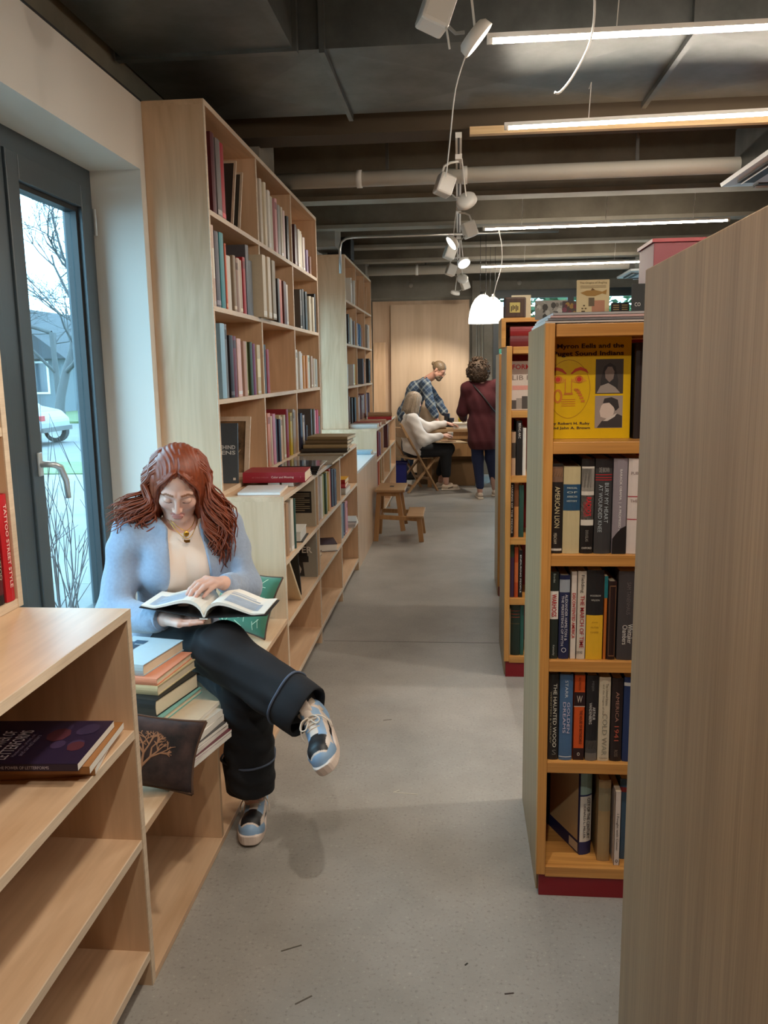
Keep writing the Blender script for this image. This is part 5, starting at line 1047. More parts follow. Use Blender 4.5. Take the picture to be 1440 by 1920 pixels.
# left hand resting on the page, right hand under the book
kL = [V3(-.880, 2.735, .893), V3(-.862, 2.725, .890), V3(-.846, 2.722, .884), V3(-.832, 2.728, .876)]
fL = [[V3(-.905, 2.705, .885), V3(-.922, 2.688, .868), V3(-.932, 2.680, .852)], [V3(-.889, 2.688, .884), V3(-.908, 2.668, .866), V3(-.917, 2.660, .850)],
      [V3(-.870, 2.684, .878), V3(-.888, 2.664, .861), V3(-.896, 2.657, .848)], [V3(-.850, 2.694, .868), V3(-.863, 2.678, .855), V3(-.870, 2.671, .847)]]
tL = [V3(-.850, 2.775, .868), V3(-.878, 2.755, .860), V3(-.905, 2.732, .852), V3(-.922, 2.715, .849)]
def handL(P): return U(.012, hand_sdf(P, wrL, None, kL, fL, tL), cap(P, elL, wrL, .036, .0255))
kR = [V3(-.945, 2.640, .778), V3(-.938, 2.622, .776), V3(-.934, 2.604, .774), V3(-.934, 2.588, .772)]
fR = [[k + V3(.038, .006 - .004 * i, .004), k + V3(.062, .008 - .004 * i, .007), k + V3(.082, .008 - .004 * i, .009)] for i, k in enumerate(kR)]
tR = [V3(-.985, 2.665, .785), V3(-.965, 2.690, .798), V3(-.945, 2.705, .806)]
def handR(P): return U(.012, hand_sdf(P, wrR, None, kR, fR, tR), cap(P, elR, wrR, .036, .0255))
def legs_b(P): return np.minimum(chain(P, [hipL, kneeL, ankL], [.07, .05, .036]), chain(P, [hipR, kneeR, ankR], [.07, .05, .036]))
def below(P): return U(.02, torso(P, -.02), arms(P, -.012), legs_b(P))
base = lin(214, 172, 156)
def gcol(P):
    c = face_colour(to_local(P, HC, HR) / HS, base, lin(208, 140, 130), lin(140, 92, 68))
    tips = np.array([f[-1] for f in fL]); dm = np.min(np.linalg.norm(P[:, None] - tips[None], axis=2), axis=1); m = np.exp(-(dm / .013) ** 2)[:, None]
    return c * (1 - .35 * m) + np.array(lin(222, 140, 128)) * .35 * m
GP(skin_object('body', [(upper, (-1.19, 2.70, .93), (-.85, 3.09, 1.37), .0026), (handL, (-.96, 2.63, .80), (-.76, 2.90, .93), .0022), (handR, (-1.10, 2.55, .72), (-.83, 2.74, .83), .003), (below, (-1.34, 2.50, .05), (-.42, 3.20, 1.12), .011)], SKIN, None, gcol))
# cream tee
def tee(P):
    d = torso(P, .003); nk = neck(P, .020); ring_ = np.linalg.norm(P - (neckb + fdir * .055 + UP * .020), axis=1) - .070
    d = smax(d, -nk, .008); d = smax(d, -ring_, .01); return np.maximum(d, (P[:, 2] - 1.075))
GP(skin_object('top', [(tee, (-1.29, 2.78, .55), (-.82, 3.16, 1.12), .0055)], plain('cream_jersey', lin(226, 205, 190), .85, bump=.05, scale=260)))
# cardigan
def fold(P, a=.004): return a * np.sin(P[:, 2] * 46 + P[:, 0] * 21 + np.sin(P[:, 1] * 33) * 1.4) * np.sin(P[:, 0] * 17 - P[:, 2] * 9 + 1.2)
def cardigan(P):
    d = torso(P, .014); R = np.stack([ldir, -fdir, UP])
    slR = chain(P, [shR - ldir * .005, elR, wrR - (wrR - elR) * .16], [.062, .066, .046], .03); slL = chain(P, [shL + ldir * .0, elL, wrL - (wrL - elL) * .20], [.060, .058, .040], .03)
    d = U(.028, d, slR, slL) + fold(P, .006)
    q = to_local(P, pel, R); zz = q[:, 2]
    # open front: edges run from the neck outwards to the hem
    cx = .024; half = np.clip(.058 + .028 * np.clip((.50 - zz) / .30, 0, 1.2), .03, .12)
    op = np.maximum(np.abs(q[:, 0] - cx) - half, q[:, 1] + .02)
    d = smax(d, -op, .008)
    d = smax(d, -neck(P, .030), .012); nk = np.linalg.norm(P - (neckb + fdir * .05 + UP * .03), axis=1) - .075; d = smax(d, -nk, .012)
    return np.maximum(d, .50 - P[:, 2])
CARD = plain('blue_grey_knit', lin(140, 154, 176), .95, var=.16, scale=90, bump=.5, sheen=.35)
GP(skin_object('cardigan', [(cardigan, (-1.35, 2.60, .48), (-.68, 3.24, 1.14), .0055)], CARD))
def cuff(a, b, r0, r1, name='cuff'):
    a, b = Vector(a), Vector(b); m = MB(); n = 9
    m.tube([a.lerp(b, i / n) for i in range(n + 1)], [(r0 + (r1 - r0) * i / n) * (1.0 + .03 * sin(i * 2.4)) for i in range(n + 1)], 20); GP(m.build(name, CARD, smooth=True))
cuff(wrL - (wrL - elL) * .30, wrL - (wrL - elL) * .03, .044, .033); cuff(wrR - (wrR - elR) * .26, wrR - (wrR - elR) * .02, .052, .040)
MB_b = MB()
for i in range(2):
    p = pel + UP * (.30 - .10 * i) + fdir * .130 - ldir * .085; MB().lathe([(0, .004), (.005, .003), (.006, 0), (0, 0)], seg=12, M=Matrix.Translation(p) @ Vector(fdir).to_track_quat('Z', 'Y').to_matrix().to_4x4()).build('button', plain('grey_button', lin(96, 112, 140), .4), None)
for o in [o for o in C.objects if o.name.startswith('button')]: GP(o)
# jeans
def jeans(P):
    d = ell(P, pel + UP * .0, (.178, .135, .100), np.stack([ldir, -fdir, UP]))
    a = chain(P, [hipL, kneeL + V3(0, 0, .0), V3(-.735, 2.665, .20)], [.092, .084, .088], .03)
    e = kneeR + (ankR - kneeR) * .80
    b = chain(P, [hipR + UP * .02, kneeR + V3(-.03, .01, .01), e], [.094, .084, .072], .05)
    # the hanging cloth of the wide crossed leg
    b = smin(b, chain(P, [kneeR + V3(.0, -.01, -.05), kneeR + (ankR - kneeR) * .55 + V3(-.02, -.0, -.050), e + V3(-.030, 0, -.020)], [.055, .05, .05], .04), .05)
    d = U(.035, d, a); d = smin(d, b, .022)
    w = .0045 * np.sin(P[:, 0] * 38 + P[:, 2] * 52 + 2 * np.sin(P[:, 1] * 25)) * np.sin(P[:, 2] * 23 - P[:, 1] * 31) + .003 * np.sin(P[:, 2] * 95 + P[:, 0] * 30)
    return np.maximum(d + w, .455 - P[:, 2] - 10 * np.clip(-.86 - P[:, 1] * 0 - 0 + (P[:, 0] + .86) * 1.0 + .86, 0, 1) * 0 - np.where(P[:, 0] > -.83, 5, 0))
DEN = plain('black_denim', lin(25, 28, 35), .85, var=.32, scale=26, bump=.12); STITCH = plain('denim_seam', lin(88, 100, 122), .85)
GP(skin_object('jeans', [(jeans, (-1.30, 2.42, .10), (-.36, 3.16, .80), .0065)], DEN))
def turnup(c0, c1, r0, r1, asp=1.0, name='turn_up'):
    """rolled hem: a wide open cuff with a seam ridge"""
    c0, c1 = Vector(c0), Vector(c1); ax = (c1 - c0); L = ax.length; M = Matrix.Translation(c0) @ ax.to_track_quat('Z', 'X').to_matrix().to_4x4() @ Matrix.Diagonal((1, asp, 1, 1))
    def wob(r, a): return r * (1 + .05 * sin(3 * a + 1) + .03 * sin(5 * a))
    prof = [(r0 * .93, 0), (r0 * 1.02, .004), (r0 * 1.05, .012), (r1 * 1.02, L * .6), (r1, L - .004), (r1 * .97, L), (r1 * .90, L - .004), (r1 * .84, L * .4), (r1 * .3, L * .3)]
    m = MB(); s = 36; vs = [(wob(r, 2 * pi * k / s) * cos(2 * pi * k / s), wob(r, 2 * pi * k / s) * sin(2 * pi * k / s), z_ + .004 * sin(2 * 2 * pi * k / s)) for r, z_ in prof for k in range(s)]
    m.add(vs, [(i * s + k, i * s + (k + 1) % s, (i + 1) * s + (k + 1) % s, (i + 1) * s + k) for i in range(len(prof) - 1) for k in range(s)], M); o = GP(m.build(name, DEN, smooth=True))
    q = MB(); q.tube([M @ Vector((wob(r0 * 1.07, a) * cos(a), wob(r0 * 1.07, a) * sin(a), .004)) for a in np.linspace(0, 2 * pi, 37)], .0042, 6); sm = q.build('seam', STITCH, smooth=True); sm.parent = o
    sm.matrix_parent_inverse = Matrix(); return o
turnup((-.737, 2.676, .268), (-.735, 2.682, .140), .088, .086)
e_ = kneeR + (ankR - kneeR) * .74 + V3(-.006, 0, -.006)
turnup(e_, e_ + (ankR - kneeR) * .27, .090, .092, .92)
# shoes: low sneakers, blue leather overlays on cream with black toe box
BLUE_L = plain('ice_blue_leather', lin(140, 172, 206), .45); CREAM_L = plain('cream_leather', lin(222, 206, 194), .5); BLK_L = plain('black_leather', lin(24, 24, 28), .5); SOLE = plain('off_white_rubber', lin(226, 208, 196), .6); LACE = plain('cream_lace', lin(226, 214, 200), .8)
def sneaker(M, nm):
    """local: toe towards +y, heel at y=0, sole in z=0; x = outer side"""
    s = thing('shoe', None, None); s.parent = g; s.matrix_parent_inverse = Matrix.Translation(-Vector(g.location)); s.matrix_basis = M; del_props(s)
    def outline(k=1.0, z_=0.0, n=40):
        pts = []
        for i in range(n):
            a = 2 * pi * i / n; y = .135 - .142 * cos(a); w = (.033 + .016 * np.clip((y - .05) / .13, 0, 1)) * k; pts.append((w * (abs(sin(a)) ** .62) * (1 if sin(a) >= 0 else -1) + .004 * sin(pi * y / .27), y, z_))
        return pts
    m = MB(); rings = [outline(.94, 0.0), outline(1.03, .006), outline(1.05, .026), outline(1.0, .032)]; n = 40
    for i, r_ in enumerate(rings):
        m.v += [(x, y, z_ + (.012 * max(0, (y - .2) / .08) ** 2 if i < 4 else 0)) for x, y, z_ in r_]
    m.f += [(i * n + k, i * n + (k + 1) % n, (i + 1) * n + (k + 1) % n, (i + 1) * n + k) for i in range(3) for k in range(n)] + [tuple(range(n - 1, -1, -1)), tuple(3 * n + k for k in range(n))]; m.mi = [0] * len(m.f)
    m.build('sole', SOLE, s, smooth=False, bevel=.002)
    def up(P):
        d = U(.03, cap(P, (0, .035, .045), (0, .20, .040), .036, .040), cap(P, (0, .035, .065), (.0, .10, .060), .034, .034), cap(P, (0, .215, .036), (0, .228, .034), .040, .036))
        d = smin(d, cap(P, (0, .030, .085), (0, .062, .098), .030, .030), .03)
        d = smax(d, -cap(P, (0, .045, .115), (0, .060, .22), .024, .028), .006)
        d = np.maximum(d, .026 - P[:, 2]); return np.maximum(d, np.abs(P[:, 0] - .003) - (.036 + .014 * np.clip((P[:, 1] - .05) / .13, 0, 1)))
    def uc(P):
        x, y, z_ = P.T; c = np.tile(np.array(lin(222, 206, 194)), (len(P), 1)); bl = np.array(lin(140, 172, 206)); bk = np.array(lin(26, 26, 30))
        c[y < .055] = bl; c[(z_ < .044) & (y > .13)] = bl; c[(y > .205) & (z_ < .058)] = bl; c[y > .243] = bl
        c[(y > .158) & (y < .238) & (z_ > .045 + .4 * np.abs(y - .20)) & (np.abs(x) < .034)] = bk
        c[(np.abs(np.abs(x) - .024) < .010) & (y > .07) & (y < .165) & (z_ > .055)] = bl
        sw = np.abs(z_ - (.040 + .20 * (.145 - y))) ; c[(np.abs(x) > .024) & (y > .065) & (y < .150) & (sw < .0075 * np.clip((y - .055) / .05, .25, 1))] = bk
        return c
    u_ = skin_object('upper', [(up, (-.06, -.012, .02), (.06, .285, .14), .003)], attr_mat('sneaker_leather', .45), None, uc); u_.parent = s
    t_ = MB(); t_.box(-.020, .020, 0, .012, 0, .085, TRS((0, .088, .075), (.42, 0, 0))); t_.build('tongue', CREAM_L, s, bevel=.005)
    for i in range(5):
        y = .105 + i * .0125; z_ = .098 - i * .0075; MB().tube(bez([(-.022, y, z_ - .004), (0, y + .004, z_ + .004), (.022, y, z_ - .004)], 6), .0032, 6).build('lace', LACE, s, smooth=True)
    for sx in (-1, 1): MB().tube(bez([(0, .098, .105), (sx * .022, .110, .112), (sx * .036, .128, .100), (sx * .020, .132, .094), (0, .10, .104)], 14), .0026, 6).build('lace', LACE, s, smooth=True); MB().tube(bez([(0, .098, .105), (sx * .03, .10, .098), (sx * .05, .115, .075), (sx * .052, .125, .05)], 10), .0024, 6).build('lace', LACE, s, smooth=True)
    return s
def del_props(o):
    for k in ('label', 'category', 'group'):
        if k in o: del o[k]
def axes(y, z_, p):
    y = nrm(y); z_ = np.array(z_, float); z_ = nrm(z_ - y * (z_ @ y)); x = np.cross(y, z_); m = Matrix((x, y, z_)).transposed().to_4x4(); m.translation = p; return m
sneaker(axes((.10, -.99, 0), (0, 0, 1), (-.740, 2.800, .001)), 'standing')
dR = nrm((.20, -.96, -.20)); uR = V3(-.50, -.20, .80)
mR = axes(dR, uR, (0, 0, 0)); off = Vector(ankR) - mR @ Vector((0, .045, .095)); mR.translation = off
sneaker(mR, 'raised')
for a, b in ((V3(-.735, 2.70, .15), V3(-.738, 2.73, .075)), (ankR - (ankR - kneeR) * .10, ankR + V3(.02, -.01, -.02))): GP(MB().tube([a, (a + b) / 2, b], [.040, .037, .036], 16).build('sock', plain('oat_sock', lin(214, 196, 180), .9), smooth=True))
# hair: cap, face-framing waves, centre parting
AUB = plain('auburn_hair', lin(126, 58, 32), .42, var=.5, scale=55)
def capfn(P):
    p = to_local(P, HC, HR) / HS; d = ell(p, (0, .014, .036), (.084, .103, .094))
    d = smin(d, ell(p, (0, .055, -.03), (.078, .062, .09)), .03); q = p.copy(); q[:, 0] = np.abs(q[:, 0]); d = smin(d, ell(q, (.072, .006, -.062), (.024, .062, .125)), .02)
    hl = .052 - .0 * p[:, 0]
    cut = np.maximum(-(p[:, 1] + .030), -(.0)) * 0
    face_ = ell(p, (0, -.095, -.030), (.061, .074, .112)); d = smax(d, -face_, .006); d = smax(d, -ell(p, (0, -.105, .030), (.040, .052, .080)), .006)
    pt = np.exp(-((p[:, 0]) / .004) ** 2) * .0035 * (p[:, 2] > .04)
    gr = .0016 * np.sin(p[:, 0] * 420 + 6 * np.sin(p[:, 1] * 30)) 
    return d + pt + gr
hr = GP(skin_object('hair', [(capfn, (-1.20, 2.70, 1.02), (-.82, 3.12, 1.40), .0035)], AUB))
def Hw(x, y, z_): return HC + HS * (x * HR[0] + y * HR[1] + z_ * HR[2])
mb = MB(); rnd = random.Random(21)
for side in (-1, 1):
    for i in range(190):
        u = rnd.random(); w = rnd.uniform(-1, 1)
        # root along the parting, then over the head, then down in waves (world vertical)
        y0 = -.050 + .11 * u; z0 = .110 - .45 * max(0, -y0 - .02) - .9 * (max(0, y0 - .02)) ** 1.3
        p0 = Hw(side * .004, y0, z0)
        p1 = Hw(side * (.052 + .010 * w), y0 + .022, z0 - .018)
        p2 = Hw(side * (.086 + .010 * w), y0 * .75 + .022, .018 + .01 * w)
        end = p2 + V3(0, 0, 0)
        out = HR[0] * side; L = rnd.uniform(.18, .27); ph = rnd.uniform(0, 6.28) * .35 + (0 if side < 0 else 1.2)
        pts = [p0, (p0 + p1) / 2 + HR[2] * .006, p1, (p1 + p2) / 2 + out * .010, p2]
        dwn = V3(0, 0, -1); fl_ = rnd.uniform(.15, 1.25); fw = fdir * (.25 if side > 0 else .05)
        for k in range(1, 10):
            t = k / 9; wave = sin(ph + t * 8.5) * .024 * (.3 + t)
            flare = out * (.010 + (.125 if side < 0 else .085) * t ** 2.3 * fl_)
            pts.append(p2 + dwn * L * (t - (.25 * t ** 3 if side < 0 else 0)) + flare + out * wave + fw * t * .11 + (-fdir) * (.02 * sin(t * 5 + ph)) + V3(0, 0, .012 * sin(9 * t + ph) * t))
        if i % 4 == 0:      # face-framing strands from the front of the parting
            v = rnd.random(); q0, q1, q2 = Hw(side * .004, -.062 + .02 * v, .104), Hw(side * (.034 + .01 * v), -.074 + .02 * v, .078), Hw(side * (.066 + .008 * v), -.058 + .03 * v, .018); q3 = Hw(side * (.072 + .01 * v), -.045 + .03 * v, -.045); sh_ = q3 - p2; pts = [q0, (q0 + q1) / 2 + HR[2] * .004, q1, (q1 + q2) / 2 + out * .006, q2, q3] + [p + sh_ * (1 - .0 * j) for j, p in enumerate(pts[6:])]
        mb.tube(pts, [(.0046 + .0026 * abs(w)) * (1 - .75 * max(0, (j / (len(pts) - 1)) - .35) / .65) for j in range(len(pts))], 6, True, .7)
for i in range(70):       # back of the head
    a = rnd.uniform(-1.3, 1.3); p0 = Hw(.06 * sin(a), .03 + .03 * cos(a), .10); p1 = Hw(.085 * sin(a), .075 + .03 * cos(a), .02); pts = [p0, (p0 + p1) / 2 - hf * .012, p1]
    L = rnd.uniform(.18, .26); ph = rnd.uniform(0, 6)
    for k in range(1, 8): t = k / 7; pts.append(p1 + V3(0, 0, -1) * L * t + HR[0] * (sin(a) * .05 * t + .012 * sin(6 * t + ph)) - fdir * .012)
    mb.tube(pts, [.009 * (1 - .6 * j / (len(pts) - 1)) for j in range(len(pts))], 6, True, .7)
wv = mb.build('hair_waves', AUB, smooth=True); GP(wv)
mb = MB()
for i in range(26):       # flyaway ends on the window side
    p = Hw(-.115 - .02 * rnd.random(), .03 * rnd.random(), -.10) + V3(-.0, 0, -.06 * rnd.random()); pts = [p]
    dr = V3(-.9, .1, rnd.uniform(-.35, .25))
    for k in range(1, 7): pts.append(pts[-1] + dr * .014 + V3(0, 0, .010 * sin(k * 1.3 + i)))
    mb.tube(pts, [.0022 * (1 - j / 7.5) for j in range(7)], 4)
GP(mb.build('hair_ends', AUB, smooth=True))
# necklaces
GOLD = plain('gold', lin(206, 160, 70), .28, metal=1.0)
for n_, (dz, w) in enumerate(((.044, .050), (.072, .056))):
    c0 = neckb + fdir * .022 + UP * .006; pts = []
    for t in np.linspace(-1, 1, 25): pts.append(c0 + ldir * w * t + fdir * (.066 + .014 * n_) * (1 - t * t) ** .5 - UP * dz * (1 - abs(t) ** 1.6))
    nk_ = GP(MB().tube(pts, .0013, 5).build('necklace', GOLD, smooth=True)); p = pts[12]
    pm = MB().lathe([(0, .0022), (.009, .0022), (.0105, 0), (.009, -.001), (0, -.001)], seg=20, M=Matrix.Translation(Vector(p - UP * .011 + fdir * .003)) @ Vector(fdir).to_track_quat('Z', 'Y').to_matrix().to_4x4()) if n_ == 0 else MB().box(-.009, .009, -.0012, .0012, -.006, .004, axes(-fdir, UP, p - UP * .007 + fdir * .002)).box(-.013, -.009, -.0012, .0012, -.002, .006, axes(-fdir, UP, p - UP * .007 + fdir * .002))
    pm_o = pm.build('pendant', GOLD, smooth=n_ == 0); pm_o.parent = nk_
# open book held over the knees (a thing of its own)
bk = thing('open_book', 'large open book held in the reading woman\'s hands', 'book', M=TRS((-.851, 2.600, .794), (-.045, 0, .02)))
wL, wR, D = .222, .214, .215
def curve(side, w, t):    # page surface height over the board
    return .050 * sin(pi * min(1, t * 1.25) ** .62) * (1 - .45 * t) + .006
def board(side, w): return (lambda t: (.036 * t if side < 0 else .010 * t))
for side, w in ((-1, wL), (1, wR)):
    q = MB(); bf = board(side, w)
    q.box(0, w, -.004, D + .004, -.0028, 0, Matrix.Rotation((.162 if side < 0 else -.045), 4, 'Y') if side > 0 else Matrix.Rotation(.162, 4, 'Y') @ Matrix.Diagonal((-1, 1, 1, 1)))
    q.build('cover_board', plain('black_board', (.012, .012, .014), .5), bk)  # cover boards are one near-black colour on both faces
    def topf(u, v, dz=0.0): t = u; x = side * (w - .008) * t; return (x, D * v, bf(t) + curve(side, w, t) + dz)
    n = 18; pm = MB()
    for dz, flip in ((0, 0), (-.014, 1)): pm.grid(lambda u, v: (topf(u, v, dz * (1 - .75 * u))), n, 2)
    k = n + 1; st = 3 * k
    for v_ in (0, 2): pm.f += [(v_ * k + i, v_ * k + i + 1, st + v_ * k + i + 1, st + v_ * k + i) for i in range(n)]; pm.mi += [0] * n
    pm.f += [(i * k + n, (i + 1) * k + n, st + (i + 1) * k + n, st + i * k + n) for i in range(2)]; pm.mi += [0, 0]
    pg_ = pm.build('page_block', WHITE_PAGES, bk, smooth=False)
    pr = MB(); 
    for (u0, u1, v0, v1) in (((.30, .86, .15, .55), (.30, .80, .62, .68), (.30, .7, .72, .76)) if side > 0 else ((.35, .9, .1, .7), (.4, .8, .76, .8))):
        pr.grid(lambda u, v: (lambda c: (c[0], c[1], c[2] + .0006))(topf(u0 + (u1 - u0) * u, v0 + (v1 - v0) * v)), 8, 2)
    pr.build('printed_picture', plain('pale_print', lin(170, 182, 198), .5, var=.35, scale=30), pg_)
MB().box(-.014, .014, -.004, D + .004, -.006, -.001).build('spine', WHITE_PAGES, bk)
# cushions ---------------------------------------------------------------------
def cushion(label, M, w, h, t, mat, extra=None):
    o = thing('cushion', label, 'cushion', M=M)
    def f(u, v):
        a, b = 2 * u - 1, 2 * v - 1; e = (1 - a * a) ** .5 * (1 - b * b) ** .5 if abs(a) < 1 and abs(b) < 1 else 0
        pin = 1 - .10 * (1 - a * a) * (b * b); pin2 = 1 - .10 * (1 - b * b) * (a * a); return a * w / 2 * pin2, b * h / 2 * pin, e
    q = MB(); n = 22
    q.grid(lambda u, v: (lambda r: (r[0], r[1], r[2] * t / 2))(f(u, v)), n, n); q.grid(lambda u, v: (lambda r: (r[0], r[1], -r[2] * t / 2))(f(1 - u, v)), n, n)
    q.build('pillow', mat, o, smooth=True)
    ed = [(a, -1) for a in np.linspace(-1, 1, 12)] + [(1, b) for b in np.linspace(-1, 1, 12)] + [(a, 1) for a in np.linspace(1, -1, 12)] + [(-1, b) for b in np.linspace(1, -1, 12)]
    MB().tube([(lambda r: (r[0], r[1], 0))(f((a + 1) / 2, (b + 1) / 2)) for a, b in ed], .004, 6).build('piping', plain('brown_cord', lin(84, 60, 46), .8), o, smooth=True)
    if extra: extra(o, f, t)
    return o
def tree_print(o, f, t):
    rr = random.Random(2); q = MB()
    def P_(a, b): r = f((a + 1) / 2, (b + 1) / 2); return (r[0], r[1], r[2] * t / 2 + .0012)
    def grow(a, b, ang, L, w):
        if L < .08: return
        a2, b2 = a + L * cos(ang), b + L * sin(ang)
        if max(abs(a2), abs(b2)) > .9: return
        q.tube([P_(a + (a2 - a) * k / 3, b + (b2 - b) * k / 3) for k in range(4)], [w * (1 - .1 * k) for k in range(4)], 5, True, .4)
        for _ in range(3): grow(a2, b2, ang + rr.uniform(-.9, .9), L * rr.uniform(.6, .8), w * .7)
    grow(0, -.85, pi / 2, .45, .006); q.build('printed_branches', plain('branch_print', lin(150, 110, 84), .8), o)
dark_tap = concrete('dark_tapestry', lin(22, 18, 22), lin(70, 52, 50), 16, .9, .1)
cushion('dark tapestry cushion with tree print squeezed behind the foreground counter', TRS((-.875, 2.10, .560), (1.15, .22, .20)), .30, .20, .13, dark_tap, tree_print)
def leaf_print(o, f, t):
    q = MB(); rr = random.Random(8)
    for i in range(26):
        a, b, an = rr.uniform(-.8, .8), rr.uniform(-.8, .8), rr.uniform(0, 6.28); pts = []
        for k in range(4): r = f((a + .09 * k * cos(an) + 1) / 2 if abs(a + .27 * cos(an)) < .95 else (a + 1) / 2, (b + .09 * k * sin(an) + 1) / 2 if abs(b + .27 * sin(an)) < .95 else (b + 1) / 2); pts.append((r[0], r[1], r[2] * t / 2 + .001))
        q.tube(pts, .0016, 4, True, .5)
    q.build('printed_leaves', plain('pale_leaf', lin(190, 206, 176), .8), o)
cushion('green leaf-print cushion on the bench behind the woman', TRS((-.95, 3.50, .590), (1.1, .05, -.45)), .32, .28, .12, plain('green_velvet', lin(60, 112, 88), .9, var=.3, scale=14, sheen=.3), leaf_print)
# ------------------------------------------------------------------ three people at the far table
def simple_col(c): return lambda P: np.tile(np.array(lin(*c)), (len(P), 1))
def head_at(P, c, R, s=1.0): return head_sdf(to_local(P, c, R) / s) * s
def bounds(pts, m): pts = np.array(pts); return pts.min(0) - m, pts.max(0) + m
def person(label, loc): return thing('person', label, 'person', loc)
def put(o, p): return local_parent(o, p)
def hand5(P, w, d, n, s=1.0, curl=.5):
    """generic relaxed hand: w wrist, d finger direction, n back-of-hand normal"""
    w = np.array(w, float); d = nrm(d); n = np.array(n, float); n = nrm(n - d * (n @ d)); x = np.cross(d, n)
    ks, fs = [], []
    for i, o in enumerate((.030, .010, -.010, -.028)):
        k = w + d * (.088, .092, .088, .078)[i] * s + x * o * s; L = (.038, .043, .040, .031)[i] * s; p = k; f = []
        for j in range(3): a = curl * (j + .6) * .6; p = p + (d * cos(a) - n * sin(a)) * L * (1, .72, .6)[j]; f.append(p)
        ks.append(k); fs.append(f)
    th = [w + d * .03 * s + x * .022 * s, w + d * .06 * s + x * .046 * s - n * .01, w + d * .085 * s + x * .055 * s - n * .018, w + d * .105 * s + x * .056 * s - n * .022]
    return hand_sdf(P, w, None, ks, fs, th, .0092 * s)
# -- man in a plaid shirt leaning over the table
mn = person('bearded man in blue plaid shirt leaning over the far table', (-.72, 12.22, 0))
hp = V3(-.74, 12.20, .98); cs = V3(-.60, 12.12, 1.30); nb = V3(-.44, 12.06, 1.47); hc = V3(-.285, 12.00, 1.59); hR = frame((.78, -.28, -.56), (.4, 0, 1))
sR_, sL_ = V3(-.47, 11.90, 1.40), V3(-.50, 12.26, 1.42); eR_, wR_ = V3(-.40, 11.82, 1.12), V3(-.30, 11.80, .88); eL_, wL_ = V3(-.30, 12.22, 1.13), V3(-.14, 12.06, .875)
kn = [V3(-.76, 12.12, .52), V3(-.72, 12.30, .52)]; an = [V3(-.80, 12.14, .09), V3(-.76, 12.32, .09)]
TR = np.stack([nrm((.25, .97, 0)), nrm((-.5, .1, .85)), nrm((.75, 0, .66))])
def mt(P, k=0): return U(.06, ell(P, hp, (.15 + k, .12 + k, .14 + k), TR), cap(P, hp, cs, .125 + k, .135 + k), ell(P, cs + V3(.02, 0, .02), (.17 + k, .115 + k, .15 + k), TR), cap(P, sR_, sL_, .06 + k))
def ma(P, k=0): return np.minimum(chain(P, [sR_, eR_, wR_], [.052 + k, .042 + k, .03 + k]), chain(P, [sL_, eL_, wL_], [.052 + k, .042 + k, .03 + k]))
def mbody(P): return U(.025, head_at(P, hc, hR, 1.05), cap(P, nb, hc - hR[2] * .05, .06, .055), mt(P, -.012), ma(P, -.006), chain(P, [hp, kn[0], an[0]], [.08, .055, .04]), chain(P, [hp, kn[1], an[1]], [.08, .055, .04]))
def mhands(P): return np.minimum(hand5(P, wR_, (.5, -.05, -.42), (.4, 0, .8), 1, .35), hand5(P, wL_, (.6, -.3, -.25), (.2, 0, 1), 1, .5))
put(skin_object('body', [(mbody, *bounds([hp, hc, sR_, sL_, wR_, wL_, *kn, *an], .16), .009), (mhands, *bounds([wR_, wL_], .20), .0042)], SKIN, None, lambda P: face_colour(to_local(P, hc, hR) / 1.05, lin(196, 146, 124), lin(150, 90, 80), lin(96, 74, 54))), mn)
def plaid_mat():
    m, t, n, l, b = _nodes('blue_plaid'); tc = n.new('ShaderNodeTexCoord'); out = None
    mp = n.new('ShaderNodeMapping'); mp.inputs['Rotation'].default_value = (.2, .75, .2); l.new(tc.outputs['Object'], mp.inputs['Vector']); acc = None
    for ax_, sc_, cc in (('X', 16, (.12, .15, .18, 1)), ('Z', 16, (.12, .15, .18, 1)), ('X', 7, (.24, .24, .18, 1)), ('Z', 7, (.24, .24, .18, 1))):
        w = n.new('ShaderNodeTexWave'); w.wave_type = 'BANDS'; w.bands_direction = ax_; w.inputs['Scale'].default_value = sc_ / 3; l.new(mp.outputs['Vector'], w.inputs['Vector'])
        r = n.new('ShaderNodeValToRGB'); r.color_ramp.elements[0].position = .86; r.color_ramp.elements[0].color = (0, 0, 0, 1); r.color_ramp.elements[1].position = .97; r.color_ramp.elements[1].color = cc; l.new(w.outputs['Fac'], r.inputs['Fac'])
        if acc is None: acc = r.outputs['Color']
        else: a = n.new('ShaderNodeMix'); a.data_type = 'RGBA'; a.blend_type = 'ADD'; a.inputs[0].default_value = 1; l.new(acc, a.inputs[6]); l.new(r.outputs['Color'], a.inputs[7]); acc = a.outputs[2]
    a = n.new('ShaderNodeMix'); a.data_type = 'RGBA'; a.blend_type = 'ADD'; a.inputs[0].default_value = .55; a.inputs[6].default_value = (*lin(44, 62, 86), 1); l.new(acc, a.inputs[7]); l.new(a.outputs[2], b.inputs['Base Color']); b.inputs['Roughness'].default_value = .85; return m
PLAID = plaid_mat()
def mshirt(P):
    d = U(.035, mt(P, .012), chain(P, [sR_, eR_, wR_ + (eR_ - wR_) * .35], [.072, .066, .056]), chain(P, [sL_, eL_, wL_ + (eL_ - wL_) * .45], [.072, .064, .056]), cap(P, hp, hp - V3(0, 0, .08), .15, .155))
    d = d + .005 * np.sin(P[:, 0] * 31 + P[:, 2] * 40) * np.sin(P[:, 1] * 22 + P[:, 2] * 17); return np.maximum(smax(d, -cap(P, nb, hc, .062, .06), .01), .86 - P[:, 2])
put(skin_object('shirt', [(mshirt, *bounds([hp, sR_, sL_, eR_, eL_, wR_, wL_], .18), .008)], PLAID), mn)
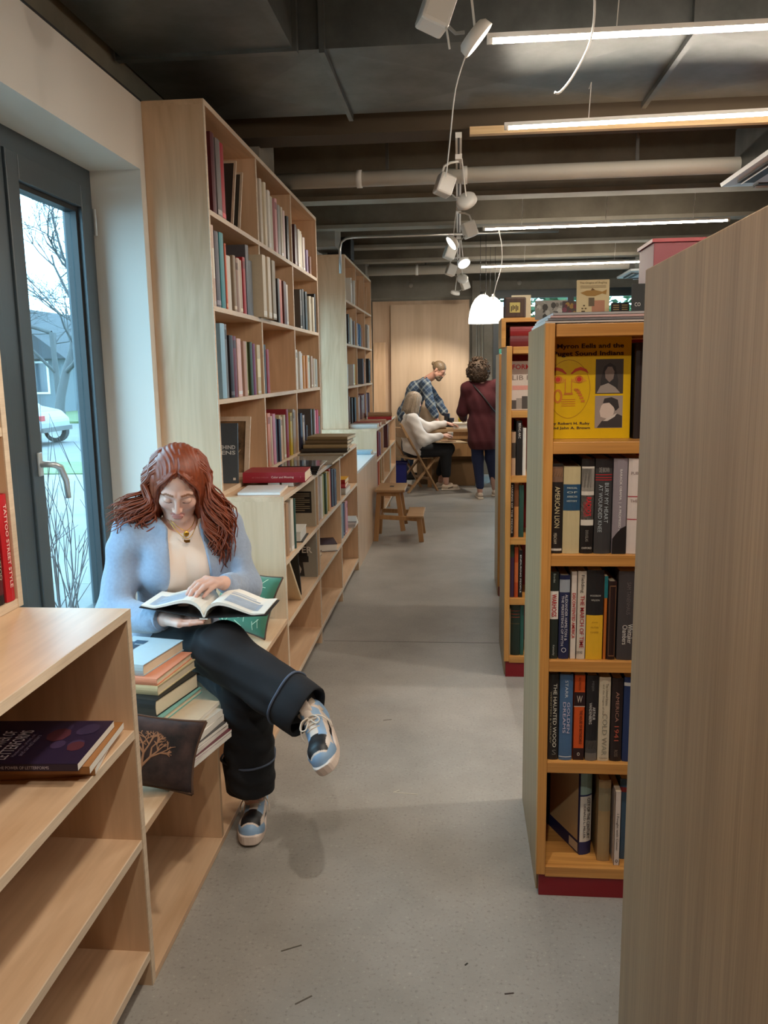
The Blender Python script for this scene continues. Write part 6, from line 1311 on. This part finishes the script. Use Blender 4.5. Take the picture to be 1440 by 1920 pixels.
put(MB().tube([nb + V3(-.03, -.05, .02), nb + V3(.03, -.05, .0), nb + V3(.055, 0, -.015), nb + V3(.03, .05, .0), nb + V3(-.03, .05, .02)], .014, 8).build('collar', PLAID, smooth=True), mn)
put(skin_object('trousers', [(lambda P: np.maximum(U(.03, ell(P, hp - V3(0, 0, .03), (.155, .125, .13), TR), chain(P, [hp + V3(-.02, -.07, 0), kn[0], an[0]], [.1, .078, .065]), chain(P, [hp + V3(.0, .08, 0), kn[1], an[1]], [.1, .078, .065])), P[:, 2] - .97), *bounds([hp, *kn, *an], .16), .011)], plain('dark_denim', lin(36, 40, 54), .85)), mn)
for a in an: put(MB().box(-.09, .16, -.045, .045, -.088, -.01, Matrix.Translation(Vector(a))).build('shoe', BLACK, bevel=.03), mn)
MHAIR = plain('grey_blond_hair', lin(112, 92, 68), .5, var=.4, scale=60)
def mhair(P):
    p = to_local(P, hc, hR) / 1.05; d = ell(p, (0, .016, .040), (.079, .097, .086)); d = smax(d, -ell(p, (0, -.095, -.045), (.075, .085, .105)), .008); d = smax(d, -(p[:, 2] + .045 - .2 * (p[:, 1] - .04)), .01)
    return np.minimum(d, ell(p, (0, .118, .035), (.024, .026, .028))) + .0012 * np.sin(p[:, 1] * 260 + p[:, 2] * 130)
put(skin_object('hair', [(mhair, hc - .16, hc + .16, .0045)], MHAIR), mn)
def mbeard(P):
    p = to_local(P, hc, hR) / 1.05; d = head_sdf(p) - .008; reg = ell(p, (0, -.065, -.085), (.062, .06, .055)); d = np.maximum(d, reg); return np.maximum(d, -ell(p, (0, -.10, -.068), (.022, .03, .009)))
put(skin_object('beard', [(mbeard, hc - .16, hc + .16, .005)], plain('grizzled_beard', lin(104, 88, 72), .7, var=.4, scale=80)), mn)
gl_ = MB()
for sx in (-1, 1):
    gl_.tube([hc + 1.05 * (hR.T @ V3(sx * .031 + .020 * cos(a), -.098, -.002 + .016 * sin(a))) for a in np.linspace(0, 2 * pi, 15)], .0022, 5); gl_.tube([hc + 1.05 * (hR.T @ V3(sx * .05, -.094, .004)), hc + 1.05 * (hR.T @ V3(sx * .076, -.02, .006)), hc + 1.05 * (hR.T @ V3(sx * .076, .02, .0))], .0022, 5)
put(gl_.build('glasses', BLACK), mn)
# -- seated woman in a white sweater, seen from behind
sw = person('seated woman in white sweater with shoulder-length hair, seen from behind', (-.62, 10.98, .46))
hp = V3(-.58, 10.98, .545); cs = V3(-.64, 10.96, .83); nb = V3(-.62, 10.97, 1.03); hc = V3(-.585, 10.985, 1.185); hR = frame((.86, .42, -.22), (.1, 0, 1)); f_ = nrm((.97, .25, 0)); l_ = nrm((-.25, .97, 0))
sR_, sL_ = V3(-.60, 10.80, .965), V3(-.66, 11.14, .965); eR_, wR_ = V3(-.46, 10.74, .70), V3(-.22, 10.86, .745); eL_, wL_ = V3(-.44, 11.26, .83), V3(-.17, 11.32, .880)
kR_, kL_ = V3(-.17, 10.98, .545), V3(-.14, 11.18, .545); aR_, aL_ = V3(-.17, 11.02, .10), V3(-.25, 11.24, .10)
TR = np.stack([l_, -f_, UP])
def wt(P, k=0): return U(.06, ell(P, hp, (.17 + k, .14 + k, .12 + k), TR), ell(P, (hp + cs) / 2, (.150 + k, .118 + k, .17 + k), TR), ell(P, cs, (.165 + k, .115 + k, .16 + k), TR), cap(P, sR_, sL_, .055 + k))
def wbody(P): return U(.025, head_at(P, hc, hR), cap(P, nb - UP * .02, hc - hR[2] * .05, .052, .048), wt(P, -.015), chain(P, [sR_, eR_, wR_], [.045, .038, .028]), chain(P, [sL_, eL_, wL_], [.045, .038, .028]), chain(P, [hp - l_ * .08, kR_, aR_], [.08, .055, .036]), chain(P, [hp + l_ * .08, kL_, aL_], [.08, .055, .036]))
def whands(P): return np.minimum(hand5(P, wR_, (.75, .3, .1), (-.2, -.4, .8), .95, .9), hand5(P, wL_, (.9, .05, -.12), (.1, 0, 1), .95, .45))
put(skin_object('body', [(wbody, *bounds([hp, hc, sR_, sL_, wR_, wL_, kR_, kL_, aR_, aL_], .16), .009), (whands, *bounds([wR_, wL_], .19), .0045)], SKIN, None, lambda P: face_colour(to_local(P, hc, hR), lin(206, 160, 142), lin(170, 96, 92), lin(120, 96, 76))), sw)
def sweater(P):
    d = U(.04, wt(P, .022), chain(P, [sR_, eR_, wR_ + (eR_ - wR_) * .12], [.078, .078, .048]), chain(P, [sL_, eL_, wL_ + (eL_ - wL_) * .12], [.078, .072, .046]))
    d = d + .006 * np.sin(P[:, 0] * 35 + P[:, 2] * 28) * np.sin(P[:, 2] * 33 + P[:, 1] * 15); return np.maximum(smax(d, -cap(P, nb, hc, .056, .056), .01), .50 - P[:, 2] - .3 * (P[:, 0] + .6))
put(skin_object('sweater', [(sweater, *bounds([hp, sR_, sL_, eR_, eL_, wR_, wL_], .17), .008)], plain('white_knit', lin(222, 216, 212), .95, bump=.2, scale=120)), sw)
put(skin_object('trousers', [(lambda P: U(.03, ell(P, hp - UP * .01, (.175, .15, .095), TR), chain(P, [hp - l_ * .085, kR_, aR_ + UP * .12], [.098, .082, .062]), chain(P, [hp + l_ * .085, kL_, aL_ + UP * .12], [.098, .082, .062])), *bounds([hp, kR_, kL_, aR_, aL_], .17), .009)], plain('black_trouser', lin(24, 24, 28), .9)), sw)
WH = plain('ash_blond_hair', lin(150, 132, 112), .45, var=.4, scale=45)
put(skin_object('hair', [(lambda P: (lambda p: smax(U(.03, ell(p, (0, .016, .040), (.094, .112, .098)), ell(p, (0, .045, -.06), (.104, .085, .13))), -ell(p, (0, -.10, -.05), (.060, .085, .12)), .01) + .002 * np.sin(p[:, 0] * 190 + 3 * np.sin(p[:, 1] * 120)))(to_local(P, hc, hR)), hc - .24, hc + .20, .005)], WH), sw)
mb = MB(); rnd = random.Random(31)
for i in range(80):
    a = rnd.uniform(-2.2, 2.2); p0 = V3(.03 * sin(a), .02 + .03 * cos(a), .125); p1 = V3(.100 * sin(a), .02 + .108 * cos(a), .03); pts = [p0, V3(.076 * sin(a), .02 + .082 * cos(a), .102), p1] + [p1 + V3(.022 * sin(a) * t, .02 * cos(a) * t, -.19 * t * rnd.uniform(.9, 1.05)) for t in (.25, .5, .75, 1)]
    mb.tube([hc + hR.T @ p for p in pts], [.006, .008, .008, .008, .007, .006, .003], 5, True, .6)
put(mb.build('hair_strands', WH, smooth=True), sw)
def flat_shoe(p, d, L=.25, c=(214, 198, 180), own=None, dark=True):
    M = axes(d, UP, p); o = put(MB().box(-.038, .038, -.07, L - .07, 0, .022, M).build('sole', plain('cream_sole', lin(222, 208, 190), .6), bevel=.012), own)
    up = put(skin_object('shoe', [(lambda P: (lambda q: np.maximum(U(.03, cap(q, (0, -.03, .045), (0, L - .12, .036), .036, .034)), .018 - q[:, 2]))((P - np.array(p)) @ np.array(M.to_3x3())), np.array(p) - .25, np.array(p) + .25, .006)], plain('shoe_%d' % c[0], lin(*c), .7)), own)
    if dark:
        for sx in (-1, 1): put(MB().bar(M @ Vector((sx * .037, .02, .03)), M @ Vector((sx * .034, .09, .05)), .012, .006, (0, 0, 1)).build('side_stripe', BLACK), own)
flat_shoe(aR_ - UP * .098 + V3(0, 0, 0), (.95, .2, 0), .26, (206, 186, 164), sw); flat_shoe(aL_ - UP * .098, (.9, .1, 0), .26, (206, 186, 164), sw)
for a in (aR_, aL_): pass
lb = thing('lap_board', 'wooden board resting on the seated woman lap', 'board', M=TRS((-.16, 11.02, .648), (0, .05, .3)))
rbox('board', wood('pale_board', (.45, .32, .18), (.58, .43, .27), 'x', 12), lb, -.20, .24, -.18, .18, 0, .014, bevel=.003); rbox('paper', col((150, 112, 78)), lb, -.10, .10, -.1, .1, .0145, .022)
cup = thing('mug', 'white paper cup held over the lap board', 'cup', (-.11, 10.93, .70)); MB().lathe([(0, 0), (.030, 0), (.038, .085), (.036, .086), (.028, .004), (0, .004)], seg=18).build('cup_body', col((214, 208, 200)), cup, smooth=True); MB().lathe([(.0385, .06), (.0395, .085)], seg=18).build('rim_band', col((190, 176, 160)), cup)
# -- standing woman in maroon coat, back to the camera
sm = person('standing woman in maroon coat with curly hair, back to the camera', (.29, 10.28, 0))
hp = V3(.30, 10.30, .93); cs = V3(.29, 10.29, 1.22); nb = V3(.275, 10.29, 1.42); hc = V3(.235, 10.285, 1.565); hR = frame((-.25, .95, -.15), (0, 0, 1)); l_ = nrm((-1, -.1, 0)); TR = np.stack([l_, -V3(0, 1, 0), UP])
sL_, sR_ = V3(.11, 10.28, 1.37), V3(.455, 10.30, 1.385); eL_, wL_ = V3(.045, 10.36, 1.09), V3(.06, 10.58, .98); eR_, wR_ = V3(.52, 10.38, 1.10), V3(.44, 10.58, 1.02)
kL_, kR_ = V3(.235, 10.30, .50), V3(.40, 10.36, .50); aL_, aR_ = V3(.265, 10.28, .10), V3(.455, 10.50, .10)
def st_(P, k=0): return U(.06, ell(P, hp, (.175 + k, .13 + k, .15 + k), TR), cap(P, hp, cs, .125 + k, .13 + k), ell(P, cs, (.17 + k, .115 + k, .16 + k), TR), cap(P, sL_, sR_, .055 + k))
def sbody(P): return U(.025, head_at(P, hc, hR), cap(P, nb - UP * .02, hc - hR[2] * .05, .052, .048), st_(P, -.015), chain(P, [sL_, eL_, wL_], [.045, .038, .028]), chain(P, [sR_, eR_, wR_], [.045, .038, .028]), chain(P, [hp + l_ * .08, kL_, aL_], [.08, .055, .036]), chain(P, [hp - l_ * .08, kR_, aR_], [.08, .055, .036]))
put(skin_object('body', [(sbody, *bounds([hp, hc, sL_, sR_, wL_, wR_, kL_, kR_, aL_, aR_], .16), .009), (lambda P: np.minimum(hand5(P, wL_, (0, .9, -.1), (0, 0, 1), .95, .5), hand5(P, wR_, (-.1, .9, -.1), (0, 0, 1), .95, .5)), *bounds([wL_, wR_], .19), .0055)], SKIN, None, lambda P: face_colour(to_local(P, hc, hR), lin(206, 160, 142), lin(170, 96, 92), lin(90, 70, 54))), sm)
def coat(P):
    d = U(.045, st_(P, .022), cap(P, hp, hp - UP * .20, .165, .195), chain(P, [sL_, eL_, wL_ + (eL_ - wL_) * .1], [.076, .070, .052]), chain(P, [sR_, eR_, wR_ + (eR_ - wR_) * .1], [.076, .070, .052]))
    d = np.maximum(d, np.abs(P[:, 1] - 10.30) - .21 - 5 * (P[:, 2] > .95)); d = d + .006 * np.sin(P[:, 2] * 21 + P[:, 0] * 26) * np.sin(P[:, 0] * 31); return np.maximum(smax(d, -cap(P, nb, hc, .056, .056), .01), .625 - P[:, 2])
put(skin_object('coat', [(coat, *bounds([hp - UP * .2, sL_, sR_, eL_, eR_, wL_, wR_], .22), .009)], plain('maroon_wool', lin(76, 25, 31), .92, var=.15, scale=40)), sm)
put(skin_object('jeans', [(lambda P: U(.03, chain(P, [hp + l_ * .085, kL_, aL_ + UP * .06], [.098, .072, .05]), chain(P, [hp - l_ * .085, kR_, aR_ + UP * .06], [.098, .072, .05])), *bounds([hp, kL_, kR_, aL_, aR_], .15), .009)], plain('navy_denim', lin(34, 42, 74), .85)), sm)
CH_ = plain('curly_brown_hair', lin(72, 53, 37), .6, var=.5, scale=40); mb = MB(); rnd = random.Random(77)
put(skin_object('hair', [(lambda P: (lambda p: smax(ell(p, (0, .01, .010), (.135, .135, .150)), -ell(p, (0, -.15, -.05), (.075, .09, .12)), .01) + .006 * np.sin(p[:, 0] * 95) * np.sin(p[:, 1] * 95) * np.sin(p[:, 2] * 95))(to_local(P, hc, hR)), hc - .24, hc + .24, .007)], CH_), sm)
for i in range(150):
    v = nrm([rnd.gauss(0, 1) for _ in range(3)])
    if v[1] < -.55 or v[2] < -.85: continue
    c0 = V3(0, .01, .02) + v * V3(.130, .130, .146); t1 = nrm(np.cross(v, [rnd.gauss(0, 1) for _ in range(3)])); t2 = np.cross(v, t1); r0 = rnd.uniform(.010, .018)
    mb.tube([hc + hR.T @ (c0 + (t1 * cos(a) + t2 * sin(a)) * r0 + v * a * .003) for a in np.linspace(0, 7.5, 12)], .0055, 5)
put(mb.build('curls', CH_, smooth=True), sm)
put(MB().tube(bez([sL_ + V3(.06, -.055, .05), cs + V3(.0, -.155, .06), cs + V3(.12, -.15, -.10), hp + V3(.19, -.08, .10), hp + V3(.21, .02, .06)], 20), .014, 6, True, .4).build('bag_strap', BLACK, smooth=True), sm)
flat_shoe(aL_ - UP * .098, (-.15, .95, 0), .24, (196, 178, 160), sm, False); flat_shoe(aR_ - UP * .098, (.1, .95, 0), .24, (196, 178, 160), sm, False)
# papers on the table
for i, (x, y, c, n_) in enumerate(((.06, 11.42, (226, 222, 216), 'bottom'), (.07, 11.43, (206, 204, 200), 'middle'), (.05, 11.42, (216, 206, 190), 'top'))): lying('%s book of the pale pile on the far table' % n_, x, y, .8006 + i * .028, .26, .2, .0275, c, .05 * i, group='pale books on the far table', pages=WHITE_PAGES)
lying('flat cardboard folder on the far table edge', -.28, 11.42, .8006, .2, .22, .02, (150, 112, 70), .1)
# ------------------------------------------------------------------ the street outside the left windows
GZ = -.18
GRASS = concrete('winter_grass', (.045, .08, .03), (.10, .14, .055), 3.0, .95, .3); ROADM = concrete('asphalt', (.07, .075, .078), (.10, .105, .108), 1.2, .8, .1); PAVE = concrete('pavement', (.115, .115, .11), (.16, .158, .15), 1.5, .85, .1, .4)
def ground(n, m, y0, y1, z=GZ, x0=-60, x1=-1.85): return struct(rbox(n, m, None, x0, x1, y0, y1, z - .1, z))
ground('floor_pavement', PAVE, -6, 14.4); ground('floor_verge', GRASS, 14.4, 16.4, GZ + .02); ground('floor_road', ROADM, 16.4, 31, GZ - .06); ground('floor_lawn', GRASS, 31, 70, GZ + .02)
ground('floor_yard', PAVE, 13.2, 40, GZ, -1.85, 30)
pv = bpy.data.objects['floor_pavement']
for y in (3.2, 6.7, 10.2, 13.7): rbox('pavement_joint', plain('joint_dark', (.16, .17, .14), .9), pv, -30, -1.9, y - .015, y + .015, GZ - .01, GZ + .002)
def bare_tree(label, x, y, h, seed, r0=.16, depth=5, spread=.62, m=None, evergreen=False):
    t = thing('bare_tree', label, 'tree', (x, y, GZ)); rr = random.Random(seed); tr = MB(); br = MB()
    def grow(p, d, L, r, k):
        n = 4; pts = [p]; q = p
        for i in range(n): d = nrm(d + np.array([rr.gauss(0, .10), rr.gauss(0, .10), rr.gauss(.02, .06)])); q = q + d * L / n; pts.append(q)
        (tr if k == 0 else br).tube(pts, [r * (1 - .35 * i / n) for i in range(n + 1)], 7 if k < 2 else 4, False)
        if k >= depth: return
        for _ in range(3 if k < 3 else 4):
            s_ = pts[rr.randint(2, n)]; grow(s_, nrm(d * .75 + np.array([rr.gauss(0, spread), rr.gauss(0, spread), rr.gauss(.12, .3)])), L * rr.uniform(.58, .80), r * rr.uniform(.42, .6), k + 1)
    grow(V3(0, 0, 0), V3(.04, 0, 1), h * .38, r0, 0); M_ = m or plain('grey_bark', lin(66, 68, 70), .9); tr.build('trunk', M_, t, smooth=True); br.build('branches', M_, t, smooth=True)
bare_tree('large bare tree across the street seen through the left window', -17.0, 34.0, 10.5, 8, .22, 6)
bare_tree('second bare tree behind the house seen through the left window', -19.5, 41, 12, 3, .22, 6)
bare_tree('twiggy bare tree left of the large one outside', -18.3, 37.0, 10, 27, .16, 6)
bare_tree('slender bare tree near the road seen through the left window', -15.2, 32.5, 9, 14, .12)
tw = MB(); rr = random.Random(6); tws = thing('bare_shrub', 'leafless shrub twigs right outside the left window', 'shrub', (-2.85, 5.5, GZ))
for i in range(46):
    x, y = rr.uniform(-.45, .6), rr.uniform(-1.2, .9); d = nrm([rr.gauss(0, .16), rr.gauss(0, .16), 1]); p = V3(x, y, 0); pts = [p]; L = rr.uniform(.5, 1.25) if rr.random() > .12 else 1.5
    for k in range(6): d = nrm(d + np.array([rr.gauss(0, .07), rr.gauss(0, .07), .03])); p = p + d * L / 6; pts.append(p)
    tw.tube(pts, [.006 * (1 - .13 * k) for k in range(7)], 4, False)
    for _ in range(2): s_ = pts[rr.randint(2, 5)]; d2 = nrm(d + np.array([rr.gauss(0, .4), rr.gauss(0, .4), .2])); tw.tube([s_, s_ + d2 * L * .15, s_ + d2 * L * .28], [.003, .0025, .0015], 4, False)
tw.build('twigs', plain('red_twig', lin(70, 62, 62), .9), tws)
def house(label, x, y, w, d, h, wallc, roofc, rz=0.0):
    t = thing('house', label, 'house', (x, y, GZ), rz); wm = plain('siding_%d_%d' % wallc[:2], lin(*wallc), .85, var=.06, scale=2); rm = plain('shingle_%d' % roofc[0], lin(*roofc), .9, var=.1, scale=3)
    rbox('walls', wm, t, -w / 2, w / 2, -d / 2, d / 2, 0, h); e = .5
    MB().prism([(-w / 2 - e, h - .1), (w / 2 + e, h - .1), (0, h + w * .42)], -d / 2 - e, d / 2 + e).build('roof', rm, t)
    for wx in (-w * .28, w * .05, w * .3):
        for wz in (1.0, 3.6):
            if wz + 1.4 > h: continue
            f = rbox('window', col((206, 208, 206)), t, wx - .55, wx + .55, -d / 2 - .06, -d / 2, wz - .1, wz + 1.5); rbox('pane', plain('dark_pane', lin(60, 72, 82), .1), f, wx - .45, wx + .45, -d / 2 - .075, -d / 2 - .05, wz, wz + 1.4)
    rbox('porch', col((150, 154, 156)), t, -w / 2, w / 2 * .4, -d / 2 - 1.6, -d / 2 - .06, 2.5, 2.75)
    for px in (-w / 2 + .15, -w * .1, w * .18): rbox('porch_post', col((214, 214, 210)), t, px - .07, px + .07, -d / 2 - 1.55, -d / 2 - 1.41, 0, 2.5)
    rbox('front_door', col((86, 66, 60)), t, -w * .16, -w * .16 + 1, -d / 2 - .05, -d / 2, .2, 2.3)
house('grey gabled house across the street', -22.4, 43.5, 6.0, 8, 2.7, (92, 100, 106), (58, 62, 68)); house('brown house farther right across the street', -17.0, 52, 6.5, 8, 2.7, (92, 82, 78), (60, 56, 56))
house('pale house farther left across the street', -31, 46, 7, 8, 3.4, (120, 118, 112), (64, 62, 66))
bnn = thing('wheelie_bin', 'dark wheelie bin at the far kerb outside', 'bin', (-14.3, 31.3, GZ + .02)); MB().box(-.3, .3, -.35, .35, .06, 1.0).build('body', plain('bin_grey', lin(56, 62, 66), .6), bnn, bevel=.03); MB().box(-.33, .33, -.38, .38, 1.0, 1.08).build('lid', plain('bin_lid', lin(44, 48, 52), .5), bnn, bevel=.02)
for sx in (-.3, .3): MB().tube([(sx - .03, .3, .1), (sx + .03, .3, .1)], .1, 12).build('wheel', BLACK, bnn)
# parked car, its rear quarter showing past the sash
cr = thing('car', 'silver car parked on the street outside the left window', 'car', (-12.95, 21.6, GZ - .06)); CARP = plain('silver_paint', lin(104, 110, 116), .3, metal=.4)
prof = [(-2.15, .35), (-2.2, .75), (-1.9, .92), (-1.2, 1.0), (-.7, 1.42), (.7, 1.45), (1.30, 1.02), (1.85, .90), (2.06, .68), (2.08, .35)]
MB().prism(prof, -.85, .85).build('body', CARP, cr, bevel=.08); MB().prism([(-1.05, 1.02), (-.64, 1.38), (.62, 1.40), (1.18, 1.04)], -.862, .862).build('side_windows', plain('car_glass', lin(40, 50, 56), .08), cr)
for x in (-1.35, 1.66):
    for y in (-.80, .80):
        w_o = MB().tube([(x, y - .1, .33), (x, y + .1, .33)], .33, 24).build('wheel', plain('tyre', (.02, .02, .02), .8), cr); MB().tube([(x, y - .108, .33), (x, y + .108, .33)], .21, 16).build('hub', STEEL, w_o)
rbox('tail_light', col((150, 30, 30)), cr, 1.92, 2.05, -.8, -.55, .66, .8); rbox('bumper', plain('dark_trim', (.05, .05, .05), .6), cr, 2.0, 2.12, -.82, .82, .36, .48)
# greenery beyond the far window
def shrub_tree(label, x, y, s, seed, c):
    t = thing('leafy_tree', label, 'tree', (x, y, GZ), group='trees behind the far window'); rr = random.Random(seed); MB().tube([(0, 0, 0), (.1, 0, 1.4 * s), (0, .1, 2.4 * s)], [.12 * s, .09 * s, .05 * s], 8).build('trunk', plain('brown_bark', lin(80, 68, 54), .9), t)
    q = MB()
    for i in range(1400):
        v = nrm([rr.gauss(0, 1) for _ in range(3)]) * rr.uniform(.55, 1.0); p = V3(0, 0, 2.6 * s) + v * V3(1.5, 1.3, 1.7) * s; a = nrm([rr.gauss(0, 1) for _ in range(3)]); b = nrm(np.cross(a, [rr.gauss(0, 1) for _ in range(3)])); L = rr.uniform(.08, .16) * s
        q.add([p - a * L, p + b * L * .45, p + a * L, p - b * L * .45], [(0, 1, 2, 3)])
    f = q.build('foliage', plain('leaf_%d_%d' % c[:2], lin(*c), .8, var=.35, scale=3), t); f['kind'] = 'stuff'
shrub_tree('leafy tree behind the far window, left one', 1.0, 16.2, 1.1, 1, (64, 92, 56)); shrub_tree('leafy tree behind the far window, middle one', 3.2, 17.5, 1.2, 2, (76, 104, 66)); shrub_tree('leafy tree behind the far window, right one', 5.6, 16.6, 1.1, 3, (60, 88, 60))
finish_lettering()
